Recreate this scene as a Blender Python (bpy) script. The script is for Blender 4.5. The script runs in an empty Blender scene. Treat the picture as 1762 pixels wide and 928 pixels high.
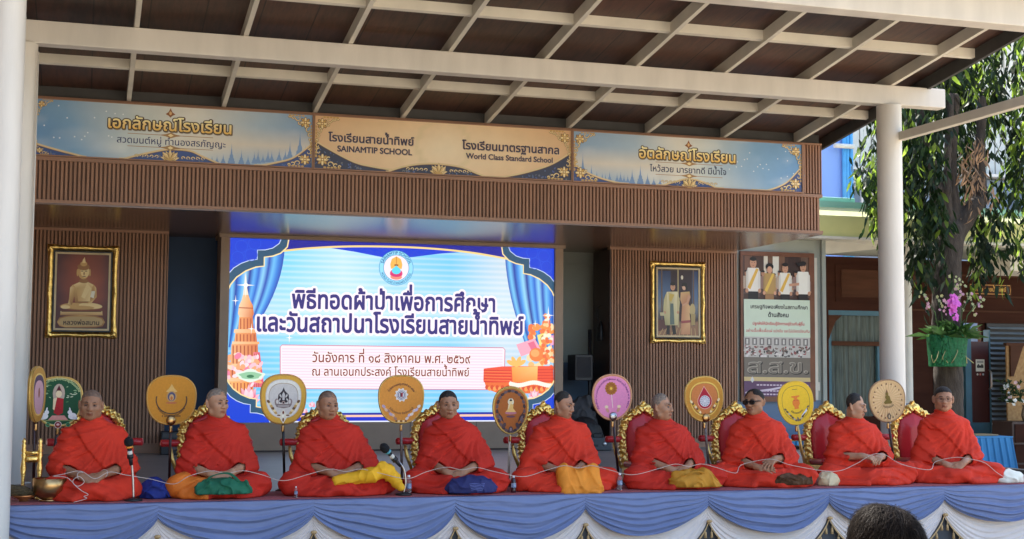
import bpy, math, random
import numpy as np
from mathutils import Vector, Matrix, noise as mnoise

scene = bpy.context.scene
COL = scene.collection
R = math.radians
PI = math.pi

# ------------------------------------------------------------ camera, sky, sun, exposure
EXPO = 2.15
cam_d = bpy.data.cameras.new('camera')
cam_d.sensor_width = 36.0
cam_d.lens = 2380.0 / 1762.0 * 36.0
cam_d.clip_end = 400.0
cam_o = bpy.data.objects.new('camera', cam_d)
COL.objects.link(cam_o)
yaw, pitch, roll = R(17.103), R(4.294), R(0.35)
_f = Vector((math.sin(yaw) * math.cos(pitch), math.cos(yaw) * math.cos(pitch), math.sin(pitch)))
_r0 = Vector((math.cos(yaw), -math.sin(yaw), 0))
_u0 = _r0.cross(_f)
_r = math.cos(roll) * _r0 + math.sin(roll) * _u0
_u = -math.sin(roll) * _r0 + math.cos(roll) * _u0
m = Matrix((_r, _u, -_f)).transposed().to_4x4()
m.translation = Vector((0, 0, 1.72))
cam_o.matrix_world = m
scene.camera = cam_o

SUN_EL, SUN_AZ = R(58), R(-14)          # azimuth from +Y towards +X
world = bpy.data.worlds.new('World')
scene.world = world
world.use_nodes = True
wn = world.node_tree.nodes
bg = wn['Background']
sky = wn.new('ShaderNodeTexSky')
sky.sky_type = 'NISHITA'
sky.sun_disc = False
sky.sun_elevation = SUN_EL
sky.sun_rotation = SUN_AZ
sky.dust_density = 2.6
sky.ozone_density = 0.6
world.node_tree.links.new(sky.outputs[0], bg.inputs[0])
bg.inputs[1].default_value = 0.15
sun_d = bpy.data.lights.new('sun', 'SUN')
sun_d.energy = 4.6
sun_d.angle = R(0.5)
sun_d.color = (1.0, 0.94, 0.85)
sun_o = bpy.data.objects.new('sun', sun_d)
COL.objects.link(sun_o)
_sd = Vector((math.sin(SUN_AZ) * math.cos(SUN_EL), math.cos(SUN_AZ) * math.cos(SUN_EL), math.sin(SUN_EL)))
sun_o.rotation_euler = (-_sd).to_track_quat('-Z', 'Y').to_euler()
scene.view_settings.view_transform = 'Standard'
scene.view_settings.look = 'None'
scene.view_settings.exposure = EXPO
scene.view_settings.gamma = 1
scene.view_settings.use_curve_mapping = False
scene.render.engine = 'CYCLES'
scene.cycles.max_bounces = 8
scene.cycles.diffuse_bounces = 6
scene.cycles.use_denoising = True
scene.cycles.caustics_reflective = False
scene.cycles.caustics_refractive = False

# ------------------------------------------------------------ helpers
def lin(c):
    c = c / 255.0
    return c / 12.92 if c <= 0.04045 else ((c + 0.055) / 1.055) ** 2.4

def rgb(r, g, b, k=1.0):
    return (lin(r) * k, lin(g) * k, lin(b) * k)

def mat(name, col, rough=0.6, metal=0.0, var=0.12, vscale=6.0, bump=0.0, bscale=40.0, stretch=None,
        col2=None, sheen=0.0, spec=None, trans=0.0, ior=1.45, alpha=1.0, coat=0.0, attr=None, emit=0.0, transl=0.0):
    mt = bpy.data.materials.new(name)
    mt.use_nodes = True
    nt = mt.node_tree
    N, L = nt.nodes, nt.links
    b = N['Principled BSDF']
    b.inputs['Roughness'].default_value = rough
    b.inputs['Metallic'].default_value = metal
    if spec is not None:
        b.inputs['Specular IOR Level'].default_value = spec
    if sheen:
        b.inputs['Sheen Weight'].default_value = sheen
        b.inputs['Sheen Roughness'].default_value = 0.4
    if coat:
        b.inputs['Coat Weight'].default_value = coat
        b.inputs['Coat Roughness'].default_value = 0.1
    b.inputs['Transmission Weight'].default_value = trans
    b.inputs['IOR'].default_value = ior
    b.inputs['Alpha'].default_value = alpha
    tc = N.new('ShaderNodeTexCoord')
    mp = N.new('ShaderNodeMapping')
    L.new(tc.outputs['Object'], mp.inputs['Vector'])
    if stretch:
        mp.inputs['Scale'].default_value = stretch
    nz = N.new('ShaderNodeTexNoise')
    nz.inputs['Scale'].default_value = vscale
    nz.inputs['Detail'].default_value = 5
    L.new(mp.outputs[0], nz.inputs['Vector'])
    mx = N.new('ShaderNodeMix')
    mx.data_type = 'RGBA'
    rmp = N.new('ShaderNodeMapRange')
    rmp.inputs['From Min'].default_value = 0.3
    rmp.inputs['From Max'].default_value = 0.7
    L.new(nz.outputs['Fac'], rmp.inputs['Value'])
    L.new(rmp.outputs[0], mx.inputs['Factor'])
    out_c = mx.outputs['Result']
    if attr:
        at = N.new('ShaderNodeAttribute')
        at.attribute_name = attr
        m1 = N.new('ShaderNodeMix'); m1.data_type = 'RGBA'; m1.blend_type = 'MULTIPLY'
        m1.inputs['Factor'].default_value = 1.0
        mx.inputs['A'].default_value = (1 - var, 1 - var, 1 - var, 1)
        mx.inputs['B'].default_value = (1, 1, 1, 1)
        L.new(at.outputs['Color'], m1.inputs['A'])
        L.new(mx.outputs['Result'], m1.inputs['B'])
        out_c = m1.outputs['Result']
    else:
        c2 = col2 if col2 else tuple(min(1, x * (1 + var)) for x in col)
        c1 = col if col2 else tuple(x * (1 - var) for x in col)
        mx.inputs['A'].default_value = (*c1, 1)
        mx.inputs['B'].default_value = (*c2, 1)
    if emit:
        L.new(out_c, b.inputs['Emission Color'])
        b.inputs['Emission Strength'].default_value = emit
        b.inputs['Base Color'].default_value = (0.01, 0.01, 0.01, 1)
    else:
        L.new(out_c, b.inputs['Base Color'])
    if bump:
        n2 = N.new('ShaderNodeTexNoise')
        n2.inputs['Scale'].default_value = bscale
        n2.inputs['Detail'].default_value = 3
        L.new(mp.outputs[0], n2.inputs['Vector'])
        bp = N.new('ShaderNodeBump')
        bp.inputs['Strength'].default_value = bump
        bp.inputs['Distance'].default_value = 0.02
        L.new(n2.outputs['Fac'], bp.inputs['Height'])
        L.new(bp.outputs[0], b.inputs['Normal'])
    if transl:
        tr = N.new('ShaderNodeBsdfTranslucent')
        L.new(out_c, tr.inputs['Color'])
        ms = N.new('ShaderNodeMixShader')
        ms.inputs[0].default_value = transl
        L.new(b.outputs[0], ms.inputs[1]); L.new(tr.outputs[0], ms.inputs[2])
        L.new(ms.outputs[0], N['Material Output'].inputs['Surface'])
    return mt

class MB:
    """collects faces; build() links ONE mesh object"""
    def __init__(s):
        s.v, s.f, s.mi, s.c, s.k = [], [], [], [], 0
        s.sm = []
    def add(s, vs, fs, smooth=False, mi=None):
        o = len(s.v)
        s.v.extend([tuple(p) for p in vs])
        for f in fs:
            s.f.append(tuple(i + o for i in f)); s.mi.append(s.k if mi is None else mi); s.sm.append(smooth)
        return s
    def box(s, x0, x1, y0, y1, z0, z1, bev=0.0):
        if bev:
            return s.bbox(x0, x1, y0, y1, z0, z1, bev)
        vs = [(x0, y0, z0), (x1, y0, z0), (x1, y1, z0), (x0, y1, z0), (x0, y0, z1), (x1, y0, z1), (x1, y1, z1), (x0, y1, z1)]
        return s.add(vs, [(3, 2, 1, 0), (4, 5, 6, 7), (0, 1, 5, 4), (1, 2, 6, 5), (2, 3, 7, 6), (3, 0, 4, 7)])
    def bbox(s, x0, x1, y0, y1, z0, z1, b):
        # chamfered box
        import bmesh
        bm = bmesh.new()
        bmesh.ops.create_cube(bm, size=1)
        for v in bm.verts:
            v.co = Vector(((x0 + x1) / 2 + v.co.x * (x1 - x0), (y0 + y1) / 2 + v.co.y * (y1 - y0), (z0 + z1) / 2 + v.co.z * (z1 - z0)))
        bmesh.ops.bevel(bm, geom=bm.edges[:], offset=b, segments=2, affect='EDGES', profile=0.5)
        bm.verts.ensure_lookup_table()
        s.add([v.co for v in bm.verts], [[v.index for v in f.verts] for f in bm.faces])
        bm.free()
        return s
    def tube(s, pts, rad, n=10, cap=True, smooth=True):
        pts = [Vector(p) for p in pts]
        m = len(pts)
        rads = rad if hasattr(rad, '__len__') else [rad] * m
        ref = None
        vs, fs = [], []
        for i, p in enumerate(pts):
            t = (pts[min(i + 1, m - 1)] - pts[max(i - 1, 0)]).normalized()
            if ref is None:
                ref = t.orthogonal().normalized()
            ref = (ref - t * ref.dot(t))
            ref = ref.normalized() if ref.length > 1e-6 else t.orthogonal().normalized()
            bi = t.cross(ref)
            for k in range(n):
                a = 2 * PI * k / n
                vs.append(p + (ref * math.cos(a) + bi * math.sin(a)) * rads[i])
        for i in range(m - 1):
            for k in range(n):
                fs.append((i * n + k, i * n + (k + 1) % n, (i + 1) * n + (k + 1) % n, (i + 1) * n + k))
        s.add(vs, fs, smooth)
        if cap:
            o = len(s.v) - len(vs)
            s.add([], []) if False else None
            s.f.append(tuple(o + k for k in reversed(range(n)))); s.mi.append(s.k); s.sm.append(False)
            s.f.append(tuple(o + (m - 1) * n + k for k in range(n))); s.mi.append(s.k); s.sm.append(False)
        return s
    def lathe(s, prof, cx=0, cy=0, n=24, smooth=True, sy=1.0):
        vs, fs = [], []
        for (r, z) in prof:
            for k in range(n):
                a = 2 * PI * k / n
                vs.append((cx + r * math.cos(a), cy + r * sy * math.sin(a), z))
        for i in range(len(prof) - 1):
            for k in range(n):
                fs.append((i * n + k, i * n + (k + 1) % n, (i + 1) * n + (k + 1) % n, (i + 1) * n + k))
        return s.add(vs, fs, smooth)
    def prism(s, poly, y0, y1, smooth=False):
        """poly in (x,z), extruded between y0 (front) and y1"""
        n = len(poly)
        vs = [(x, y0, z) for x, z in poly] + [(x, y1, z) for x, z in poly]
        a = sum(poly[i][0] * poly[(i + 1) % n][1] - poly[(i + 1) % n][0] * poly[i][1] for i in range(n))
        idx = list(range(n)) if a > 0 else list(reversed(range(n)))
        fs = [tuple(idx), tuple(i + n for i in reversed(idx))]
        for q in range(n):
            i, j = idx[q], idx[(q + 1) % n]
            fs.append((j, i, i + n, j + n))
        return s.add(vs, fs, smooth)
    def sphere(s, c, r, nu=12, nv=8, sc=(1, 1, 1)):
        vs, fs = [], []
        for i in range(nv + 1):
            th = PI * i / nv
            for k in range(nu):
                a = 2 * PI * k / nu
                vs.append((c[0] + r * sc[0] * math.sin(th) * math.cos(a), c[1] + r * sc[1] * math.sin(th) * math.sin(a), c[2] + r * sc[2] * math.cos(th)))
        for i in range(nv):
            for k in range(nu):
                fs.append((i * nu + k, (i + 1) * nu + k, (i + 1) * nu + (k + 1) % nu, i * nu + (k + 1) % nu))
        return s.add(vs, fs, True)
    def build(s, name, mats, parent=None, loc=None):
        me = bpy.data.meshes.new(name)
        me.from_pydata(s.v, [], s.f)
        for m_ in (mats if isinstance(mats, (list, tuple)) else [mats]):
            me.materials.append(m_)
        me.polygons.foreach_set('material_index', s.mi)
        me.polygons.foreach_set('use_smooth', s.sm)
        me.update()
        return link(name, me, parent, loc)

def link(name, me, parent=None, loc=None):
    o = bpy.data.objects.new(name, me)
    COL.objects.link(o)
    if parent is not None:
        o.parent = parent
    if loc is not None:
        o.location = loc
    return o

def tag(o, label, cat, group=None, kind=None):
    o['label'] = label
    o['category'] = cat
    if group:
        o['group'] = group
    if kind:
        o['kind'] = kind
    return o

def thing(name, label, cat, loc=(0, 0, 0), rz=0.0, group=None, kind=None):
    o = bpy.data.objects.new(name, None)
    COL.objects.link(o)
    o.location = loc
    o.rotation_euler = (0, 0, rz)
    o.empty_display_size = 0.1
    return tag(o, label, cat, group, kind)

def struct(o):
    o['kind'] = 'structure'
    return o

# ------------------------------------------------------------ flat printed art (posters, signs, screens)
class Art:
    """coloured flat shapes in panel coordinates (u right, v up), later shapes lie in front"""
    def __init__(s, eps=0.0015):
        s.v, s.f, s.c, s.lay, s.eps = [], [], [], 0, eps
    def layer(s):
        s.lay += 1
    def poly(s, pts, col, newlayer=True):
        if newlayer:
            s.lay += 1
        o = len(s.v)
        n = len(pts)
        a = sum(pts[i][0] * pts[(i + 1) % n][1] - pts[(i + 1) % n][0] * pts[i][1] for i in range(n))
        if a < 0:
            pts = pts[::-1]
            if isinstance(col, list):
                col = col[::-1]
        y = -s.lay * s.eps
        s.v.extend((p[0], y, p[1]) for p in pts)
        s.f.append(tuple(range(o, o + n)))
        s.c.append(col if isinstance(col, list) else [col] * n)
    def rect(s, u0, v0, u1, v1, col, newlayer=True):
        s.poly([(u0, v0), (u1, v0), (u1, v1), (u0, v1)], col, newlayer)
    def grid(s, u0, v0, u1, v1, nu, nv, fn):
        """smooth coloured field: fn(u,v in 0..1) -> colour"""
        s.lay += 1
        y = -s.lay * s.eps
        o = len(s.v)
        cs = []
        for j in range(nv + 1):
            for i in range(nu + 1):
                s.v.append((u0 + (u1 - u0) * i / nu, y, v0 + (v1 - v0) * j / nv))
                cs.append(fn(i / nu, j / nv))
        for j in range(nv):
            for i in range(nu):
                q = [j * (nu + 1) + i, j * (nu + 1) + i + 1, (j + 1) * (nu + 1) + i + 1, (j + 1) * (nu + 1) + i]
                s.f.append(tuple(o + k for k in q))
                s.c.append([cs[k] for k in q])
    def ell(s, cu, cv, ru, rv, col, n=24, rot=0.0, newlayer=True):
        c_, s_ = math.cos(rot), math.sin(rot)
        pts = []
        for k in range(n):
            a = 2 * PI * k / n
            x, y = ru * math.cos(a), rv * math.sin(a)
            pts.append((cu + x * c_ - y * s_, cv + x * s_ + y * c_))
        s.poly(pts, col, newlayer)
    def line(s, pts, w, col, closed=False):
        s.lay += 1
        n = len(pts)
        m_ = n if closed else n - 1
        P = [Vector((p[0], p[1])) for p in pts]
        L_, R_ = [], []
        for i in range(n):
            a = P[i - 1] if (i > 0 or closed) else P[i]
            b = P[(i + 1) % n] if (i < n - 1 or closed) else P[i]
            t = (b - a)
            t = t.normalized() if t.length > 1e-9 else Vector((1, 0))
            nn = Vector((-t.y, t.x)) * (w[i] if isinstance(w, list) else w) / 2
            L_.append(P[i] + nn); R_.append(P[i] - nn)
        for i in range(m_):
            j = (i + 1) % n
            s.poly([tuple(R_[i]), tuple(R_[j]), tuple(L_[j]), tuple(L_[i])], col, False)
    def text(s, txt, cu, cv, h, col, bold=0.0, fn=None, width=None, **kw):
        vs, fs, bw = text_mesh(txt, bold, **kw)
        if not len(vs):
            return
        s.lay += 1
        y = -s.lay * s.eps
        o = len(s.v)
        sx = h
        if width:
            sx = width / bw
        for (a, b) in vs:
            if fn:
                uu, vv = fn((a - bw / 2) * sx, b * h)
            else:
                uu, vv = cu + (a - bw / 2) * sx, cv + b * h
            s.v.append((uu, y, vv))
        grad = isinstance(col, list)
        for f in fs:
            s.f.append(tuple(i + o for i in f))
            if grad:
                cc = []
                for i in f:
                    t = min(1, max(0, (vs[i][1] + 0.1) / 0.9))
                    cc.append(tuple(col[0][q] * (1 - t) + col[1][q] * t for q in range(3)))
                s.c.append(cc)
            else:
                s.c.append([col] * len(f))
    def flatten(s):
        """a shape only rises above the shapes it overlaps, so the print stays thin"""
        V = np.array(s.v, dtype=np.float64)
        op = np.rint(-V[:, 1] / s.eps).astype(int)
        ids = np.unique(op)
        bx, ly = np.zeros((len(ids), 4)), np.zeros(len(ids), int)
        newy = np.zeros(len(V))
        for n_, i in enumerate(ids):
            sel = op == i
            u0, v0, u1, v1 = V[sel, 0].min(), V[sel, 2].min(), V[sel, 0].max(), V[sel, 2].max()
            hit = (bx[:n_, 0] < u1) & (bx[:n_, 2] > u0) & (bx[:n_, 1] < v1) & (bx[:n_, 3] > v0)
            ly[n_] = 1 + (ly[:n_][hit].max() if hit.any() else 0)
            bx[n_] = (u0, v0, u1, v1)
            newy[sel] = -ly[n_] * 0.0004
        V[:, 1] = newy
        s.v = [tuple(p) for p in V]
    def build(s, name, material, parent=None, loc=None):
        s.flatten()
        me = bpy.data.meshes.new(name)
        me.from_pydata(s.v, [], s.f)
        at = me.color_attributes.new('Col', 'FLOAT_COLOR', 'CORNER')
        flat = np.ones((len(me.loops), 4), dtype=np.float32)
        flat[:, :3] = np.array([c[:3] for fc in s.c for c in fc], dtype=np.float32)
        at.data.foreach_set('color', flat.ravel())
        me.materials.append(material)
        me.update()
        return link(name, me, parent, loc)

EM = 72            # raster rows per em
_gl = {}
_tools = {}
def _contours(body):
    c = bpy.data.curves.new('glyph', 'FONT')
    c.body = body
    c.size = 1.0
    c.fill_mode = 'NONE'
    c.resolution_u = 6
    o = bpy.data.objects.new('glyph', c)
    COL.objects.link(o)
    bpy.context.view_layer.update()
    dg = bpy.context.evaluated_depsgraph_get()
    me = o.evaluated_get(dg).to_mesh()
    vs = np.array([v.co[:2] for v in me.vertices]).reshape(-1, 2)
    es = [tuple(e.vertices) for e in me.edges]
    o.evaluated_get(dg).to_mesh_clear()
    bpy.data.objects.remove(o)
    bpy.data.curves.remove(c)
    # walk the loops in vertex order
    loops, nxt = [], {}
    for a, b in es:
        nxt.setdefault(a, []).append(b); nxt.setdefault(b, []).append(a)
    seen = set()
    for st in range(len(vs)):
        if st in seen or st not in nxt:
            continue
        lp = [st]; seen.add(st)
        cur = st + 1 if (st + 1) in nxt.get(st, []) else nxt[st][0]
        while cur not in seen:
            lp.append(cur); seen.add(cur)
            cand = [q for q in nxt[cur] if q not in seen]
            if not cand:
                break
            cur = cand[0]
        loops.append(vs[lp])
    return loops

def glyph(ch):
    if ch in _gl:
        return _gl[ch]
    if 'I' not in _tools:
        _tools['I'] = min(l[:, 0].min() for l in _contours('I'))
    if ch == ' ':
        lp = []
    else:
        lp = _contours(ch)
    l2 = _contours(ch + 'I')
    # the I is the loop set that ends furthest right
    xI = max(l[:, 0].min() for l in l2)
    adv = xI - _tools['I']
    _gl[ch] = (lp, adv)
    return _gl[ch]

UP_V = set('\u0e31\u0e34\u0e35\u0e36\u0e37\u0e47\u0e4d')
TONE = set('\u0e48\u0e49\u0e4a\u0e4b\u0e4c')
LOW_V = set('\u0e38\u0e39\u0e3a')
TALL = set('\u0e1b\u0e1d\u0e1f\u0e2c')
_tm = {}
def text_mesh(txt, bold=0.0, track=0.0):
    key = (txt, round(bold, 4), track)
    if key in _tm:
        return _tm[key]
    segs = []
    x = 0.0
    base = ''
    hasup = False
    for i, ch in enumerate(txt):
        lp, adv = glyph(ch)
        dx = dy = 0.0
        comb = ch in UP_V or ch in TONE or ch in LOW_V
        if not comb:
            base, hasup = ch, False
        if comb:
            adv = 0.0 if abs(adv) < 0.08 else adv
        if ch in UP_V:
            hasup = True
        if ch in TONE:
            if hasup or (i + 1 < len(txt) and txt[i + 1] == '\u0e33'):
                dy = 0.19
        if (ch in TONE or ch in UP_V) and base in TALL:
            dx = -0.12
        for l in lp:
            segs.append(l + np.array([x + dx, dy]))
        x += adv + (0 if comb else track)
    if not segs:
        _tm[key] = ([], [], x); return _tm[key]
    W = x
    pad = 0.08 + bold
    allp = np.concatenate(segs)
    x0, y0 = allp.min(0) - pad
    x1, y1 = allp.max(0) + pad
    S = EM * 2
    nx, ny = int((x1 - x0) * S) + 4, int((y1 - y0) * S) + 4
    wn_ = np.zeros((ny, nx + 1), dtype=np.int16)
    for l in segs:
        p = (l - np.array([x0, y0])) * S
        q = np.roll(p, -1, axis=0)
        for (ax, ay), (bx, by) in zip(p, q):
            if ay == by:
                continue
            sg = 1 if by > ay else -1
            lo, hi = (ay, by) if ay < by else (by, ay)
            r0, r1 = int(math.ceil(lo - 0.5)), int(math.ceil(hi - 0.5))
            for r_ in range(max(r0, 0), min(r1, ny)):
                t = (r_ + 0.5 - ay) / (by - ay)
                xx = ax + (bx - ax) * t
                wn_[r_, max(0, min(nx, int(math.ceil(xx - 0.5))))] += sg
    B = np.cumsum(wn_, axis=1)[:, :nx] != 0
    rpx = bold * S
    if rpx >= 0.5:
        Rn = int(math.ceil(rpx))
        D = B.copy()
        for dy in range(-Rn, Rn + 1):
            for dx in range(-Rn, Rn + 1):
                if dx * dx + dy * dy <= rpx * rpx + 0.2 and (dx or dy):
                    D |= np.roll(np.roll(B, dy, 0), dx, 1)
        B = D
    F = B.astype(np.float32)
    for _ in range(2):
        F = (F + np.roll(F, 1, 0) + np.roll(F, -1, 0)) / 3
        F = (F + np.roll(F, 1, 1) + np.roll(F, -1, 1)) / 3
    F = F[::2, ::2]
    h = 2.0 / S
    vs, fs = contour_faces(F, x0 + 0.5 / S, y0 + 0.5 / S, h)
    _tm[key] = (vs, fs, W)
    return _tm[key]

def contour_faces(F, x0, y0, h, lev=0.5):
    ny, nx = F.shape
    I = F > lev
    full = I[:-1, :-1] & I[1:, :-1] & I[:-1, 1:] & I[1:, 1:]
    anyc = I[:-1, :-1] | I[1:, :-1] | I[:-1, 1:] | I[1:, 1:]
    vs, fs = [], []
    vid = {}
    def V(px, py):
        k = (round(px, 4), round(py, 4))
        if k not in vid:
            vid[k] = len(vs)
            vs.append((x0 + px * h, y0 + py * h))
        return vid[k]
    for j in range(ny - 1):
        row = full[j]
        idx = np.flatnonzero(np.diff(np.concatenate(([0], row.view(np.int8), [0]))))
        for a, b in zip(idx[::2], idx[1::2]):
            fs.append((V(a, j), V(b, j), V(b, j + 1), V(a, j + 1)))
    js, is_ = np.nonzero(anyc & ~full)
    for j, i in zip(js, is_):
        c = [(i, j, F[j, i]), (i + 1, j, F[j, i + 1]), (i + 1, j + 1, F[j + 1, i + 1]), (i, j + 1, F[j + 1, i])]
        pl = []
        for k in range(4):
            a, b = c[k], c[(k + 1) % 4]
            if a[2] > lev:
                pl.append((a[0], a[1]))
            if (a[2] > lev) != (b[2] > lev):
                t = (lev - a[2]) / (b[2] - a[2])
                pl.append((a[0] + (b[0] - a[0]) * t, a[1] + (b[1] - a[1]) * t))
        if len(pl) >= 3:
            ids = [V(*p) for p in pl]
            u = []
            for q in ids:
                if q not in u:
                    u.append(q)
            if len(u) >= 3:
                fs.append(tuple(u))
    return vs, fs

# ------------------------------------------------------------ smooth bodies from distance fields
_tab = np.random.RandomState(7).rand(32, 32, 32).astype(np.float32)
def vnoise(x, y, z):
    """smooth value noise in 0..1"""
    x = np.asarray(x, np.float32); y = np.asarray(y, np.float32); z = np.asarray(z, np.float32)
    xi, yi, zi = np.floor(x).astype(int), np.floor(y).astype(int), np.floor(z).astype(int)
    fx, fy, fz = x - xi, y - yi, z - zi
    fx, fy, fz = fx * fx * (3 - 2 * fx), fy * fy * (3 - 2 * fy), fz * fz * (3 - 2 * fz)
    g = lambda a, b, c: _tab[(xi + a) & 31, (yi + b) & 31, (zi + c) & 31]
    a = g(0, 0, 0) * (1 - fx) + g(1, 0, 0) * fx
    b = g(0, 1, 0) * (1 - fx) + g(1, 1, 0) * fx
    c = g(0, 0, 1) * (1 - fx) + g(1, 0, 1) * fx
    d = g(0, 1, 1) * (1 - fx) + g(1, 1, 1) * fx
    return (a * (1 - fy) + b * fy) * (1 - fz) + (c * (1 - fy) + d * fy) * fz

class SDF:
    def __init__(s, lo, hi, h):
        s.lo, s.h = np.array(lo, float), h
        n = np.ceil((np.array(hi) - s.lo) / h).astype(int) + 1
        s.n = n
        s.ax = [(s.lo[i] + np.arange(n[i]) * h).astype(np.float32) for i in range(3)]
        s.d = np.full(tuple(n), 0.2, np.float32)
    def sub(s, lo, hi):
        sl = []
        for i in range(3):
            a = int(max(0, math.floor((lo[i] - s.lo[i]) / s.h)))
            b = int(min(s.n[i], math.ceil((hi[i] - s.lo[i]) / s.h) + 1))
            if a >= b:
                return None, None
            sl.append(slice(a, b))
        g = (s.ax[0][sl[0]][:, None, None], s.ax[1][sl[1]][None, :, None], s.ax[2][sl[2]][None, None, :])
        return tuple(sl), g
    def merge(s, sl, nd, k, op):
        a = s.d[sl]
        if op == '+':
            if k > 0:
                hh = np.maximum(k - np.abs(a - nd), 0) / k
                s.d[sl] = np.minimum(a, nd) - hh * hh * k * 0.25
            else:
                s.d[sl] = np.minimum(a, nd)
        else:
            b = -nd
            if k > 0:
                hh = np.maximum(k - np.abs(a - b), 0) / k
                s.d[sl] = np.maximum(a, b) + hh * hh * k * 0.25
            else:
                s.d[sl] = np.maximum(a, b)
    def cap(s, a, b, ra, rb=None, k=0.02, op='+', sc=None):
        rb = ra if rb is None else rb
        a = np.array(a, float); b = np.array(b, float)
        mg = max(ra, rb) + k + 3 * s.h
        sl, g = s.sub(np.minimum(a, b) - mg, np.maximum(a, b) + mg)
        if sl is None:
            return s
        ab = b - a
        L2 = max(float(ab @ ab), 1e-12)
        t = ((g[0] - a[0]) * ab[0] + (g[1] - a[1]) * ab[1] + (g[2] - a[2]) * ab[2]) / L2
        t = np.clip(t, 0, 1)
        q = (g[0] - a[0] - t * ab[0]) ** 2 + (g[1] - a[1] - t * ab[1]) ** 2 + (g[2] - a[2] - t * ab[2]) ** 2
        s.merge(sl, np.sqrt(q) - (ra + (rb - ra) * t), k, op)
        return s
    def ell(s, c, r, k=0.02, op='+', M=None):
        c = np.array(c, float); r = np.array(r, float)
        mg = r.max() + k + 3 * s.h
        sl, g = s.sub(c - mg, c + mg)
        if sl is None:
            return s
        x, y, z = g[0] - c[0], g[1] - c[1], g[2] - c[2]
        if M is not None:
            x, y, z = (M[0][0] * x + M[1][0] * y + M[2][0] * z, M[0][1] * x + M[1][1] * y + M[2][1] * z, M[0][2] * x + M[1][2] * y + M[2][2] * z)
        k0 = np.sqrt((x / r[0]) ** 2 + (y / r[1]) ** 2 + (z / r[2]) ** 2)
        k1 = np.sqrt((x / r[0] ** 2) ** 2 + (y / r[1] ** 2) ** 2 + (z / r[2] ** 2) ** 2)
        nd = k0 * (k0 - 1) / np.maximum(k1, 1e-6)
        s.merge(sl, nd, k, op)
        return s
    def G(s):
        return s.ax[0][:, None, None], s.ax[1][None, :, None], s.ax[2][None, None, :]
    def mesh(s):
        d = s.d.copy()
        d[0] = d[-1] = 0.05; d[:, 0] = d[:, -1] = 0.05; d[:, :, 0] = np.maximum(d[:, :, 0], 0.001); d[:, :, -1] = 0.05
        ins = d < 0
        nx, ny, nz = d.shape
        c = np.zeros((nx - 1, ny - 1, nz - 1), np.int8)
        for i in (0, 1):
            for j in (0, 1):
                for k in (0, 1):
                    c += ins[i:nx - 1 + i, j:ny - 1 + j, k:nz - 1 + k]
        act = np.argwhere((c > 0) & (c < 8))
        idm = np.full(c.shape, -1, np.int32)
        idm[act[:, 0], act[:, 1], act[:, 2]] = np.arange(len(act))
        acc = np.zeros((len(act), 3)); cnt = np.zeros(len(act))
        cor = [(i, j, k) for i in (0, 1) for j in (0, 1) for k in (0, 1)]
        val = {q: d[act[:, 0] + q[0], act[:, 1] + q[1], act[:, 2] + q[2]] for q in cor}
        for q in cor:
            for axis in range(3):
                if q[axis] == 0:
                    e = list(q); e[axis] = 1; e = tuple(e)
                    a, b = val[q], val[e]
                    mk = (a < 0) != (b < 0)
                    t = np.where(mk, a / np.where(mk, a - b, 1), 0)
                    p = np.tile(np.array(q, float), (len(act), 1))
                    p[:, axis] += t
                    acc[mk] += p[mk]; cnt[mk] += 1
        vs = s.lo + (act + acc / cnt[:, None]) * s.h
        fs = []
        for axis in range(3):
            o1, o2 = [(1, 2), (2, 0), (0, 1)][axis]
            sl0 = [slice(1, -1)] * 3; sl1 = [slice(1, -1)] * 3
            sl0[axis] = slice(0, -1); sl1[axis] = slice(1, None)
            a, b = ins[tuple(sl0)], ins[tuple(sl1)]
            e = np.argwhere(a != b)
            if not len(e):
                continue
            sgn = a[e[:, 0], e[:, 1], e[:, 2]]
            off = np.array([1, 1, 1]); off[axis] = 0
            base = e + off
            def cell(d1, d2):
                q = base.copy(); q[:, o1] -= d1; q[:, o2] -= d2
                return idm[q[:, 0], q[:, 1], q[:, 2]]
            quad = np.stack([cell(1, 1), cell(0, 1), cell(0, 0), cell(1, 0)], 1)
            quad[~sgn] = quad[~sgn][:, ::-1]
            fs.append(quad)
        fs = np.concatenate(fs)
        fs = fs[(fs >= 0).all(1)]
        return vs, fs
    def build(s, name, mats, parent=None, loc=None, colfn=None, matfn=None, relax=0):
        vs, fs = s.mesh()
        if relax:
            for _ in range(relax):
                acc = np.zeros_like(vs); cn = np.zeros(len(vs))
                for a in range(4):
                    np.add.at(acc, fs[:, a], vs[fs[:, (a + 1) % 4]]); np.add.at(cn, fs[:, a], 1)
                    np.add.at(acc, fs[:, a], vs[fs[:, (a - 1) % 4]]); np.add.at(cn, fs[:, a], 1)
                vs = vs * 0.5 + 0.5 * acc / np.maximum(cn, 1)[:, None]
        me = bpy.data.meshes.new(name)
        me.vertices.add(len(vs)); me.vertices.foreach_set('co', vs.astype(np.float32).ravel())
        me.loops.add(len(fs) * 4); me.loops.foreach_set('vertex_index', fs.astype(np.int32).ravel())
        me.polygons.add(len(fs))
        me.polygons.foreach_set('loop_start', np.arange(0, len(fs) * 4, 4, dtype=np.int32))
        me.polygons.foreach_set('loop_total', np.full(len(fs), 4, dtype=np.int32))
        me.polygons.foreach_set('use_smooth', np.ones(len(fs), dtype=bool))
        for m_ in (mats if isinstance(mats, (list, tuple)) else [mats]):
            me.materials.append(m_)
        me.update(calc_edges=True)
        me.validate()
        if matfn is not None:
            cen = vs[fs].mean(1)
            me.polygons.foreach_set('material_index', matfn(cen).astype(np.int32))
        if colfn is not None:
            at = me.color_attributes.new('Col', 'FLOAT_COLOR', 'POINT')
            c = np.ones((len(vs), 4), np.float32)
            c[:, :3] = colfn(vs)
            at.data.foreach_set('color', c.ravel())
        return link(name, me, parent, loc)

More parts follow.
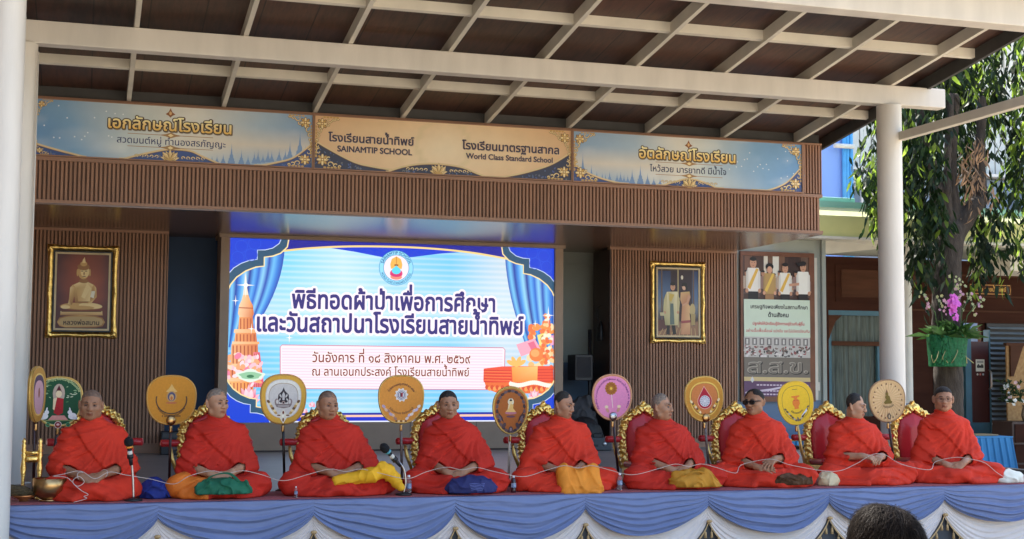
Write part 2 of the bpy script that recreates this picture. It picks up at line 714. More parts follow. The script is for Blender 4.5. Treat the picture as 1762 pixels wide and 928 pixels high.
# ------------------------------------------------------------ materials
M = {}
M['white'] = mat('cream_paint', (0.66, 0.62, 0.55), 0.45, var=0.10, vscale=1.6, stretch=(2.5, 2.5, 0.5), bump=0.06, bscale=30)
M['rafter'] = mat('cream_steel', (0.66, 0.62, 0.52), 0.5, var=0.10, vscale=3)
M['slat'] = mat('wood_slat', (0.31, 0.160, 0.092), 0.55, var=0.16, vscale=3, stretch=(4, 4, 0.6), bump=0.03)
M['slat_dark'] = mat('wood_groove', (0.11, 0.055, 0.033), 0.7)
M['trimwood'] = mat('wood_trim', (0.31, 0.165, 0.098), 0.5, var=0.12, vscale=4, stretch=(0.5, 4, 4))
M['tan'] = mat('tan_laminate', (0.33, 0.235, 0.165), 0.5, var=0.06, vscale=5)
M['navy'] = mat('navy_wall', (0.035, 0.065, 0.125), 0.75, var=0.08, vscale=3)
M['greywall'] = mat('grey_green_wall', (0.33, 0.36, 0.32), 0.8, var=0.08, vscale=2)
M['bluedado'] = mat('blue_dado', (0.13, 0.20, 0.30), 0.7, var=0.08, vscale=2)
M['darkwood'] = mat('dark_wood', (0.045, 0.022, 0.016), 0.5, var=0.2, vscale=4)
M['roofdark'] = mat('dark_roof_edge', (0.05, 0.048, 0.045), 0.6)
M['black'] = mat('black_plastic', (0.012, 0.012, 0.014), 0.45)
M['gold'] = mat('gilt', (0.92, 0.62, 0.19), 0.30, metal=1.0, var=0.12, vscale=20, bump=0.35, bscale=70)
M['brass'] = mat('brass', (0.48, 0.29, 0.12), 0.28, metal=1.0, var=0.18, vscale=14, bump=0.04, bscale=20)
M['steel'] = mat('steel', (0.40, 0.40, 0.41), 0.3, metal=1.0)
M['print'] = mat('printed_vinyl', (1, 1, 1), 0.42, var=0.05, vscale=8, attr='Col')
M['fabricprint'] = mat('embroidered_fabric', (1, 1, 1), 0.7, var=0.12, vscale=60, attr='Col', bump=0.05, bscale=200)
M['led'] = mat('led_panel', (1, 1, 1), 0.35, var=0.0, vscale=10, attr='Col', emit=1.12 / (2 ** EXPO))

def wood_panel(name, c1, c2, rough, axis, plank, gap=0.012, spec=0.5):
    """boards along an axis with grain and dark joints"""
    mt = bpy.data.materials.new(name)
    mt.use_nodes = True
    N, L = mt.node_tree.nodes, mt.node_tree.links
    b = N['Principled BSDF']
    b.inputs['Roughness'].default_value = rough
    b.inputs['Specular IOR Level'].default_value = spec
    tc = N.new('ShaderNodeTexCoord')
    mp = N.new('ShaderNodeMapping')
    mp.inputs['Scale'].default_value = (14, 0.8, 14) if axis == 'y' else (0.8, 14, 14)
    L.new(tc.outputs['Object'], mp.inputs[0])
    nz = N.new('ShaderNodeTexNoise'); nz.inputs['Scale'].default_value = 1.6; nz.inputs['Detail'].default_value = 7; nz.inputs['Roughness'].default_value = 0.65
    L.new(mp.outputs[0], nz.inputs['Vector'])
    n2 = N.new('ShaderNodeTexNoise'); n2.inputs['Scale'].default_value = 0.7; n2.inputs['Detail'].default_value = 2
    L.new(tc.outputs['Object'], n2.inputs['Vector'])
    ad = N.new('ShaderNodeMath'); ad.operation = 'ADD'
    L.new(nz.outputs['Fac'], ad.inputs[0]); L.new(n2.outputs['Fac'], ad.inputs[1])
    mr = N.new('ShaderNodeMapRange'); mr.inputs['From Min'].default_value = 0.72; mr.inputs['From Max'].default_value = 1.3
    L.new(ad.outputs[0], mr.inputs['Value'])
    mx = N.new('ShaderNodeMix'); mx.data_type = 'RGBA'
    mx.inputs['A'].default_value = (*c1, 1); mx.inputs['B'].default_value = (*c2, 1)
    L.new(mr.outputs[0], mx.inputs['Factor'])
    sp = N.new('ShaderNodeSeparateXYZ'); L.new(tc.outputs['Object'], sp.inputs[0])
    md = N.new('ShaderNodeMath'); md.operation = 'MODULO'; md.inputs[1].default_value = plank
    a2 = N.new('ShaderNodeMath'); a2.operation = 'ADD'; a2.inputs[1].default_value = 100.0
    L.new(sp.outputs['X' if axis == 'y' else 'Y'], a2.inputs[0]); L.new(a2.outputs[0], md.inputs[0])
    lt = N.new('ShaderNodeMath'); lt.operation = 'LESS_THAN'; lt.inputs[1].default_value = gap
    L.new(md.outputs[0], lt.inputs[0])
    m2 = N.new('ShaderNodeMix'); m2.data_type = 'RGBA'
    m2.inputs['B'].default_value = (*[x * 0.25 for x in c1], 1)
    L.new(lt.outputs[0], m2.inputs['Factor']); L.new(mx.outputs['Result'], m2.inputs['A'])
    L.new(m2.outputs['Result'], b.inputs['Base Color'])
    return mt
M['ceiling'] = wood_panel('dark_wood_ceiling', (0.022, 0.012, 0.009), (0.105, 0.044, 0.026), 0.5, 'y', 0.483)
M['soffit'] = wood_panel('brown_soffit', (0.12, 0.065, 0.038), (0.21, 0.115, 0.07), 0.22, 'y', 0.61, 0.006)
M['floor'] = wood_panel('grey_laminate', (0.19, 0.175, 0.165), (0.32, 0.295, 0.28), 0.4, 'x', 0.19, 0.004)

# ------------------------------------------------------------ ground
g = MB().box(-60, 80, -40, 120, -0.3, 0.0)
M['ground'] = mat('concrete_paving', (0.36, 0.31, 0.24), 0.85, var=0.15, vscale=0.8, bump=0.1, bscale=20)
struct(g.build('ground', M['ground']))

SZ = 0.75
# ------------------------------------------------------------ stage platform
st = thing('stage', 'raised stage platform with grey laminate floor in front of the LED screen', 'stage', (0, 0, 0), kind='thing')
b = MB().box(-4.0, 9.0, 10.62, 17.95, 0.004, SZ)
b.build('platform', M['floor'], st)
b = MB().box(8.93, 9.03, 10.62, 17.0, SZ + 0.002, SZ + 0.045, 0.006)
b.build('edge_board', M['roofdark'], st)
M['skirtgrey'] = mat('grey_skirt', (0.075, 0.078, 0.085), 0.85, var=0.1)
b = MB().box(-4.0, 9.0, 10.585, 10.615, 0.02, SZ - 0.02)
b.build('front_panel', M['skirtgrey'], st)
M['carpet'] = mat('red_carpet', (0.36, 0.10, 0.10), 0.95, var=0.15, vscale=30, bump=0.2, bscale=150)
c = MB().box(-0.62, 8.86, 10.64, 11.32, SZ + 0.003, SZ + 0.011, 0.003)
tag(c.build('carpet', M['carpet']), 'faded red carpet strip along the stage front under the seated monks', 'carpet')

# ------------------------------------------------------------ stage house: slat walls, fascia, soffit
def slats(mb, x0, x1, y, z0, z1, p=0.042, depth=0.02):
    n = max(1, int(round((x1 - x0) / p)))
    w = (x1 - x0) / n
    mb.k = 1
    mb.box(x0, x1, y + depth - 0.002, y + depth + 0.03, z0, z1)
    mb.k = 0
    for i in range(n):
        a = x0 + i * w
        xs = [a + w * 0.16, a + w * 0.24, a + w * 0.76, a + w * 0.84]
        ys = [y + depth - 0.001, y, y, y + depth - 0.001]
        vs = [(xs[k], ys[k], z0) for k in range(4)] + [(xs[k], ys[k], z1) for k in range(4)]
        mb.add(vs, [(0, 1, 5, 4), (1, 2, 6, 5), (2, 3, 7, 6), (0, 3, 2, 1), (4, 5, 6, 7)])

WY, FY = 17.05, 14.68
hs = thing('stage_house', 'brown slatted stage surround with overhanging fascia, soffit and back walls', 'stage surround', (0, 0, 0), kind='thing')
XL, XR = -1.6, 8.405
b = MB(); slats(b, XL, 0.915, WY, 0.865, 3.365); w1 = b.build('slat_wall', [M['slat'], M['slat_dark']], hs)
w1['label'] = 'brown slat wall behind the golden statue picture'
b = MB(); slats(b, 6.615, 8.44, WY, 0.865, 3.375); w2 = b.build('slat_wall', [M['slat'], M['slat_dark']], hs)
w2['label'] = 'brown slat wall behind the portrait of a couple'
for (x0, x1, xe) in ((XL, 0.925, 0.9155), (6.60, 8.452, 8.4405)):
    b = MB()
    b.box(x0, x1, WY - 0.012, WY + 0.08, 3.3655, 3.409)
    b.box(xe, x1, WY + 0.001, WY + 0.5, 0.865, 3.3654)
    b.build('top_trim', M['trimwood'], hs)
    b = MB().box(x0, x1, WY - 0.004, WY + 0.08, SZ + 0.001, 0.8645)
    b.build('baseboard', M['trimwood'], hs)
b = MB().box(6.60, 6.6145, WY - 0.004, WY + 0.62, 0.865, 3.3652)
b.build('side_panel', M['darkwood'], hs)
b = MB().box(0.5, 2.0, 17.68, 17.8, SZ + 0.001, 3.409); b.build('navy_wall', M['navy'], hs)
b = MB()
b.box(5.0, 7.2, 17.951, 18.1, 1.874, 3.409); b.k = 1
b.box(5.0, 7.2, 17.949, 18.1, SZ, 1.8735)
b.build('recess_wall', [M['greywall'], M['bluedado']], hs)
b = MB().box(5.4, 7.2, 17.92, 17.9495, 3.22, 3.235); b.build('conduit', M['greywall'], hs)
# fascia
b = MB(); slats(b, XL, 8.375, FY, 3.445, 3.845)
b.build('fascia_slats', [M['slat'], M['slat_dark']], hs)
b = MB(); slats(b, 8.163, 8.395, FY, 3.892, 4.478); b.build('fascia_end_slats', [M['slat'], M['slat_dark']], hs)
b = MB()
b.box(XL, 8.405, FY - 0.022, FY + 0.05, 3.411, 3.4445)
b.box(XL, 8.405, FY - 0.018, FY + 0.05, 3.8455, 3.8835)
b.box(8.135, 8.1625, FY - 0.012, FY + 0.05, 3.884, 4.479)
b.box(8.3955, 8.405, FY - 0.004, FY + 0.05, 3.884, 4.479)
b.box(XL, 8.405, FY - 0.015, FY + 0.05, 4.4795, 4.50)
b.build('fascia_trim', M['trimwood'], hs)
b = MB()
b.box(XL, 8.40, FY + 0.0505, FY + 0.12, 3.412, 4.4999)
b.k = 1; b.box(XL, 8.40, FY + 0.0505, FY + 0.12, 4.5, 4.66); b.k = 0
b.box(8.33, 8.40, FY + 0.1205, 18.2, 3.4125, 4.66)
b.box(XL, 8.3295, 18.12, 18.3, 0.01, 4.66)
b.box(XL, 8.40, FY + 0.0505, 18.3, 4.661, 4.80)
b.box(XL - 0.1, XL - 0.001, FY, 18.3, 0.8, 4.8)
b.build('shell', [M['trimwood'], M['roofdark']], hs)
b = MB().box(XL, 8.40, FY - 0.015, 18.119, 3.3955, 3.4105)
b.build('soffit', M['soffit'], hs)
# screen surround
b = MB()
b.box(1.545, 1.652, WY, WY + 0.5, SZ + 0.001, 3.352)
b.box(5.838, 5.949, WY, WY + 0.5, SZ + 0.001, 3.352)
b.box(1.52, 5.972, WY - 0.03, WY + 0.5, 3.3525, 3.394)
b.box(1.6525, 5.8375, WY + 0.001, WY + 0.5, SZ + 0.001, 1.103)
b.box(1.6525, 5.8375, WY + 0.08, WY + 0.5, 1.104, 3.352)
b.build('screen_surround', M['tan'], hs)
b = MB()
for x in (2.75, 3.05, 3.92, 4.78):
    b.box(x, x + 0.006, WY - 0.001, WY + 0.0008, SZ + 0.01, 1.10)
b.box(1.546, 5.948, WY - 0.006, WY + 0.0005, SZ + 0.0015, SZ + 0.018)
b.build('plinth_joint', M['darkwood'], hs)

# ------------------------------------------------------------ canopy over the stage
SL = 0.1359
def rz(y): return 4.505 + SL * (FY - y)
cn = thing('canopy', 'cream steel canopy with dark wood ceiling over the stage on round columns', 'canopy', (0, 0, 0), kind='thing')
Y0, Y1 = 8.9, 15.2
b = MB()
def slab(mb, x0, x1, y0, y1, dz0, dz1):
    vs = []
    for dz in (dz0, dz1):
        vs += [(x0, y0, rz(y0) + dz), (x1, y0, rz(y0) + dz), (x1, y1, rz(y1) + dz), (x0, y1, rz(y1) + dz)]
    mb.add(vs, [(3, 2, 1, 0), (4, 5, 6, 7), (0, 1, 5, 4), (1, 2, 6, 5), (2, 3, 7, 6), (3, 0, 4, 7)])
slab(b, -5.0, 8.5, Y0, Y1, 0.12, 0.155)
b.build('ceiling', M['ceiling'], cn)
b = MB(); slab(b, -5.0, 8.54, Y0, Y1, 0.156, 0.20); b.build('roof_sheet', M['roofdark'], cn)
b = MB(); slab(b, 8.501, 8.54, Y0, Y1, -0.015, 0.1555); b.build('edge_trim', M['roofdark'], cn)
for i in range(-4, 9):
    x = 0.361 + 0.9655 * i
    b = MB(); slab(b, x - 0.022, x + 0.022, Y0, 15.0, 0.0, 0.1195); b.build('rafter', M['rafter'], cn)
for y in (9.75, 11.8, 13.8):
    b = MB()
    for i in range(-5, 9):
        x0 = max(-5.0, 0.361 + 0.9655 * i + 0.0225); x1 = min(8.50, 0.361 + 0.9655 * (i + 1) - 0.0225)
        slab(b, x0, x1, y - 0.022, y + 0.03, 0.028, 0.1192)
    b.build('purlin', M['rafter'], cn)
b = MB().box(-0.75, 8.728, 12.62, 12.77, 4.578, 4.783, 0.008); b.build('beam', M['white'], cn)
b = MB().box(-0.85, 8.76, 10.24, 10.44, 4.83, 5.075, 0.008); b.build('beam', M['white'], cn)
def column(x, y, z0, z1, r=0.13):
    b = MB()
    b.lathe([(r, z0), (r, z1)], x, y, 40)
    b.lathe([(0.0, z0 + 0.012), (r + 0.05, z0 + 0.012), (r + 0.05, z0), (0, z0)], x, y, 4, smooth=False)
    return b.build('column', M['white'], cn)
column(8.083, 12.70, SZ + 0.002, 4.577)
column(-0.598, 12.70, SZ + 0.002, 4.577)
column(-0.60, 10.34, 0.004, 4.829)
b = MB().box(8.12, 8.20, 10.45, 12.60, 4.192, 4.282, 0.006); b.build('strut', M['rafter'], cn)
b = MB()
b.tube([(-0.46, 12.62, 1.6), (-0.462, 12.62, 4.5)], 0.006, 6)
b.build('cable', M['white'], cn)

# ------------------------------------------------------------ building on the right
M['woodwall'] = mat('dark_red_wood', (0.042, 0.015, 0.009), 0.85, spec=.15, var=0.2, vscale=2.5, stretch=(0.5, 4, 4))
M['woodpanel'] = mat('brown_wood_panel', (0.068, 0.028, 0.015), 0.8, spec=.2, var=0.2, vscale=3, stretch=(0.5, 4, 4))
M['yellow'] = mat('yellow_paint', (0.62, 0.60, 0.24), 0.7, var=0.08, vscale=2)
M['olive'] = mat('shaded_yellow_paint', (0.38, 0.40, 0.20), 0.8, var=0.12, vscale=6)  # same yellow paint as the slab face, with shade put into the colour
M['teal'] = mat('mint_paint', (0.30, 0.58, 0.46), 0.7, var=0.08, vscale=2)
M['skyblue'] = mat('sky_blue_wall', (0.22, 0.36, 0.72), 0.8, var=0.05, vscale=1.5)
M['cyanpipe'] = mat('blue_pipe', (0.08, 0.34, 0.62), 0.5)
M['louvre'] = mat('cream_louvre', (0.62, 0.60, 0.52), 0.7, var=0.05)
M['bluegrey'] = mat('blue_grey_wall', (0.22, 0.27, 0.33), 0.8)
M['tealframe'] = mat('teal_frame', (0.035, 0.115, 0.165), 0.5)
M['curtain'] = mat('grey_green_curtain', (0.10, 0.125, 0.115), 0.9, var=0.35, vscale=5, stretch=(9, 9, 0.7))
M['glassdark'] = mat('dark_glass', (0.015, 0.018, 0.02), 0.08, spec=0.6)

cl = thing('classroom_block', 'classroom building with dark wood front, yellow balcony slab and mint parapet', 'building', (0, 0, 0), kind='thing')
FB = 20.0
b = MB()
# facade around the window and doorway openings
b.box(10.13, 11.55, FB, FB + 0.2, 0.004, 3.66)
b.box(11.55, 13.5, FB, FB + 0.2, 2.78, 3.66)
b.box(13.5, 18.0, FB, FB + 0.2, 2.62, 3.66)
b.box(13.05, 13.5, FB, FB + 0.2, 0.004, 2.779)
b.box(11.5501, 13.0499, FB + 0.02, FB + 0.2, 0.004, 1.05)
b.box(13.5, 14.02, FB + 0.1, FB + 0.2, 0.004, 2.619)
b.box(14.52, 14.6, FB + 0.1, FB + 0.2, 0.004, 2.619)
b.build('front_wall', M['woodwall'], cl)
b = MB()
for z in (2.80, 3.40, 3.05):
    b.box(13.0, 18.0, FB - 0.02, FB - 0.001, z, z + 0.03)
b.box(11.3, 11.36, FB - 0.03, FB - 0.001, 0.01, 2.0)
b.build('wall_moulding', M['woodpanel'], cl)
b = MB(); b.box(11.68, 13.3, FB - 0.015, FB - 0.001, 2.92, 3.53)
b.k = 1; b.box(11.78, 13.2, FB - 0.03, FB - 0.0155, 3.0, 3.45)
b.build('raised_panel', [M['woodwall'], M['woodpanel']], cl)
wn_ = MB()
wn_.box(11.551, 13.049, FB + 0.10, FB + 0.14, 1.051, 2.779)
win = wn_.build('window', M['glassdark'], cl)
b = MB()
pts = []
for i in range(121):
    t = i / 120
    pts.append((11.56 + 1.48 * t, FB + 0.085 + 0.012 * math.sin(t * 75) + 0.006 * math.sin(t * 191)))
vs = [(x, y, 1.06) for x, y in pts] + [(x, y, 2.70) for x, y in pts]
b.add(vs, [(i, i + 1, i + 122, i + 121) for i in range(120)], True)
b.build('curtain', M['curtain'], win)
b = MB()
b.box(11.5505, 13.0495, FB + 0.0, FB + 0.06, 2.70, 2.779)
b.box(11.5505, 11.60, FB + 0.0, FB + 0.06, 1.051, 2.6995)
b.box(12.45, 12.50, FB + 0.005, FB + 0.06, 1.051, 2.20)
b.build('frame', M['tealframe'], win)
b = MB(); b.box(11.601, 13.049, FB - 0.01, FB + 0.055, 2.205, 2.275); b.k = 0
b.prism([(11.5506, 2.6994), (11.5506, 2.3), (11.62, 2.48), (11.68, 2.6), (11.80, 2.6994)], FB - 0.005, FB + 0.05)
b.build('transom', M['woodpanel'], win)
# doorway with red brown door, teal jamb, louvre shutter
d = MB().box(14.15, 14.50, FB - 0.12, FB - 0.07, 0.95, 2.30); door = d.build('door', mat('maroon_door', (0.055, 0.012, 0.012), 0.35, var=0.1), cl)
b = MB(); b.box(14.15, 14.50, FB - 0.125, FB - 0.07, 0.55, 0.949); b.build('kick_panel', M['tealframe'], door)
b = MB(); b.box(14.03, 14.145, FB - 0.14, FB + 0.02, 0.3, 2.56); b.box(14.505, 14.53, FB - 0.13, FB + 0.02, 0.3, 2.5); b.build('door_jamb', M['tealframe'], door)
for x in (13.62, 14.475):
    b = MB(); b.tube([(x, FB - 0.15, 1.50), (x + 0.012, FB - 0.2, 1.55), (x + 0.012, FB - 0.2, 1.78), (x, FB - 0.15, 1.83)], 0.016, 8); b.build('handle', M['steel'], door)
a = Art(); a.rect(0, 0, 0.17, 0.2, rgb(215, 212, 200)); a.rect(0.02, 0.14, 0.15, 0.18, rgb(150, 150, 145))
a.rect(0.02, 0.06, 0.15, 0.1, rgb(40, 40, 40)); a.ell(0.05, 0.09, 0.02, 0.035, rgb(60, 60, 60)); a.ell(0.12, 0.09, 0.02, 0.035, rgb(60, 60, 60))
for q in range(3):
    a.ell(0.03 + q * 0.055, -0.05, 0.018, 0.018, [rgb(200, 190, 180), rgb(200, 120, 110), rgb(180, 190, 200)][q])
a.build('notice', M['print'], door, (14.24, FB - 0.127, 1.80))
b = MB(); b.box(13.5, 14.03, FB - 0.02, FB + 0.09, 0.3, 2.6); b.build('doorway_panel', M['black'], cl)
b = MB()
b.box(14.60, 15.6, FB + 0.05, FB + 0.1, 0.3, 2.62); sh = b.build('shutter', M['black'], cl)
b = MB()
for k in range(20):
    z = 0.9 + k * 0.085
    b.add([(14.6, FB - 0.06, z), (15.6, FB - 0.06, z), (15.6, FB + 0.02, z + 0.04), (14.6, FB + 0.02, z + 0.04)], [(0, 1, 2, 3)])
b.build('louvre_blade', M['bluegrey'], sh)
# slab, parapet
b = MB()
b.box(9.3, 24.0, 17.45, 17.6, 3.70, 4.0)
b.k = 1; b.add([(9.3, 17.45, 4.001), (24, 17.45, 4.001), (24, 17.62, 4.14), (9.3, 17.62, 4.14)], [(0, 1, 2, 3)])
b.k = 2; b.box(9.3, 24.0, 17.40, 17.7, 3.66, 3.699)
b.build('balcony_slab', [M['yellow'], M['olive'], M['louvre']], cl)
b = MB().box(9.3, 24.0, 17.6005, 20.2, 3.6995, 3.80); b.build('porch_ceiling', M['greywall'], cl)
b = MB(); b.box(9.3, 24.0, 17.64, 17.8, 4.141, 4.232); b.box(9.3, 10.68, 17.7, 17.9, 4.2325, 4.30, 0.01); b.build('parapet', M['teal'], cl)
b = MB(); b.lathe([(0.082, 0.004), (0.082, 1.32)], 11.52, 17.72, 20); b.k = 1; b.lathe([(0.0822, 1.32), (0.082, 3.659)], 11.52, 17.72, 20)
b.build('post', [M['bluedado'], M['louvre']], cl)
b = MB(); b.add([(9.96, 17.66, 3.659), (11.3, 17.66, 3.659), (11.3, 17.76, 3.60), (9.96, 17.76, 3.44), (9.96, 19.9, 3.659), (9.96, 19.9, 3.44)], [(0, 1, 2, 3), (0, 3, 5, 4)])
b.build('sloping_beam', M['louvre'], cl)
b = MB(); b.box(13.7, 14.7, 18.2, 19.2, 3.36, 3.655, 0.01); b.build('air_unit', M['louvre'], cl)
b = MB(); b.box(14.52, 14.64, FB - 0.04, FB - 0.021, 3.43, 3.50); b.build('switch_plate', M['louvre'], cl)
# poster wall
b = MB(); b.box(8.30, 10.12, 17.66, 17.9, 1.3645, 3.655); b.k = 1; b.box(8.30, 10.12, 17.658, 17.9, 0.004, 1.364)
b.k = 2; b.box(9.955, 10.005, 17.63, 17.657, 1.365, 3.40); b.k = 0; b.box(10.07, 10.13, 17.6, 17.95, 0.004, 3.658)
pw = b.build('end_wall', [M['greywall'], M['bluedado'], M['louvre']], cl)
b = MB(); b.box(9.94, 10.03, 17.62, 17.6575, 1.50, 1.62, 0.004); b.build('socket', M['louvre'], cl)

# far buildings above the slab
bb = thing('blue_building', 'pale blue building with cyan downpipes seen past the canopy corner', 'building', (0, 0, 0), kind='thing')
b = MB(); b.box(12.8, 14.93, 25.0, 31, 0.004, 9.5); b.build('wall', M['skyblue'], bb)
b = MB()
for x in (14.80, 14.87, 14.96):
    b.tube([(x, 24.93, 4.0), (x, 24.93, 7.0)], 0.045, 8)
b.build('downpipe', M['cyanpipe'], bb)
b = MB(); b.tube([(14.5, 24.8, 6.4), (14.95, 24.8, 6.4)], 0.05, 8); b.build('pipe_bend', M['louvre'], bb)
cb = thing('cream_building', 'cream clad building with white stair railing far behind the tree', 'building', (0, 0, 0), kind='thing')
b = MB()
for k in range(60):
    x = 15.03 + k * 0.28
    b.box(x, x + 0.25, 25.6, 25.7, 6.05, 9.5)
b.box(15.0, 32, 25.7, 31, 0.004, 9.5)
b.build('wall', M['louvre'], cb)
b = MB(); b.box(15.0, 32, 25.3, 25.35, 2.0, 5.95); b.build('lower_wall', M['bluegrey'], cb)
b = MB()
b.tube([(15.0, 25.1, 5.5), (15.55, 25.1, 6.05)], 0.035, 6); b.tube([(15.02, 25.1, 5.72), (15.3, 25.1, 5.72)], 0.035, 6)
b.tube([(15.3, 25.1, 5.0), (15.3, 25.1, 5.72)], 0.035, 6); b.tube([(15.0, 25.1, 5.35), (15.3, 25.1, 5.05)], 0.035, 6); b.tube([(15.75, 25.1, 4.9), (15.75, 25.1, 6.05)], 0.035, 6)
b.box(15.0, 32, 25.05, 25.6, 5.98, 6.04)
b.build('railing', M['white'], cb)
b = MB(); b.box(19.5, 24, 24.2, 25.0, 0.004, 6.6); fb = tag(b.build('far_wall', M['skyblue']), 'blue wall showing through the gaps of the tree crown', 'wall', kind='thing')

# unseen block added on the left to cut the side light
sw = thing('side_light_blocker', 'unseen tan block added on the left to hold back side light', 'building', (0, 0, 0), kind='thing')
M['blocker'] = mat('tan_render', (0.22, 0.18, 0.14), 0.9, var=0.1, vscale=1)
b = MB().box(-13.0, -6.6, -22.0, 24.0, 0.004, 10.5); b.build('wall', M['blocker'], sw)
b = MB()
for k in range(9):
    for z in (1.0, 4.4, 7.8):
        b.box(-6.599, -6.56, -20 + k * 4.6, -17.4 + k * 4.6, z, z + 1.5)
b.build('windows', M['glassdark'], sw)

# ------------------------------------------------------------ printed panels
def homog(src, dst):
    A, B = [], []
    for (x, y), (u, v) in zip(src, dst):
        A.append([x, y, 1, 0, 0, 0, -u * x, -u * y]); B.append(u)
        A.append([0, 0, 0, x, y, 1, -v * x, -v * y]); B.append(v)
    h = np.linalg.solve(np.array(A, float), np.array(B, float))
    def f(x, y):
        w = h[6] * x + h[7] * y + 1
        return ((h[0] * x + h[1] * y + h[2]) / w, (h[3] * x + h[4] * y + h[5]) / w)
    return f

def lerp(a, b, t):
    return tuple(a[i] * (1 - t) + b[i] * t for i in range(3))
def ramp(stops, t):
    for (t0, c0), (t1, c1) in zip(stops, stops[1:]):
        if t <= t1:
            return lerp(c0, c1, max(0, (t - t0) / (t1 - t0 + 1e-9)))
    return stops[-1][1]
def curve(pts, n=8):
    """Catmull-Rom through the points"""
    out = []
    P = [pts[0]] + list(pts) + [pts[-1]]
    for i in range(1, len(P) - 2):
        for k in range(n):
            t = k / n
            q = []
            for d in (0, 1):
                a, b_, c_, e = P[i - 1][d], P[i][d], P[i + 1][d], P[i + 2][d]
                q.append(0.5 * (2 * b_ + (c_ - a) * t + (2 * a - 5 * b_ + 4 * c_ - e) * t * t + (3 * b_ - a - 3 * c_ + e) * t ** 3))
            out.append(tuple(q))
    out.append(tuple(pts[-1]))
    return out
def n2(u, v, s, seed=0.0):
    return float(vnoise(np.array([u * s + seed]), np.array([v * s + 3.1]), np.array([seed * 1.7]))[0])

def put(a, f, pts, col, w=None):
    """polygon (or line of width w metres) given in sketch coordinates"""
    q = [f(*p) for p in pts]
    if w:
        a.line(q, w, col)
    else:
        a.poly(q, col)
def band(a, top, bot, col):
    """strip between two equally long point lists"""
    a.layer()
    for i in range(len(top) - 1):
        a.poly([bot[i], bot[i + 1], top[i + 1], top[i]], col, False)

GOLD_D, GOLD_M, GOLD_L = rgb(120, 84, 48), rgb(205, 165, 95), rgb(245, 222, 165)
def flower(a, cx, cy, r, dark=GOLD_D, mid=GOLD_M, light=GOLD_L):
    for k in range(8):
        an = k * PI / 4
        a.ell(cx + math.cos(an) * r * .62, cy + math.sin(an) * r * .62, r * .46, r * .27, dark, 10, an)
    for k in range(8):
        an = k * PI / 4
        a.ell(cx + math.cos(an) * r * .58, cy + math.sin(an) * r * .58, r * .38, r * .19, mid if k % 2 else light, 10, an)
    a.ell(cx, cy, r * .28, r * .28, rgb(150, 100, 55), 10); a.ell(cx, cy, r * .17, r * .17, light, 10)
def scroll(a, x, y, r, ang, turn, w, dark=GOLD_D, light=GOLD_L):
    pts = []
    for k in range(22):
        t = k / 21
        rr = r * (1 - t * 0.85)
        an = ang + turn * t * 5.2
        pts.append((x + math.cos(an) * rr, y + math.sin(an) * rr))
    ws = [w * (1 - 0.6 * k / 21) for k in range(22)]
    a.line(pts, [q * 1.9 for q in ws], dark); a.line(pts, ws, light)
def corner(a, u, v, su, sv, s=1.0):
    """gold floral corner; (u,v) the corner, su/sv the inward directions"""
    flower(a, u + su * 0.075 * s, v + sv * 0.085 * s, 0.058 * s)
    for (du, dv, r, an) in ((0.15, 0.04, .035, 0), (0.20, 0.03, .024, 0.6), (0.24, 0.022, .016, 0), (0.04, 0.165, .034, 1.4), (0.028, 0.22, .024, 1.8), (0.13, 0.095, .022, 0.7), (0.02, .27, .015, 1.2)):
        scroll(a, u + su * du * s, v + sv * dv * s, r * s, an if su > 0 else PI - an, su * sv, 0.010 * s)
    for k in range(5):
        a.ell(u + su * (0.10 + k * 0.035) * s, v + sv * (0.012) * s, 0.016 * s, 0.009 * s, GOLD_M, 8)
        a.ell(u + su * 0.012 * s, v + sv * (0.12 + k * 0.035) * s, 0.009 * s, 0.016 * s, GOLD_M, 8)
def lotus(a, cx, cy, s, cols=(GOLD_D, GOLD_M, GOLD_L)):
    for lay, (n, r, h) in enumerate(((7, 1.0, .55), (5, .72, .75), (3, .42, .95))):
        for k in range(n):
            t = (k - (n - 1) / 2) / ((n - 1) / 2 + 0.001)
            an = PI / 2 - t * (1.35 - lay * 0.28)
            L_ = s * (h if lay else 0.85)
            tip = (cx + math.cos(an) * L_, cy + math.sin(an) * L_)
            nx, ny = -math.sin(an) * s * .16, math.cos(an) * s * .16
            mid = (cx + math.cos(an) * L_ * .5, cy + math.sin(an) * L_ * .5)
            a.poly([(cx, cy - s * .05), (mid[0] - nx * 1.25, mid[1] - ny * 1.25), tip, (mid[0] + nx * 1.25, mid[1] + ny * 1.25)], cols[0])
            a.poly([(cx, cy - s * .02), (mid[0] - nx, mid[1] - ny), (tip[0] * .96 + cx * .04, tip[1] * .96 + cy * .04), (mid[0] + nx, mid[1] + ny)], [cols[1], cols[2], cols[2], cols[1]])
    a.ell(cx, cy, s * .32, s * .1, cols[1], 14)
def spire(a, cx, base, h, w, col):
    pr = [(1, 0), (1, .12), (.8, .14), (.8, .24), (.55, .27), (.5, .38), (.26, .46), (.16, .62), (.06, .75), (0.0, 1.0)]
    a.poly([(cx - w * p, base + h * q) for p, q in pr] + [(cx + w * p, base + h * q) for p, q in pr[-2::-1]], col)
def rule(a, u0, u1, v, col):
    m_ = (u0 + u1) / 2
    a.line([(u0, v), (u1, v)], 0.006, col)
    a.poly([(m_ - .12, v), (m_ - .05, v + .012), (m_, v + .03), (m_ + .05, v + .012), (m_ + .12, v), (m_ + .05, v - .012), (m_, v - .03), (m_ - .05, v - .012)], col)
    a.poly([(m_ - .03, v), (m_, v + .018), (m_ + .03, v), (m_, v - .018)], GOLD_L)

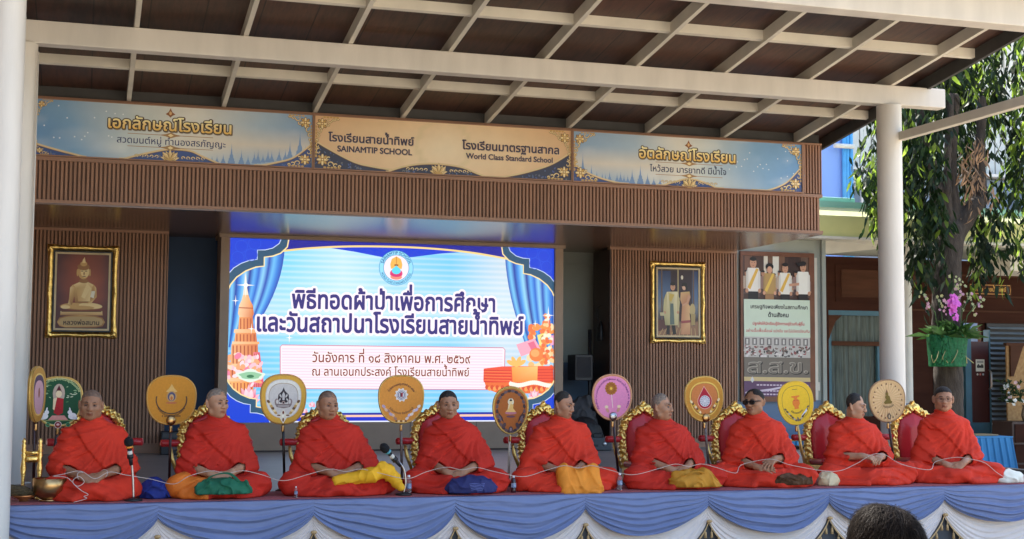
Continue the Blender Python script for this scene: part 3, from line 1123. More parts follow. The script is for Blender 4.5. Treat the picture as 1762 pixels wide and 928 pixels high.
def sign(name, label, X0, X1, Z0, Z1):
    t = thing(name, label, 'sign', (X0, FY - 0.030, Z0), group='printed banners along the fascia')
    W, H = X1 - X0, Z1 - Z0
    b = MB().box(0, W, 0.0, 0.028, 0, H); b.build('backing_board', M['trimwood'], t)
    b = MB()
    b.box(0, W, -0.016, -0.0005, 0, 0.012); b.box(0, W, -0.016, -0.0005, H - 0.012, H)
    b.box(0, 0.012, -0.016, -0.0005, 0.0122, H - 0.0122); b.box(W - 0.012, W, -0.016, -0.0005, 0.0122, H - 0.0122)
    b.build('frame', M['trimwood'], t)
    return t, Art(0.0006), W, H

NAVY, NAVY2 = rgb(62, 84, 140), rgb(44, 60, 108)
EDGE = rgb(226, 200, 150)
def wave(a, f, top, H, col, f_bottom=None):
    tp = [f(*p) for p in curve(top)]
    tp = [(max(0.012, p[0]), max(0.012, p[1])) for p in tp]
    band(a, tp, [(p[0], 0.012) for p in tp], col)
    a.line(tp, 0.020, EDGE); a.line([(p[0], p[1] - .012) for p in tp], 0.006, GOLD_D)
    rnd = random.Random(len(a.v))
    for k in range(60):
        p = rnd.choice(tp)
        if p[1] > 0.07:
            a.ell(p[0] + rnd.uniform(-.03, .03), 0.02 + rnd.random() * (p[1] - 0.06), rnd.uniform(.006, .016), rnd.uniform(.004, .010), rnd.choice((rgb(96, 112, 150), rgb(120, 120, 120), rgb(80, 100, 160))), 7, rnd.random() * 3)

def blue_bg(flip):
    st = [(0, rgb(104, 150, 196)), (.18, rgb(132, 172, 206)), (.42, rgb(206, 214, 210)), (.55, rgb(226, 224, 212)), (.78, rgb(170, 192, 208)), (1, rgb(140, 170, 200))]
    def fn(x, y):
        xx = 1 - x if flip else x
        c = ramp(st, min(1, max(0, xx + 0.16 * (n2(x * 4, y, 2.1, 1) - .5))))
        warm = max(0, 1 - abs(y - .38) / .34) * max(0, min(1, (xx - .45) / .2)) * .75
        c = lerp(c, rgb(232, 216, 190), warm)
        c = lerp(c, rgb(240, 240, 232), max(0, n2(x * 5, y * 1.5, 3.0, 5) - .55) * 1.0)
        return c
    return fn

# left banner
t, a, W, H = sign('school_banner', 'blue banner with gold title lettering at the left end of the fascia', -0.72, 2.272, 3.886, 4.478)
f = homog([(147, 387), (1248, 455), (1246, 690), (135, 632)], [(0.175, H), (W, H), (W, 0), (0.175, 0)])
a.grid(0.01, 0.01, W - .01, H - .01, 60, 16, blue_bg(False))
rnd = random.Random(4)
for k in range(16):
    u, v = 0.2 + rnd.random() * 0.9, 0.15 + rnd.random() * .4
    a.ell(u, v, .008, .008, rgb(235, 240, 240), 8)
for (x, s_) in ((885, .5), (918, 1.25), (958, .85), (1010, .7), (1025, .8), (1065, .75), (1080, .6), (1110, .7), (1153, 1.15), (1193, 1.9), (860, .35), (840, .3), (985, .5), (1045, .45), (1135, .6), (1215, .7)):
    u, v = f(x, 665 - (x - 860) * 0.12)
    spire(a, u, max(.014, v - .05), 0.155 * s_ + .03, 0.028 * (.6 + s_ * .55), rgb(128, 158, 198))
wave(a, f, [(100, 560), (137, 580), (230, 610), (340, 640)], H, NAVY)
wave(a, f, [(470, 652), (530, 635), (600, 618), (672, 606), (750, 612), (800, 635), (870, 668)], H, NAVY)
wave(a, f, [(1010, 680), (1100, 662), (1170, 640), (1240, 585)], H, NAVY)
tt = 'เอกลักษณ์โรงเรียน'
u, v = f(675, 527); w_ = f(925, 527)[0] - f(425, 505)[0]
a.text(tt, u + .004, v - .006, w_ / text_mesh(tt)[2], rgb(150, 134, 110), 0.095)
a.text(tt, u, v, w_ / text_mesh(tt)[2], rgb(58, 36, 22), 0.078)
a.text(tt, u, v, w_ / text_mesh(tt)[2], [rgb(236, 184, 72), rgb(255, 246, 190)], 0.022)
tt = 'สวดมนต์หมู่ ทำนองสรภัญญะ'
u, v = f(680, 588); w_ = f(898, 597)[0] - f(462, 575)[0]
a.text(tt, u, v, w_ / text_mesh(tt)[2], rgb(46, 54, 98), 0.012)
u0, v0 = f(505, 540); u1, _ = f(845, 557); rule(a, u0, u1, f(675, 547)[1], rgb(170, 130, 80))
rule(a, u0, u1, f(672, 600)[1], rgb(170, 130, 80))
u, v = f(676, 453)
a.poly([(u - .05, v - .01), (u - .02, v + .012), (u, v + .055), (u + .02, v + .012), (u + .05, v - .01), (u + .02, v - .025), (u, v - .045), (u - .02, v - .025)], rgb(150, 96, 56)); a.ell(u, v, .014, .02, rgb(230, 190, 130), 8)
u, v = f(672, 650); lotus(a, u, v, 0.12)
for k in range(5):
    scroll(a, u + .13 + k * .05, .045, .022, 0, 1, .008); scroll(a, u - .13 - k * .05, .045, .022, PI, -1, .008)
corner(a, W - .012, H - .012, -1, -1); corner(a, W - .012, .012, -1, 1); corner(a, .185, H - .012, 1, -1, .6); corner(a, .185, .012, 1, 1, .5)
a.build("print", M["print"], t)

# middle banner
t, a, W, H = sign('school_banner', 'cream banner with the school name in Thai and English in mid fascia', 2.276, 5.2115, 3.886, 4.478)
f = homog([(92, 225), (1117, 285), (1117, 503), (90, 458)], [(0, H), (W, H), (W, 0), (0, 0)])
def cream_bg(x, y):
    d = math.hypot((x - .5) * 1.6, (y - .5) * .7)
    c = ramp([(0, rgb(246, 226, 190)), (.45, rgb(238, 206, 162)), (.9, rgb(220, 178, 132))], d + .12 * (n2(x * 4, y, 2.5, 9) - .5))
    if abs(math.hypot((x - .49) * W, (y - .55) * H) - .30) < .03:
        c = lerp(c, rgb(226, 206, 160), .5)
    return c
a.grid(0.01, 0.01, W - .01, H - .01, 60, 16, cream_bg)
DK = rgb(58, 62, 84)
wave(a, f, [(88, 330), (140, 365), (250, 425), (330, 446), (430, 462)], H, DK)
wave(a, f, [(380, 470), (440, 448), (510, 434), (590, 432), (680, 445), (740, 470), (800, 492)], H, DK)
wave(a, f, [(780, 495), (880, 478), (960, 458), (1040, 428), (1117, 378)], H, DK)
for tt, x, y, x0, x1, bo in (('โรงเรียนสายน้ำทิพย์', 323, 347, 152, 494, .03), ('SAINAMTIP SCHOOL', 336, 389, 187, 485, .035), ('โรงเรียนมาตรฐานสากล', 878, 378, 685, 1070, .03), ('World Class Standard School', 872, 416, 702, 1045, .03)):
    u, v = f(x, y); w_ = f(x1, y)[0] - f(x0, y)[0]
    h_ = w_ / text_mesh(tt)[2]
    a.text(tt, u + .008, v - .008, h_, rgb(226, 196, 160), bo + .01)
    a.text(tt, u, v, h_, rgb(66, 56, 76), bo)
u, v = f(590, 472); lotus(a, u, v, 0.125)
for k in range(5):
    scroll(a, u + .14 + k * .05, .05, .022, 0, 1, .008); scroll(a, u - .14 - k * .05, .05, .022, PI, -1, .008)
corner(a, .014, H - .012, 1, -1); corner(a, .014, .012, 1, 1, 1.1); corner(a, W - .014, H - .012, -1, -1); corner(a, W - .014, .012, -1, 1, 1.1)
a.build("print", M["print"], t)

# right banner
t, a, W, H = sign('school_banner', 'blue banner with gold title lettering beside the slatted fascia end', 5.2155, 8.134, 3.886, 4.478)
f = homog([(193, 518), (1112, 570), (1112, 772), (190, 735)], [(0, H), (W, H), (W, 0), (0, 0)])
a.grid(0.01, 0.01, W - .01, H - .01, 60, 16, blue_bg(True))
for k in range(22):
    u, v = 1.9 + rnd.random() * 0.9, 0.15 + rnd.random() * .4
    a.ell(u, v, .007, .007, rgb(240, 240, 235), 8)
for (x, s_) in ((233, 1.8), (268, 1.0), (290, .6), (312, .55), (342, .75), (372, .6), (386, .7), (400, .5), (433, .95), (466, 1.3), (495, .7), (520, .4), (545, .35), (215, .7), (250, .6), (325, .5), (415, .5)):
    u, v = f(x, 700 + (x - 230) * .14)
    spire(a, u, max(.014, v - .06), 0.155 * s_ + .03, 0.030 * (.6 + s_ * .55), rgb(124, 154, 196))
wave(a, f, [(190, 655), (240, 690), (310, 720), (420, 748)], H, NAVY)
wave(a, f, [(530, 755), (590, 735), (660, 718), (730, 735), (800, 770)], H, NAVY)
wave(a, f, [(910, 772), (980, 760), (1050, 728), (1112, 660)], H, NAVY)
tt = 'อัตลักษณ์โรงเรียน'
u, v = f(658, 641); w_ = f(853, 641)[0] - f(462, 641)[0]
a.text(tt, u + .004, v - .006, w_ / text_mesh(tt)[2], rgb(150, 134, 110), 0.095)
a.text(tt, u, v, w_ / text_mesh(tt)[2], rgb(58, 36, 22), 0.078)
a.text(tt, u, v, w_ / text_mesh(tt)[2], [rgb(236, 184, 72), rgb(255, 246, 190)], 0.022)
tt = 'ไหว้สวย มารยาทดี มีน้ำใจ'
u, v = f(660, 694); w_ = f(812, 694)[0] - f(505, 694)[0]
a.text(tt, u, v, w_ / text_mesh(tt)[2], rgb(36, 42, 76), 0.014)
u0, v0 = f(528, 652); u1, _ = f(795, 660); rule(a, u0, u1, f(660, 655)[1], rgb(170, 130, 80)); rule(a, u0, u1, f(660, 706)[1], rgb(170, 130, 80))
u, v = f(661, 577)
a.poly([(u - .05, v - .01), (u - .02, v + .012), (u, v + .055), (u + .02, v + .012), (u + .05, v - .01), (u + .02, v - .025), (u, v - .045), (u - .02, v - .025)], rgb(150, 96, 56)); a.ell(u, v, .014, .02, rgb(230, 190, 130), 8)
u, v = f(662, 752); lotus(a, u, v, 0.125)
for k in range(5):
    scroll(a, u + .13 + k * .05, .05, .022, 0, 1, .008); scroll(a, u - .13 - k * .05, .05, .022, PI, -1, .008)
corner(a, .014, H - .012, 1, -1); corner(a, .014, .012, 1, 1, 1.1); corner(a, W - .014, H - .012, -1, -1); corner(a, W - .014, .012, -1, 1, 1.1)
a.build("print", M["print"], t)

# ------------------------------------------------------------ LED screen
X0, X1, Z0, Z1 = 1.6535, 5.8365, 1.1045, 3.3515
t = thing('led_screen', 'large lit LED screen announcing a ceremony in purple Thai letters', 'screen', (X0, WY + 0.055, Z0))
W, H = X1 - X0, Z1 - Z0
b = MB().box(0, W, 0.001, 0.02, 0, H); b.build('panel', M['black'], t)
a = Art(0.0007)
f = homog([(70, 100), (1470, 147), (1465, 866), (53, 893)], [(0, H), (W, H), (W, 0), (0, 0)])
def scr_bg(x, y):
    c = ramp([(0, rgb(110, 190, 240)), (.2, rgb(130, 215, 245)), (.38, rgb(196, 232, 246)), (.55, rgb(150, 216, 246)), (.72, rgb(120, 204, 248)), (.86, rgb(206, 222, 232)), (1, rgb(150, 200, 235))], x + .1 * (n2(x * 2, y, 2, 3) - .5))
    c = lerp(c, rgb(226, 242, 248), .45 * max(0, 1 - abs(y - .62) / .25))
    c = lerp(c, rgb(96, 190, 246), .55 * max(0, 1 - abs(y - .16) / .14))
    s_ = math.sin(y * 200)
    c = lerp(c, rgb(240, 240, 250), .30 * max(0, s_))
    c = lerp(c, rgb(90, 190, 240), .12 * max(0, -s_))
    return c
a.grid(0, 0, W, H, 24, 190, scr_bg)
def drape_art(xt, xb, side):
    cols = [rgb(34, 70, 178), rgb(120, 200, 248), rgb(30, 60, 165), rgb(70, 150, 232), rgb(150, 214, 250), rgb(26, 46, 150), rgb(96, 176, 244), rgb(40, 100, 205), rgb(140, 208, 250), rgb(36, 72, 180), rgb(110, 190, 246), rgb(60, 130, 220)]
    n = len(cols)
    a.layer()
    for k in range(n):
        for j in range(10):
            t0, t1 = j / 10, (j + 1) / 10
            def X(q, tt_):
                e = tt_ ** 1.9
                return xt[0] + (xt[1] - xt[0]) * q + ((xb[0] + (xb[1] - xb[0]) * q) - (xt[0] + (xt[1] - xt[0]) * q)) * e
            y0, y1 = 130 + 440 * t0, 130 + 440 * t1
            q0, q1 = k / n, (k + 1) / n
            a.poly([f(X(q0, t1), y1), f(X(q1, t1), y1), f(X(q1, t0), y0), f(X(q0, t0), y0)], [cols[k], cols[(k + 1) % n], cols[(k + 1) % n], cols[k]], False)
drape_art((62, 312), (56, 118), 1)
drape_art((1262, 1468), (1358, 1466), -1)
# top band, arc and swag
arc = curve([(296, 157), (420, 145), (560, 138), (700, 137), (860, 141), (1000, 150), (1140, 166), (1278, 190)])
topl = [(x, 100 + (x - 70) * 0.0336) for x, y in arc]
band(a, [f(*p) for p in topl], [f(*p) for p in arc], rgb(28, 32, 150))
put(a, f, [(495, 141), (600, 140), (700, 139), (860, 143), (1000, 152), (1085, 160), (980, 168), (870, 182), (800, 186), (735, 182), (620, 160)], rgb(16, 60, 214))
a.line([f(*p) for p in arc], 0.024, rgb(250, 214, 140))
# sparkles / soft glow
def glow(x, y, r, col, n=16):
    cu, cv = f(x, y)
    a.poly([(cu - r, cv), (cu - r * .1, cv + r * .1), (cu, cv + r * 1.4), (cu + r * .1, cv + r * .1), (cu + r, cv), (cu + r * .1, cv - r * .1), (cu, cv - r * 1.4), (cu - r * .1, cv - r * .1)], col)
    a.ell(cu, cv, r * .25, r * .25, rgb(255, 250, 245), 10)
# stupa
OR1, OR2, OR3, OR4 = rgb(246, 168, 104), rgb(252, 206, 160), rgb(214, 116, 62), rgb(176, 84, 50)
def tier(xc, w0, w1, y0, y1, c0, c1, bars=0):
    put(a, f, [(xc - w0, y0), (xc + w0, y0), (xc + w1, y1), (xc - w1, y1)], [c0, c1, c1, c0])
    for k in range(bars):
        x = xc - w0 + (k + .5) * 2 * w0 / bars
        put(a, f, [(x - w0 / bars * .45, y0 + 6), (x + w0 / bars * .2, y0 + 6), (x + w0 / bars * .2, y1), (x - w0 / bars * .45, y1)], OR4)
put(a, f, [(137, 250), (143, 300), (152, 345), (128, 345), (134, 300)], rgb(252, 226, 205))
put(a, f, [(128, 345), (152, 345), (160, 370), (172, 390), (176, 425), (170, 440), (112, 440), (106, 425), (110, 390), (121, 370)], [OR2, OR1, OR1, OR3, OR3, OR3, OR2, OR2, OR2, OR2])
a.line([f(110, 400), f(173, 402)], .012, OR4)
tier(141, 30, 34, 440, 492, OR1, OR3, 4); tier(141, 52, 54, 492, 508, OR2, OR1)
tier(140, 46, 50, 508, 545, OR1, OR3, 6); tier(140, 60, 60, 545, 556, OR2, OR1)
tier(135, 58, 62, 556, 640, rgb(244, 176, 120), OR3, 7); tier(130, 76, 76, 640, 660, OR2, OR1)
tier(128, 74, 76, 660, 700, rgb(240, 150, 100), OR3, 8)
tier(120, 74, 74, 700, 716, OR2, OR1); tier(112, 62, 62, 716, 770, rgb(250, 190, 120), rgb(236, 140, 60), 8); tier(112, 62, 62, 770, 800, rgb(236, 150, 70), rgb(226, 110, 50))
tier(188, 14, 34, 590, 740, rgb(240, 130, 140), rgb(224, 90, 110), 3)
PK1, PK2, PK3 = rgb(250, 196, 208), rgb(240, 130, 160), rgb(226, 80, 122)
rnd = random.Random(11)
for k in range(70):
    x, y = rnd.gauss(150, 45), rnd.gauss(650, 40)
    if 58 < x < 225 and 590 < y < 735:
        u, v = f(x, y); a.ell(u, v, rnd.uniform(.02, .055), rnd.uniform(.015, .035), rnd.choice((PK1, PK2, rgb(250, 214, 190), rgb(248, 170, 120), rgb(252, 220, 226))), 9, rnd.random() * 3)
# lotus leaf and big pink lotus
u, v = f(160, 690)
a.poly([(u + .17 * math.cos(q) * (1 + .12 * math.sin(5 * q)), v + .07 * math.sin(q) * (1 + .2 * math.cos(4 * q))) for q in [k * PI / 14 for k in range(28)]], rgb(226, 240, 226))
a.poly([(u + .13 * math.cos(q) * (1 + .12 * math.sin(5 * q)), v + .045 * math.sin(q)) for q in [k * PI / 14 for k in range(28)]], rgb(150, 200, 160)); a.ell(u, v - .01, .045, .02, rgb(60, 120, 80), 12)
def pink_lotus(x, y, s):
    u, v = f(x, y)
    for an, L_, c in ((2.5, .8, PK2), (.65, .8, PK2), (2.05, .95, PK3), (1.1, .95, PK3), (1.57, 1.05, PK2), (1.8, .85, PK1), (1.33, .8, PK1), (2.9, .7, PK1), (.25, .7, PK2)):
        tip = (u + math.cos(an) * s * L_, v + math.sin(an) * s * L_)
        nx, ny = -math.sin(an) * s * .2, math.cos(an) * s * .2
        md = (u + math.cos(an) * s * L_ * .5, v + math.sin(an) * s * L_ * .5)
        a.poly([(u, v), (md[0] - nx, md[1] - ny), tip, (md[0] + nx, md[1] + ny)], [c, c, lerp(c, rgb(255, 240, 245), .6), c])
put(a, f, [(140, 860), (146, 860), (153, 800), (146, 800)], rgb(70, 110, 80))
pink_lotus(152, 805, .21); pink_lotus(110, 832, .10); pink_lotus(395, 852, .09); pink_lotus(432, 820, .07)
a.line([f(418, 860), f(430, 822)], .012, rgb(90, 110, 150))
# title box
bx = [(300, 558), (1254, 562), (1262, 570), (1258, 730), (1250, 738), (300, 744), (292, 736), (292, 566)]
put(a, f, bx, rgb(253, 234, 242))
for k in range(14):
    y = 572 + k * 12
    put(a, f, [(300, y), (1252, y), (1252, y + 5), (300, y + 5)], rgb(250, 214, 228))
a.line([f(*p) for p in bx], .010, rgb(206, 120, 146), True)
# robe stack, tray, flowers, banknotes at the right
RD1, RD2, RD3 = rgb(238, 84, 50), rgb(204, 48, 32), rgb(252, 128, 70)
for k in range(40):
    x, y = rnd.uniform(1365, 1466), rnd.uniform(455, 650)
    u, v = f(x, y); a.ell(u, v, rnd.uniform(.03, .06), rnd.uniform(.03, .05), rnd.choice((rgb(250, 150, 70), rgb(252, 190, 120), rgb(244, 120, 60), rgb(255, 220, 170))), 9)
put(a, f, [(1310, 548), (1388, 522), (1412, 566), (1330, 598)], rgb(250, 170, 190)); put(a, f, [(1358, 542), (1384, 533), (1398, 562), (1374, 572)], rgb(230, 110, 140))
put(a, f, [(1398, 508), (1440, 496), (1450, 545), (1408, 552)], rgb(248, 226, 130)); u, v = f(1424, 524); a.ell(u, v, .04, .055, rgb(190, 150, 80), 12)
put(a, f, [(1450, 510), (1467, 508), (1467, 548), (1454, 552)], rgb(250, 170, 210))
u, v = f(1395, 590); a.ell(u, v, .10, .09, rgb(244, 130, 60), 14); a.ell(u - .02, v + .02, .06, .05, rgb(252, 170, 100), 12)
put(a, f, [(1172, 650), (1250, 640), (1464, 636), (1466, 704), (1180, 712), (1170, 700)], RD1)
for k in range(5):
    y = 655 + k * 12
    put(a, f, [(1170, y), (1290, y + 2), (1290, y + 5), (1172, y + 4)], RD2); put(a, f, [(1370, y - 4), (1466, y - 5), (1466, y - 2), (1370, y)], RD2)
    put(a, f, [(1174, y + 5), (1288, y + 6), (1288, y + 9), (1176, y + 8)], RD3)
put(a, f, [(1290, 642), (1400, 638), (1398, 706), (1294, 710)], [rgb(250, 170, 80), rgb(252, 200, 120), rgb(246, 150, 60), rgb(244, 130, 50)])
for an in (.5, 1.2, 2.0, 2.7):
    u, v = f(1310, 632); a.ell(u + .07 * math.cos(an), v + .04 * math.sin(an), .075, .03, rgb(250, 190, 100), 12, an)
put(a, f, [(1175, 708), (1466, 702), (1466, 740), (1420, 752), (1230, 752), (1184, 735)], rgb(236, 110, 50))
for k in range(26):
    u, v = f(1185 + k * 11, 728 + 6 * (k % 2)); a.ell(u, v, .026, .03, rgb(250, 160, 84) if k % 2 else rgb(214, 80, 40), 8)
for k in range(22):
    u, v = f(1285 + k * 8.4, 712 + 6 * math.sin(k * .4)); a.ell(u, v, .024, .03, rgb(255, 240, 226), 9)
for k in range(5):
    u, v = f(1300 + (k % 2) * 10, 722 + k * 6); a.ell(u, v, .024, .022, rgb(255, 240, 226), 9)
for k in range(16):                                     # flower tower behind the tray
    y = 430 + k * 13; w_ = 6 + k * 1.7
    for q in range(3):
        u, v = f(1440 + rnd.uniform(-w_, min(w_, 24)), y + rnd.uniform(-5, 5)); a.ell(u, v, rnd.uniform(.02, .035), rnd.uniform(.02, .03), rnd.choice((rgb(252, 206, 150), rgb(244, 140, 70), rgb(255, 236, 210), rgb(236, 110, 60))), 9)
pink_lotus(1385, 775, .13)
for k in range(34):
    x, y = rnd.uniform(1330, 1464), rnd.uniform(765, 850)
    u, v = f(x, y); a.ell(u, v, rnd.uniform(.03, .06), rnd.uniform(.02, .045), rnd.choice((PK1, rgb(246, 160, 214), rgb(250, 210, 230), rgb(236, 120, 190))), 9, rnd.random() * 3)
# bottom stripes
for y0, y1, c in ((852, 861, rgb(32, 42, 160)), (861, 870, rgb(252, 198, 172)), (870, 886, rgb(26, 44, 200)), (886, 891, rgb(236, 240, 255))):
    put(a, f, [(140, y0), (1466, y0 - 25), (1466, y1 - 25), (140, y1)], c)
# ornate corners
def corner_art(mir, flipv):
    def g_(x, y):
        if mir: x = W - x
        if flipv: y = H - y
        return (x, y)
    # inner (white) edge and outer (gold) edge, metres from the top-left corner
    s_ = .85 if flipv else 1.0
    inner = [(.62, 0), (.60, .05), (.52, .11), (.43, .135), (.335, .14), (.335, .255), (.24, .27), (.14, .31), (.05, .37), (0, .43)]
    outer = [(.715, 0), (.70, .09), (.62, .17), (.52, .21), (.42, .225), (.42, .335), (.32, .35), (.2, .40), (.09, .48), (.02, .57), (0, .62)]
    inner = [(x * s_, H - y * s_) for x, y in inner]; outer = [(x * s_, H - y * s_) for x, y in outer]
    q = [g_(*p) for p in outer] + [g_(0, H)]
    a.poly(q, rgb(42, 82, 112)) if False else None
    # fan of triangles keeps the concave shape exact
    a.layer()
    o_ = g_(0, H)
    for p0, p1 in zip(outer, outer[1:]):
        a.poly([o_, g_(*p0), g_(*p1)], rgb(42, 82, 112), False)
    a.layer()
    for p0, p1 in zip(inner, inner[1:]):
        a.poly([o_, g_(*p0), g_(*p1)], rgb(18, 62, 210), False)
    a.line([g_(*p) for p in inner], .010, rgb(200, 214, 245)); a.line([g_(*p) for p in outer], .016, rgb(252, 222, 160))
    if not flipv:
        for (cx, cy) in ((.14, .1), (.30, .06), (.10, .24), (.26, .2)):
            u_, v_ = g_(cx, H - cy)
            a.line([(u_ + .075 * math.cos(q_ * PI / 8), v_ + .075 * math.sin(q_ * PI / 8)) for q_ in range(17)], .006, rgb(44, 92, 226))
for mi in (False, True):
    for fv in (False, True):
        corner_art(mi, fv)
# emblem
cu, cv = f(798, 228); r = .222
a.ell(cu, cv, r, r, rgb(60, 140, 190), 40); a.ell(cu, cv, r * .97, r * .97, rgb(150, 222, 250), 40); a.ell(cu, cv, r * .75, r * .75, rgb(60, 140, 190), 40); a.ell(cu, cv, r * .72, r * .72, rgb(252, 234, 244), 40)
a.poly([(cu, cv + r * .66), (cu + .06, cv + r * .5), (cu + .078, cv + r * .2), (cu + .07, cv - r * .05), (cu - .07, cv - r * .05), (cu - .078, cv + r * .2), (cu - .06, cv + r * .5)], rgb(244, 184, 84))
a.ell(cu, cv + .035, .03, .012, rgb(150, 90, 40), 12); a.line([(cu, cv + .14), (cu, cv + .05)], .008, rgb(190, 120, 50))
a.ell(cu, cv - .07, .082, .06, rgb(226, 60, 130), 20); a.ell(cu, cv - .115, .075, .035, rgb(240, 140, 120), 18); a.ell(cu, cv - .085, .07, .03, rgb(214, 40, 110), 18)
a.poly([(cu, cv + .03)] + [(cu + .058 * math.cos(q), cv - .035 + .045 * math.sin(q)) for q in [PI * .15 - k * PI * 1.3 / 16 for k in range(17)]], rgb(96, 216, 240))
def ringtext(tt, h, rad, a0, span, col, bold):
    w_ = text_mesh(tt, bold, .05)[2] * h
    def fn(x, y):
        an = a0 - (x / w_) * span
        return (cu + (rad + y * math.copysign(1, span)) * math.cos(an), cv + (rad + y * math.copysign(1, span)) * math.sin(an))
    a.text(tt, 0, 0, h, col, bold, fn=fn, track=.05)
ringtext('SAINAMTIP SCHOOL', .052, r * .78, PI / 2, 2.55, rgb(20, 80, 150), .03)
ringtext('WORLD CLASS STANDARD SCHOOL', .042, r * .93, -PI / 2, -2.5, rgb(30, 90, 150), .03)
# lettering
for tt, x, y, x0, x1, hk in (('พิธีทอดผ้าป่าเพื่อการศึกษา', 785, 406, 342, 1226, 1.22), ('และวันสถาปนาโรงเรียนสายน้ำทิพย์', 773, 503, 195, 1352, 1.22)):
    u, v = f(x, y); u += .035; w_ = f(x1, y)[0] - f(x0, y)[0]
    h_ = w_ / text_mesh(tt)[2]
    for col, bo in ((rgb(253, 238, 248), .125), (rgb(46, 30, 116), .034)):
        vs, fs, bw = text_mesh(tt, bo)
        a.text(tt, u, v, h_ * hk, col, bo, width=w_)
for tt, x, y, x0, x1 in (('วันอังคาร ที่ ๑๘ สิงหาคม พ.ศ. ๒๕๖๙', 781, 629, 440, 1122), ('ณ ลานเอนกประสงค์ โรงเรียนสายน้ำทิพย์', 778, 685, 437, 1118)):
    u, v = f(x, y); w_ = f(x1, y)[0] - f(x0, y)[0]
    h_ = w_ / text_mesh(tt)[2]
    a.text(tt, u, v, h_ * 1.15, rgb(255, 245, 245), .06, width=w_)
    a.text(tt, u, v, h_ * 1.15, rgb(136, 52, 36), .016, width=w_)
for x, y, r_ in ((140, 303, .11), (165, 490, .05), (1445, 425, .09), (332, 527, .05), (1390, 460, .04), (95, 370, .05)):
    glow(x, y, r_, rgb(255, 244, 236))
a.build('picture', M['led'], t)

# ------------------------------------------------------------ framed pictures
def picture(label, X0, X1, Z0, Z1, fw, group='gilt framed pictures on the slat walls'):
    t = thing('framed_picture', label, 'picture', (X0, WY - 0.003, Z0), group=group)
    W, H = X1 - X0, Z1 - Z0
    s_ = SDF((-.04, -.075, -.04), (W + .04, .012, H + .04), 0.0075)
    x, y, z = s_.G()
    dx = np.minimum(x, W - x); dz = np.minimum(z, H - z)
    e = np.minimum(dx, dz)                       # distance from the outer edge, inwards
    prof = 0.028 + 0.016 * np.cos((e - fw * .3) / fw * 5.0) - 0.012 * np.clip(e / fw, 0, 1)
    along = np.where(dx < dz, z, x)
    carve = 0.006 * np.sin(along * 60) * np.sin(e / fw * 6)
    cor = np.exp(-((dx + dz) / .12) ** 2) + 0.8 * np.exp(-((dx - W / 2) ** 2 + 20 * dz ** 2) / .006) + .8 * np.exp(-((dz - H / 2) ** 2 + 20 * dx ** 2) / .006)
    n_ = vnoise(x * 55 + 0 * z, y * 0 + 3 + 0 * z, z * 55 + 0 * x)
    prof = prof + carve * .35 + cor * (0.012 + 0.018 * (n_ - .4))
    d1 = np.maximum(np.maximum(-e - .004 - .016 * np.clip(cor, 0, 1), e - fw), -(y + prof))
    s_.d = np.maximum(d1, y - 0.0).astype(np.float32)
    s_.build('frame', M['gold'], t)
    b = MB().box(fw * .7, W - fw * .7, -0.022, -0.002, fw * .7, H - fw * .7); b.build('backing', M['black'], t)
    b = MB()
    w2 = fw * .98
    b.box(w2 - .004, w2 + .018, -.030, -.0225, w2 - .004, H - w2 + .004); b.box(W - w2 - .018, W - w2 + .004, -.030, -.0225, w2 - .004, H - w2 + .004)
    b.box(w2 + .0182, W - w2 - .0182, -.030, -.0225, w2 - .004, w2 + .018); b.box(w2 + .0182, W - w2 - .0182, -.030, -.0225, H - w2 - .018, H - w2 + .004)
    b.build('inner_border', mat('cream_mount', (.62, .50, .30), .6), t)
    return t, Art(0.0003), W, H, w2 + .018

t, a, W, H, m_ = picture('gilt framed picture of a golden seated statue on a red brown ground', -0.437, 0.335, 2.120, 3.182, .078)
f = homog([(228, 140), (540, 147), (527, 553), (213, 550)], [(0, H), (W, H), (W, 0), (0, 0)])
def bg_b(x, y):
    d = math.hypot((x - .55) * 1.1, (y - .58) * .9)
    return ramp([(0, rgb(176, 96, 62)), (.3, rgb(146, 72, 50)), (.62, rgb(86, 44, 46))], d + .16 * (n2(x * 2, y * 3, 3, 2) - .5))
a.grid(m_, m_, W - m_, H - m_, 24, 34, bg_b)
G1, G2, G3, G4 = rgb(244, 214, 150), rgb(214, 168, 100), rgb(166, 112, 60), rgb(110, 66, 38)
put(a, f, [(262, 512), (502, 512), (502, 524), (262, 524)], rgb(60, 34, 44))
put(a, f, [(276, 455), (470, 455), (468, 436), (278, 436)], [G3, G2, G1, G1]); put(a, f, [(282, 440), (464, 440), (464, 434), (282, 434)], G4)
def E(x, y, rx, ry, c, rot=0):
    u, v = f(x, y); k = W / 313.
    a.ell(u, v, rx * k, ry * k, c, 20, rot)
E(372, 415, 98, 18, G3); E(330, 412, 52, 14, G2, .08); E(415, 412, 54, 14, G1, -.06); E(372, 420, 60, 9, G2); E(300, 418, 22, 9, G1)
put(a, f, [(345, 400), (338, 340), (335, 318), (370, 302), (400, 302), (432, 318), (428, 345), (420, 400)], [G3, G2, G1, G1, G1, G1, G2, G3])
put(a, f, [(335, 316), (322, 330), (317, 380), (312, 405), (330, 408), (340, 375), (348, 330)], [G2, G1, G2, G1, G3, G3, G2])
put(a, f, [(430, 316), (441, 330), (443, 372), (420, 398), (400, 402), (404, 392), (426, 366), (420, 330)], [G2, G1, G2, G1, G2, G3, G3, G2])
put(a, f, [(352, 330), (420, 330), (412, 392), (358, 392)], [G2, G1, G1, G2]); put(a, f, [(400, 306), (416, 330), (388, 380), (372, 372)], G1)
put(a, f, [(420, 345), (436, 345), (430, 378), (414, 372)], rgb(240, 230, 205))
E(384, 300, 22, 10, G3); E(384, 258, 27, 36, G2); E(390, 256, 20, 30, G1); E(384, 236, 28, 16, G3); E(385, 222, 16, 12, G2)
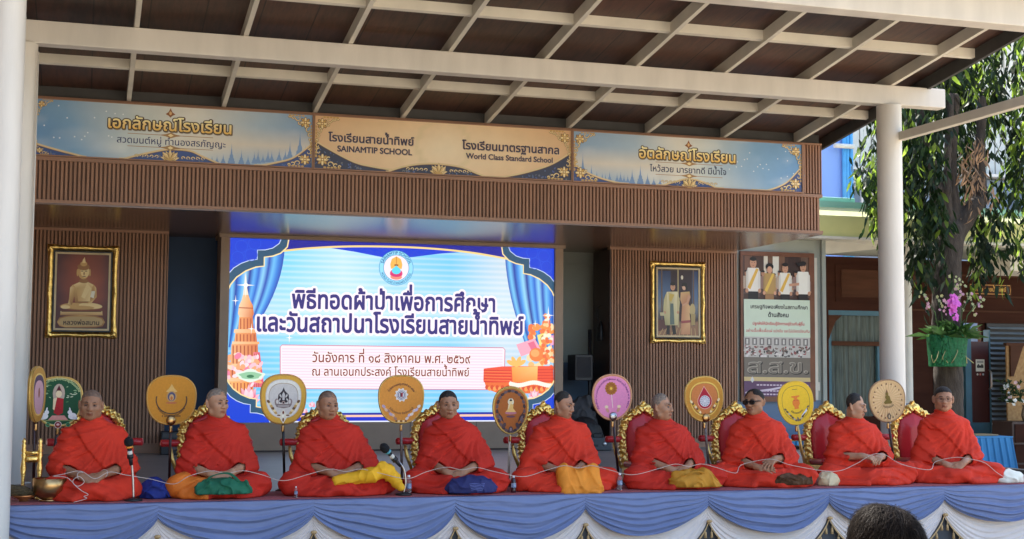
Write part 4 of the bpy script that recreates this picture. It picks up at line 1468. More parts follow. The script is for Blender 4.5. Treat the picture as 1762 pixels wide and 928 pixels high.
put(a, f, [(378, 218), (380, 205), (389, 192), (392, 205), (394, 218)], G1)
for dx in (-9, 9):
    E(386 + dx, 255, 6, 1.8, G4)
E(386, 266, 3, 8, G3); E(386, 279, 8, 2, G4); E(356, 262, 4, 18, G2); E(413, 262, 4, 18, G2)
u, v = f(370, 486)
pts = [(262, 486), (272, 466), (300, 458), (370, 455), (440, 458), (470, 466), (480, 486), (470, 504), (440, 510), (300, 510), (272, 504)]
put(a, f, pts, [G3 if i % 3 else G2 for i in range(len(pts))]); put(a, f, [(370 + (x - 370) * .94, 484 + (y - 484) * .8) for x, y in pts], rgb(196, 164, 110))
tt = 'หลวงพ่อสมาน'; u, v = f(372, 498); w_ = f(456, 498)[0] - f(288, 498)[0]
a.text(tt, u, v, w_ / text_mesh(tt)[2], rgb(62, 40, 26), .03)
a.build("print", M["print"], t, (0, -0.0226, 0))

t, a, W, H, m_ = picture('gilt framed portrait of a standing couple in ceremonial dress', 7.185, 7.952, 2.150, 3.212, .072)
f = homog([(560, 242), (980, 256), (975, 875), (558, 868)], [(0, H), (W, H), (W, 0), (0, 0)])
def bg_r(x, y):
    c = ramp([(0, rgb(120, 96, 80)), (.18, rgb(150, 116, 90)), (.22, rgb(58, 40, 44)), (.42, rgb(120, 130, 140)), (.6, rgb(84, 112, 150)), (1, rgb(38, 52, 96))], y + .05 * (n2(x * 3, y * 3, 3, 7) - .5))
    if .33 < x < .86 and y > .22:
        c = lerp(c, rgb(48, 26, 28), .92)
    return c
a.grid(m_, m_, W - m_, H - m_, 30, 40, bg_r)
def P_(pts, c): put(a, f, pts, c)
def E(x, y, rx, ry, c, rot=0):
    u, v = f(x, y); k = W / 420.
    a.ell(u, v, rx * k, ry * k, c, 18, rot)
P_([(604, 292), (926, 300), (926, 318), (604, 312)], rgb(60, 44, 40))
for x in (640, 770, 892):
    P_([(x - 5, 300), (x + 5, 300), (x + 6, 780), (x - 6, 780)], rgb(176, 160, 120) if x == 770 else rgb(110, 90, 80))
P_([(604, 770), (926, 745), (926, 832), (604, 832)], rgb(150, 112, 84)); P_([(604, 700), (700, 690), (700, 760), (604, 790)], rgb(96, 60, 56))
for k in range(10):
    P_([(605 + k * 33, 832), (612 + k * 33, 832), (650 + k * 28, 765), (645 + k * 28, 765)], rgb(190, 160, 110))
C1, C2, C3 = rgb(232, 222, 182), rgb(200, 190, 142), rgb(158, 154, 112)
for sx in (-1, 1):
    P_([(712 + sx * 18 - 14, 735), (712 + sx * 20 + 10, 735), (712 + sx * 26 + 14, 812), (712 + sx * 26 - 14, 812)], rgb(40, 36, 34))
P_([(680, 478), (765, 476), (782, 560), (764, 740), (664, 740), (650, 620), (655, 540)], [C1, C1, C2, C2, C3, C2, C1])
P_([(690, 482), (750, 482), (744, 640), (735, 735), (700, 735), (704, 640)], [C2, C1, C3, C2, C2, C3]); P_([(706, 570), (730, 570), (738, 735), (702, 735)], rgb(100, 116, 110))
P_([(655, 540), (668, 500), (682, 490), (676, 600), (668, 650), (650, 640)], C2); P_([(764, 490), (780, 530), (776, 640), (760, 640), (758, 560)], C2)
P_([(700, 490), (740, 500), (712, 560), (696, 540)], rgb(206, 180, 90)); E(766, 640, 9, 11, rgb(200, 150, 120)); E(662, 640, 9, 11, rgb(200, 150, 120))
E(728, 440, 19, 26, rgb(206, 158, 128)); E(728, 416, 21, 13, rgb(36, 28, 26)); E(722, 438, 3, 2, rgb(50, 34, 30)); E(736, 438, 3, 2, rgb(50, 34, 30)); E(728, 455, 6, 1.6, rgb(150, 80, 70))
D1, D2, D3 = rgb(220, 180, 130), rgb(196, 140, 104), rgb(150, 100, 70)
P_([(790, 482), (860, 476), (868, 520), (850, 580), (802, 585), (786, 540)], [D1, rgb(206, 176, 110), D2, D2, D2, D1]); P_([(800, 580), (852, 575), (864, 700), (862, 812), (790, 812), (792, 700)], [D2, D1, D1, D2, D2, D1])
P_([(850, 500), (868, 520), (840, 575), (806, 592), (800, 580), (836, 560)], rgb(208, 160, 130)); P_([(792, 706), (864, 700), (864, 720), (792, 726)], rgb(160, 80, 80))
P_([(846, 570), (868, 600), (870, 660), (856, 640)], D1); E(818, 440, 17, 24, rgb(222, 176, 150)); E(820, 424, 22, 17, rgb(26, 20, 20)); E(836, 445, 8, 20, rgb(26, 20, 20)); E(812, 440, 3, 2, rgb(50, 34, 30)); E(825, 440, 3, 2, rgb(50, 34, 30)); E(818, 455, 5, 1.6, rgb(170, 80, 80)); E(816, 446, 10, 12, rgb(226, 184, 158))
E(802, 365, 9, 16, rgb(230, 226, 210)); E(882, 620, 22, 46, rgb(190, 170, 120)); P_([(868, 650), (905, 655), (900, 740), (872, 740)], rgb(170, 150, 100)); P_([(622, 640), (660, 640), (656, 665), (626, 665)], rgb(200, 190, 150))
a.build("print", M["print"], t, (0, -0.0226, 0))

# poster on the end wall
t = thing('wall_poster', 'tall wood framed poster with group photo and black headline beside the slat wall', 'poster', (8.78, 17.60, 1.345))
W, H = 1.165, 2.115
b = MB()
b.box(0, W, 0.0, 0.03, 0, .075); b.box(0, W, 0.0, 0.03, H - .06, H); b.box(0, .04, 0.0, 0.03, .0752, H - .0602); b.box(W - .085, W, 0, .03, .0752, H - .0602)
b.build('frame', mat('teak_frame', (.17, .062, .03), .4, var=.2), t)
b = MB().box(.0402, W - .0852, 0.012, .03, .0752, H - .0602); b.build('backing', M['black'], t)
a = Art(0.0005)
U0, U1, V0, V1 = .041, W - .0862, .076, H - .061
f0 = homog([(50, 75), (412, 78), (418, 890), (55, 895)], [(U0, V1), (U1, V1), (U1, V0), (U0, V0)])
f = f0
def band_(y0, y1, c):
    put(a, f, [(52, y0), (415, y0), (417, y1), (54, y1)], c)
a.rect(U0, V0, U1, V1, rgb(120, 110, 100))
band_(75, 330, rgb(74, 50, 42))
for x, w, c in ((60, 40, rgb(120, 84, 66)), (165, 22, rgb(220, 210, 190)), (190, 24, rgb(110, 80, 60)), (214, 34, rgb(226, 222, 206)), (250, 30, rgb(120, 86, 66)), (300, 60, rgb(60, 40, 36)), (370, 45, rgb(110, 84, 70))):
    put(a, f, [(x, 76), (x + w, 76), (x + w, 230), (x, 230)], c)
def person_art(x, y, s, top, low, skin, sash=None, female=False):
    def Q(px, py): return (x + px * s, y + py * s)
    put(a, f, [Q(-24, 200), Q(24, 200), Q(22, 96), Q(-22, 96)], low)
    put(a, f, [Q(-26, 30), Q(26, 30), Q(34, 60), Q(30, 150), Q(-30, 150), Q(-34, 60)], top)
    put(a, f, [Q(-34, 50), Q(-24, 36), Q(-22, 130), Q(-34, 140)], lerp(top, rgb(120, 110, 100), .25)); put(a, f, [Q(34, 50), Q(24, 36), Q(22, 130), Q(34, 140)], lerp(top, rgb(120, 110, 100), .15))
    if sash:
        put(a, f, [Q(14, 32), Q(26, 36), Q(-14, 140), Q(-28, 130)], sash)
    for dx in (-30, 30):
        u_, v_ = f(*Q(dx, 146)); a.ell(u_, v_, .022 * s, .028 * s, skin, 10)
    u_, v_ = f(*Q(0, 6)); a.ell(u_, v_, .045 * s, .062 * s, skin, 16)
    put(a, f, [Q(-8, 30), Q(8, 30), Q(7, 14), Q(-7, 14)], skin); u_, v_ = f(*Q(0, -15)); a.ell(u_, v_, .046 * s, .026 * s, rgb(30, 24, 24), 16)
    for ex in (-6, 6):
        u_, v_ = f(*Q(ex, 3)); a.ell(u_, v_, .007 * s, .004 * s, rgb(60, 40, 34), 8)
    u_, v_ = f(*Q(0, 18)); a.ell(u_, v_, .012 * s, .004 * s, rgb(150, 90, 76), 8)
    if female:
        u_, v_ = f(*Q(0, -4)); a.ell(u_, v_ + .01, .062 * s, .05 * s, rgb(26, 20, 20), 16); u_, v_ = f(*Q(0, 10)); a.ell(u_, v_, .04 * s, .05 * s, skin, 14)
for k in range(12):
    person_art(70 + k * 30, 175 + (k % 3) * 8, .62, rgb(150, 120, 110) if k % 2 else rgb(190, 170, 150), rgb(90, 70, 66), rgb(190, 140, 110))
SK = rgb(200, 150, 120)
person_art(106, 112, 1.15, rgb(236, 232, 220), rgb(28, 24, 26), SK, rgb(226, 180, 80))
person_art(195, 146, 1.0, rgb(186, 150, 90), rgb(160, 120, 80), rgb(214, 160, 130), rgb(232, 196, 90), True)
person_art(280, 140, 1.05, rgb(236, 232, 218), rgb(40, 34, 36), SK, rgb(226, 180, 80))
person_art(378, 130, 1.1, rgb(240, 238, 226), rgb(40, 34, 36), SK)
put(a, f, [(340, 112), (388, 108), (392, 128), (350, 132)], rgb(36, 30, 32)); put(a, f, [(300, 236), (356, 228), (356, 244), (302, 250)], rgb(200, 150, 120))
band_(330, 549, rgb(206, 222, 200))
for tt, x, y, x0, x1, c, bo in (('เศรษฐกิจพอเพียงในสถานศึกษา', 246, 383, 88, 404, rgb(34, 36, 40), .03), ('ด้านสังคม', 242, 431, 185, 300, rgb(34, 36, 40), .035), ('ปลูกฝังให้นักเรียนรู้จักการอยู่ร่วมกับผู้อื่น', 243, 478, 100, 386, rgb(190, 60, 64), .03), ('อย่างเอื้อเฟื้อเผื่อแผ่ แบ่งปัน และไม่เบียดเบียนกัน', 240, 520, 64, 414, rgb(190, 60, 64), .02)):
    u, v = f(x, y); w_ = f(x1, y)[0] - f(x0, y)[0]; h_ = w_ / text_mesh(tt)[2]
    a.text(tt, u, v, max(h_, .055), c, bo, width=w_)
band_(549, 667, rgb(190, 186, 178))
for k in range(9):
    put(a, f, [(58 + k * 40, 556), (84 + k * 40, 556), (84 + k * 40, 596), (58 + k * 40, 596)], rgb(120, 116, 112)); put(a, f, [(66 + k * 40, 562), (76 + k * 40, 562), (76 + k * 40, 590), (66 + k * 40, 590)], rgb(210, 208, 200))
rnd = random.Random(8)
for k in range(190):
    u, v = f(rnd.uniform(58, 412), rnd.uniform(604, 662)); a.ell(u, v, rnd.uniform(.008, .028), rnd.uniform(.008, .022), rnd.choice((rgb(60, 54, 54), rgb(200, 196, 190), rgb(150, 80, 80), rgb(90, 84, 84), rgb(220, 214, 210), rgb(130, 110, 100))), 7)
band_(667, 782, rgb(112, 104, 94))
for k in range(16):
    put(a, f, [(56, 670 + k * 7), (416, 670 + k * 7), (416, 672 + k * 7), (56, 672 + k * 7)], rgb(124, 116, 104))
tt = 'ส.ส.ข.'
u, v = f(238, 756); w_ = f(408, 756)[0] - f(68, 756)[0]; h_ = w_ / text_mesh(tt)[2]
a.text(tt, u + .012, v - .012, .26, rgb(50, 46, 42), .045, width=w_); a.text(tt, u, v, .26, rgb(168, 160, 146), .03, width=w_); a.text(tt, u + .004, v - .004, .26, rgb(120, 112, 100), .005, width=w_)
band_(782, 806, rgb(206, 184, 130)); band_(806, 894, rgb(92, 58, 96))
put(a, f, [(60, 870), (200, 848), (300, 826), (300, 836), (200, 860), (62, 880)], rgb(214, 200, 214))
u, v = f(98, 800); a.poly([(u, v + .05), (u + .03, v), (u, v - .04), (u - .03, v)], rgb(206, 206, 206))
for k, y in enumerate((824, 858, 878)):
    for q in range(16):
        put(a, f, [(122 + q * 18, y), (122 + q * 18 + 13, y), (122 + q * 18 + 13, y + 8), (122 + q * 18, y + 8)], rgb(210, 190, 205))
a.build('print', M['print'], t, (0, .0115, 0))

# carved room sign on the classroom front
t = tag(MB().bbox(14.20, 15.05, 19.972, 19.998, 3.09, 3.28, .008).build('room_sign', M['woodpanel']), 'carved wooden room sign with gold Thai letters on the classroom front', 'sign')
a = Art(.0008)
a.line([(14.23, 3.11), (14.22, 3.18), (14.23, 3.26), (15.02, 3.26), (15.03, 3.18), (15.02, 3.11)], .012, rgb(190, 140, 70), True)
tt = 'ห้อง สายน้ำทิพย์'
a.text(tt, 14.63, 3.155, .62 / text_mesh(tt)[2], rgb(206, 160, 70), .02)
o = a.build('lettering', M['print'], t, (0, 19.9715, 0))

# ------------------------------------------------------------ the monks
FZ = SZ + 0.012
M['skin'] = mat('skin', (1, 1, 1), 0.5, var=0.10, vscale=18, attr='Col', spec=0.35)
M['robe'] = mat('red_robe_cloth', (0.60, 0.031, 0.010), 0.85, var=0.14, vscale=5, bump=0.12, bscale=90)
M['robe_deep'] = mat('deep_red_robe_cloth', (0.50, 0.020, 0.008), 0.85, var=0.14, vscale=5, bump=0.12, bscale=90)
M['robe_orange'] = mat('orange_under_robe', (0.70, 0.17, 0.015), 0.75, var=0.14, vscale=5, bump=0.12, bscale=90)
M['hair_black'] = mat('cropped_black_hair', (0.028, 0.023, 0.020), 0.8, var=0.3, vscale=60, bump=0.5, bscale=220)
M['hair_grey'] = mat('cropped_grey_hair', (0.25, 0.19, 0.145), 0.8, var=0.3, vscale=60, bump=0.5, bscale=220)
M['hair_stubble'] = mat('shaved_stubble', (0.185, 0.115, 0.080), 0.6, var=0.35, vscale=40, bump=0.2, bscale=220)
M['eye_w'] = mat('eye_white', (0.34, 0.28, 0.24), 0.35)
M['eye_d'] = mat('eye_dark', (0.012, 0.008, 0.006), 0.2)
M['brow'] = mat('eyebrow', (0.03, 0.022, 0.018), 0.8)

def ridge(v):
    return (1 - np.abs(np.sin(v))) ** 2
def sstep(v, a, b):
    t = np.clip((v - a) / (b - a), 0, 1)
    return t * t * (3 - 2 * t)
def V3(*a): return np.array(a, float)
def unit(v): return v / np.linalg.norm(v)

def hand(S, W, d, n, side, curl=0.6, spread=0.10, thumb=0.5):
    """palm, four fingers and a thumb; d towards the knuckles, n out of the back of the hand, side the thumb's direction sign"""
    d = unit(d); n = unit(n - d * (n @ d))
    lat = np.cross(d, n) * side
    S.cap(W - d * .02, W + d * .03, .024, .024, .015)
    for i in range(4):
        o = (1.5 - i) * 0.0185
        kn = W + d * (.083 - .004 * abs(i - 1)) + lat * o
        S.cap(W + d * .018 + lat * o * .6, kn, .0155, .0115, .012)
        L_ = (.072, .080, .075, .060)[i]
        p, dd = kn, unit(d + lat * (1.5 - i) * spread)
        for j, (fr, rr) in enumerate(((.45, .0098), (.31, .0088), (.24, .0078))):
            ang = curl * (0.75, 1.0, 0.8)[j]
            dd = unit(dd * math.cos(ang) - n * math.sin(ang))
            nn = unit(n - dd * (n @ dd))
            q = p + dd * L_ * fr
            S.cap(p, q, rr, rr * .92, .004)
            p = q
    tb = W + d * .026 + lat * .022
    td = unit(d * .62 + lat * .75 - n * thumb * .5)
    t1 = tb + td * .040
    S.cap(tb, t1, .0135, .0110, .008)
    td2 = unit(td * .75 + d * .5 - n * .25 * thumb)
    S.cap(t1, t1 + td2 * .032, .0105, .0088, .004)

def head_matrix(yw, pt, rl):
    """yaw: + turns the face towards viewer's right; pitch: + looks down; roll"""
    a, b_, c_ = R(yw), R(pt), R(rl)
    Rz = np.array([[math.cos(a), -math.sin(a), 0], [math.sin(a), math.cos(a), 0], [0, 0, 1]])
    Rx = np.array([[1, 0, 0], [0, math.cos(b_), -math.sin(b_)], [0, math.sin(b_), math.cos(b_)]])
    Ry = np.array([[math.cos(c_), 0, math.sin(c_)], [0, 1, 0], [-math.sin(c_), 0, math.cos(c_)]])
    return Rz @ Ry @ Rx

def monk(cx, label, kw=.42, rz=0.0, hs=1.0, face=(0, 0, 0), hx=0.0, hy=-0.01, skin=(.30, .155, .085), hair='stubble', hair_off=.002,
         jaw=1.0, hands='clasp', seed=0, robe='robe', knee_orange=None, smile=0.0, glasses=None, wide=1.0, lean=0.0, bare=0.0, drape=True, rzo=0.0, hairline=0.0, Y=11.05, sc=1.0):
    t = thing('person', label, 'person', (cx, Y, FZ), rz + R(rzo), group='seated monks in a row on the stage')
    t.scale = (sc, sc, sc)
    hz = 0.700 + (hs - 1) * .6
    zk = hs                                    # torso stretch
    rs = np.random.RandomState(seed + 3)
    # ---------------- body: one skin
    S = SDF((-.36, -.42, .08), (.36, .20, hz + .15), 0.0056)
    S.cap((0, .07, .14), (lean, .055, .42 * zk), .09, .09, .03)
    S.cap((-.13 + lean, .04, .475 * zk), (.13 + lean, .04, .475 * zk), .032, .032, .03)
    HM = head_matrix(*face)
    hc = V3(hx + lean, hy, hz)
    S.cap((lean, .05, .46 * zk), hc + HM @ V3(0, .018, -.05), .055, .054, .03)
    def hp(*p): return hc + HM @ V3(*p)
    def hell(c, r, k=.02, op='+'): S.ell(hp(*c), r, k, op, HM.T)
    hell((0, .012, .030), (.074, .094, .083), .01)
    hell((0, -.022, -.040), (.058 * jaw, .066, .066), .045)
    hell((0, -.052, -.088), (.030 * jaw, .024, .020), .03)
    for sx in (-1, 1):
        hell((sx * .038 * jaw, -.048, -.022), (.028, .028, .022), .025)
        hell((sx * .052 * jaw, -.005, -.066), (.018, .030, .024), .03)
        S.cap(hp(sx * .014, -.079, .024), hp(sx * .046, -.066, .022), .0115, .010, .016)
        hell((sx * .031, -.094, .004), (.016, .014, .0085), .012, '-')
        hell((sx * .084, .014, -.004), (.0115, .022, .036), .006)
        hell((sx * .079, .004, -.030), (.008, .011, .012), .008)
    S.cap(hp(0, -.082, .010), hp(0, -.097, -.026), .0095, .0135, .014)
    for sx in (-1, 1):
        hell((sx * .0125, -.092, -.031), (.0105, .011, .009), .008)
    S.cap(hp(-.019 - smile * .006, -.079, -.060 + smile * .006), hp(0, -.087, -.0585), .0058, .0072, .010)
    S.cap(hp(.019 + smile * .006, -.079, -.060 + smile * .006), hp(0, -.087, -.0585), .0058, .0072, .010)
    S.cap(hp(-.013, -.079, -.071), hp(.013, -.079, -.071), .0068, .0068, .010)
    S.cap(hp(-.024, -.082, -.0655), hp(.024, -.082, -.0655), .0032, .0032, .004, '-')
    # arms and hands
    if hands == 'clasp':
        WR = {-1: V3(-.070, -.265, .175), 1: V3(.075, -.262, .190)}
    elif hands == 'low':
        WR = {-1: V3(-.085, -.250, .165), 1: V3(.060, -.275, .178)}
    elif hands == 'string':
        WR = {-1: V3(-.085, -.235, .250), 1: V3(.100, -.235, .245)}
    else:
        WR = {-1: V3(-.060, -.255, .165), 1: V3(.085, -.235, .235)}
    for sx in (-1, 1):
        sh, el, wr = V3(sx * .165 * wide + lean, .03, .465 * zk), V3(sx * .238 * wide, -.035, .235), WR[sx]
        S.cap(sh, el, .034, .040, .03)
        S.cap(el, wr, .042, .027, .02)
        fw = unit(wr - el)
        if hands == 'clasp' or hands == 'low':
            hand(S, wr, V3(-sx * .74, -.34, -.30 if sx < 0 else -.42), V3(-sx * .05, -.75, .65), -sx * -1, .42, .10)
        elif hands == 'string':
            hand(S, wr, V3(-sx * .62, -.55, -.10), V3(sx * .15, -.35, .9), -sx * -1, .80, .06, 1.0)
        else:
            if sx < 0:
                hand(S, wr, V3(.72, -.42, -.05), V3(-.1, -.55, .8), 1, .22, .16)
            else:
                hand(S, wr, V3(-.50, -.55, -.30), V3(.2, -.2, .95), -1 * -1, .38, .22)
    sk = np.array(skin) * 1.28
    def paint(v):
        c = np.tile(sk, (len(v), 1))
        q = (v - hc) @ HM                        # head coordinates
        inh = q[:, 2] > -.12
        lips = inh & (np.abs(q[:, 0]) < .023) & (np.abs(q[:, 2] + .064) < .0105) & (q[:, 1] < -.070)
        c[lips] = sk * np.array([.68, .46, .44])
        nl = inh & (np.abs(q[:, 0]) > .02) & (np.abs(q[:, 0]) < .046) & (np.abs(q[:, 2] - .004) < .011) & (q[:, 1] < -.055)
        c[nl] = sk * np.array([.62, .55, .55])
        return c
    S.build('body', M['skin'], t, colfn=paint)
    # eyes, brows
    for sx in (-1, 1):
        e = hp(sx * .031, -.0735, .0030)
        b = MB(); b.sphere((0, 0, 0), 1, 12, 8)
        cen = [np.mean([b.v[i] for i in fc], axis=0) for fc in b.f]
        b.mi = [1 if (p[1] < -.62) else 0 for p in cen]
        b.v = [tuple(e + HM @ V3(p[0] * .0145, p[1] * .0105, p[2] * .0055)) for p in b.v]
        b.build('eye', [M['eye_w'], M['eye_d']], t)
        b = MB(); b.tube([hp(sx * .014, -.0895, .0225), hp(sx * .030, -.0855, .0275), hp(sx * .047, -.0740, .0235)], [.0028, .0036, .0018], 6)
        b.build('eyebrow', M['brow'], t)
    # cropped hair
    Hs = SDF(hc - .14, hc + .15, 0.0056)
    Hs.ell(hp(0, .012, .030), (.074 + hair_off, .094 + hair_off, .083 + hair_off), .0, '+', HM.T)
    gx, gy, gz = Hs.G()
    lx = (gx - hc[0]) * HM[0][0] + (gy - hc[1]) * HM[1][0] + (gz - hc[2]) * HM[2][0]
    ly = (gx - hc[0]) * HM[0][1] + (gy - hc[1]) * HM[1][1] + (gz - hc[2]) * HM[2][1]
    lz = (gx - hc[0]) * HM[0][2] + (gy - hc[1]) * HM[1][2] + (gz - hc[2]) * HM[2][2]
    hl = np.interp(ly, [-.10, -.06, -.035, -.02, -.005, .03, .09], [.074 + hairline, .068 + hairline, .054 + hairline * .6, .030, .018, -.012, -.030])
    hl = hl + .010 * (vnoise(lx * 40, ly * 40, lz * 0 + 5.0) - .5) - .02 * np.clip((.05 - np.abs(lx)) / .05, 0, 1) * 0
    Hs.d = np.maximum(Hs.d, (hl - lz) * .8).astype(np.float32)
    Hs.d = np.maximum(Hs.d, -(np.sqrt((lx / .066) ** 2 + ((ly - .012) / .086) ** 2 + ((lz - .03) / .075) ** 2) - 1) * .066).astype(np.float32)
    Hs.build('hair', M['hair_' + hair], t)
    if glasses:
        b = MB()
        rr = .0019 if glasses == 'thin' else .0046
        for sx in (-1, 1):
            ring = []
            for k in range(17):
                an = 2 * PI * k / 16
                ring.append(hp(sx * .033 + .0245 * math.copysign(abs(math.cos(an)) ** .6, math.cos(an)), -.1035 + .006 * abs(math.cos(an)), .000 + .0165 * math.copysign(abs(math.sin(an)) ** .7, math.sin(an))))
            b.tube(ring, rr, 6, cap=False)
            b.tube([hp(sx * .058, -.097, .006), hp(sx * .078, -.06, .008), hp(sx * .083, .012, .004)], rr, 6)
        b.tube([hp(-.010, -.104, .004), hp(0, -.108, .006), hp(.010, -.104, .004)], rr, 6)
        g_ = b.build('glasses', M['black'] if glasses == 'dark' else M['hair_stubble'], t)
        if glasses == 'dark':
            b = MB()
            for sx in (-1, 1):
                o = len(b.v)
                b.add([hp(sx * .033 + .0235 * math.copysign(abs(math.cos(2 * PI * k / 16)) ** .6, math.cos(2 * PI * k / 16)), -.1025, .0155 * math.copysign(abs(math.sin(2 * PI * k / 16)) ** .7, math.sin(2 * PI * k / 16))) for k in range(16)], [tuple(range(16))])
            b.build('lens', M['eye_d'], g_)
    # ---------------- outer robe
    U = SDF((-.48, -.46, .03), (.48, .28, .63 * zk + .02), 0.0085)
    U.ell((lean * .5, .005, .27), (.180 * wide, .150, .21), .05)
    U.ell((lean, .025, .42 * zk), (.180 * wide, .125, .13), .05)
    U.cap((-.10 * wide + lean, .035, .478 * zk), (.10 * wide + lean, .035, .478 * zk), .078, .078, .06)
    for sx in (-1, 1):
        U.cap((sx * .03 + lean, .03, .515 * zk), (sx * .165 * wide, -.005, .27), .080, .118, .06)
    if drape:
        U.cap((-.24 * wide, -.01, .25), (-.29 * wide, -.10, .09), .080, .100, .06)
    U.cap((lean, .03, .52 * zk), (hx * .4 + lean, .022, .578 * zk), .082, .070, .04)
    for sx in (-1, 1):
        sh, el, wr = V3(sx * .172 * wide + lean, .035, .462 * zk), V3(sx * .242 * wide, -.030, .235), WR[sx]
        U.cap(sh, el, .072, .074, .05)
        en = el + (wr - el) * (.52 - bare * (.25 if sx > 0 else .05))
        U.cap(el, en, .076, .060, .04)
        U.cap((sx * .17, .0, .32), (sx * .11, -.10, .20), .080, .065, .05)
        U.cap(el + V3(0, .02, -.03), en + V3(sx * .03, .02, -.055), .05, .035, .05)
    U.ell((0, -.04, .175), (.225, .16, .072), .05)
    U.cap((-.12, .13, .30), (.12, .13, .30), .10, .10, .06)
    # long folds that fall from the covered shoulder round the body
    fr = np.argmax(U.d < 0, axis=1); hit = (U.d < 0).any(axis=1)
    def front(px, pz):
        i = int(np.clip(round((px - U.lo[0]) / U.h), 0, U.n[0] - 1)); k = int(np.clip(round((pz - U.lo[2]) / U.h), 0, U.n[2] - 1))
        return U.ax[1][fr[i, k]] if hit[i, k] else None
    nf = 8
    for q in range(nf):
        e0 = (.10 + .05 * rs.rand(), (.555 - .012 * q) * zk); tz = .50 - .045 * q + rs.uniform(-.012, .012)
        e1 = (-.205 + .018 * max(0, q - 3) + rs.uniform(-.02, .02), max(.19, tz * zk - .02))
        if q >= 6: e1 = (-.05 + .12 * (q - 6) + rs.uniform(-.03, .03), .20)
        sag_ = .035 + .012 * rs.rand()
        P_ = []
        for k in range(13):
            u_ = k / 12
            px, pz = e0[0] + (e1[0] - e0[0]) * u_, e0[1] + (e1[1] - e0[1]) * u_ - sag_ * 4 * u_ * (1 - u_)
            py = front(px, pz)
            if py is not None: P_.append(V3(px, py + .006, pz))
        r0 = rs.uniform(.010, .016)
        for k in range(len(P_) - 1):
            tt_ = math.sin(PI * (k + .8) / (len(P_) + .6)) ** .7
            U.cap(P_[k], P_[k + 1], r0 * tt_ + .002, r0 * tt_ + .002, .016)
    for sx in (-1, 1):                                   # gathered rolls on the sleeves
        el, wr = V3(sx * .242 * wide, -.030, .235), WR[sx]
        for q in range(4):
            c_ = V3(sx * (.235 - .018 * q) * wide, -.045 - .02 * q, .37 - .045 * q + rs.uniform(-.01, .01))
            a_ = c_ + V3(sx * .055, -.01, .015); b_ = c_ + V3(-sx * .075, -.055, -.035)
            a2 = front(a_[0], a_[2]); b2 = front(b_[0], b_[2])
            if a2 is not None and b2 is not None:
                U.cap(V3(a_[0], a2 + .006, a_[2]), V3(b_[0], b2 + .006, b_[2]), .013, .009, .016)
    x, y, z = U.G()
    so = rs.rand() * 20
    ang = np.arctan2(z - .54 * zk, x - .20 + 0 * y)
    rad = np.sqrt((z - .54 * zk) ** 2 + (x - .20) ** 2)
    nz = vnoise(x * 6 + so, y * 6, z * 6 + so)
    nz2 = vnoise(x * 13 + so, y * 13 + 5, z * 13)
    def saw(v):                                          # overlapping pleats: slow swell, quick return
        s_ = v - np.floor(v)
        return np.where(s_ < .80, (s_ / .80) ** 1.3, (1 - s_) / .20)
    th = np.arctan2(.55 * zk - z, .20 - x + 0 * y)
    nz3 = vnoise(x * 3.2 + so, y * 3.2 + 2, z * 3.2)
    f1 = saw(th * 4.4 + nz3 * 2.6 + (nz - .5) * .5 + so) * sstep(rad, .05, .22) * (1 - .75 * sstep(x + 0 * z, .17, .22))
    f2 = saw(-z * 12 + x * 3.5 * np.sign(x) + nz3 * 2.0 + so * 2) * (1 - sstep(z + 0 * x, .18, .30))
    f3 = saw(-(x + .25) * 5 - z * 11 + nz3 * 2.4) * sstep(-x + 0 * z, .13, .20)
    f4 = saw((x - .25) * 6 - z * 11 + nz3 * 2.4 + so) * sstep(x + 0 * z, .15, .22)
    side_edge = sstep((x + .02) * .75 + (z - .36 * zk) * .65 + .05 * (nz - .5), -.004, .010)
    U.d = U.d - (0.0125 * f1 + 0.012 * f2 + 0.0115 * f3 + 0.012 * f4 + 0.009 * (nz2 - .5) + 0.014 * side_edge - .016).astype(np.float32)
    for sx in (-1, 1):                               # sleeve openings
        el, wr = V3(sx * .242 * wide, -.030, .235), WR[sx]
        en = el + (wr - el) * (.40 - bare * (.25 if sx > 0 else .05))
        U.cap(en, el + (wr - el) * 1.1, .046, .050, .01, '-')
    U.build('robe', M[robe], t, relax=0)
    # ---------------- lower robe over the crossed legs
    Lo = SDF((-.64, -.52, -.02), (.64, .28, .28), 0.0095)
    for sx in (-1, 1):
        Lo.cap((sx * .10, .05, .11), (sx * kw * .86, -.17, .092), .115, .092, .05)
        Lo.cap((sx * kw * .86, -.17, .088), (-sx * .06, -.315, .062), .082, .058, .05)
        Lo.cap((sx * kw * .75, -.25, .02), (sx * .12, -.36, .012), .045, .040, .04)
    Lo.ell((0, -.13, .075), (.26, .20, .075), .06)
    Lo.ell((0, .08, .10), (.23, .17, .12), .06)
    x, y, z = Lo.G()
    nz = vnoise(x * 7 + so, y * 7, z * 7 + 3)
    nz2 = vnoise(x * 15 + so, y * 15, z * 15 + 3)
    nz3 = vnoise(x * 3.5 + so, y * 3.5, z * 3.5 + 7)
    w1 = -np.abs(x) * 3.5 - z * 8 - y * 3 + nz3 * 2.6 + so
    w2 = x * 6 - z * 6 + nz3 * 3 + so * 3
    Lo.d = Lo.d - (0.014 * saw(w1) + 0.008 * saw(w2) + .010 * (nz2 - .5) - .012).astype(np.float32)
    Lo.d = np.maximum(Lo.d, -(z + 0 * x + 0 * y)).astype(np.float32)
    if knee_orange:
        Lo.build('lower_robe', [M[robe], M['robe_orange']], t, matfn=lambda c: (c[:, 0] < -.085 + .03 * np.sin(c[:, 1] * 20)) * 1, relax=0)
    else:
        Lo.build('lower_robe', M[robe], t, relax=0)
    return t, WR

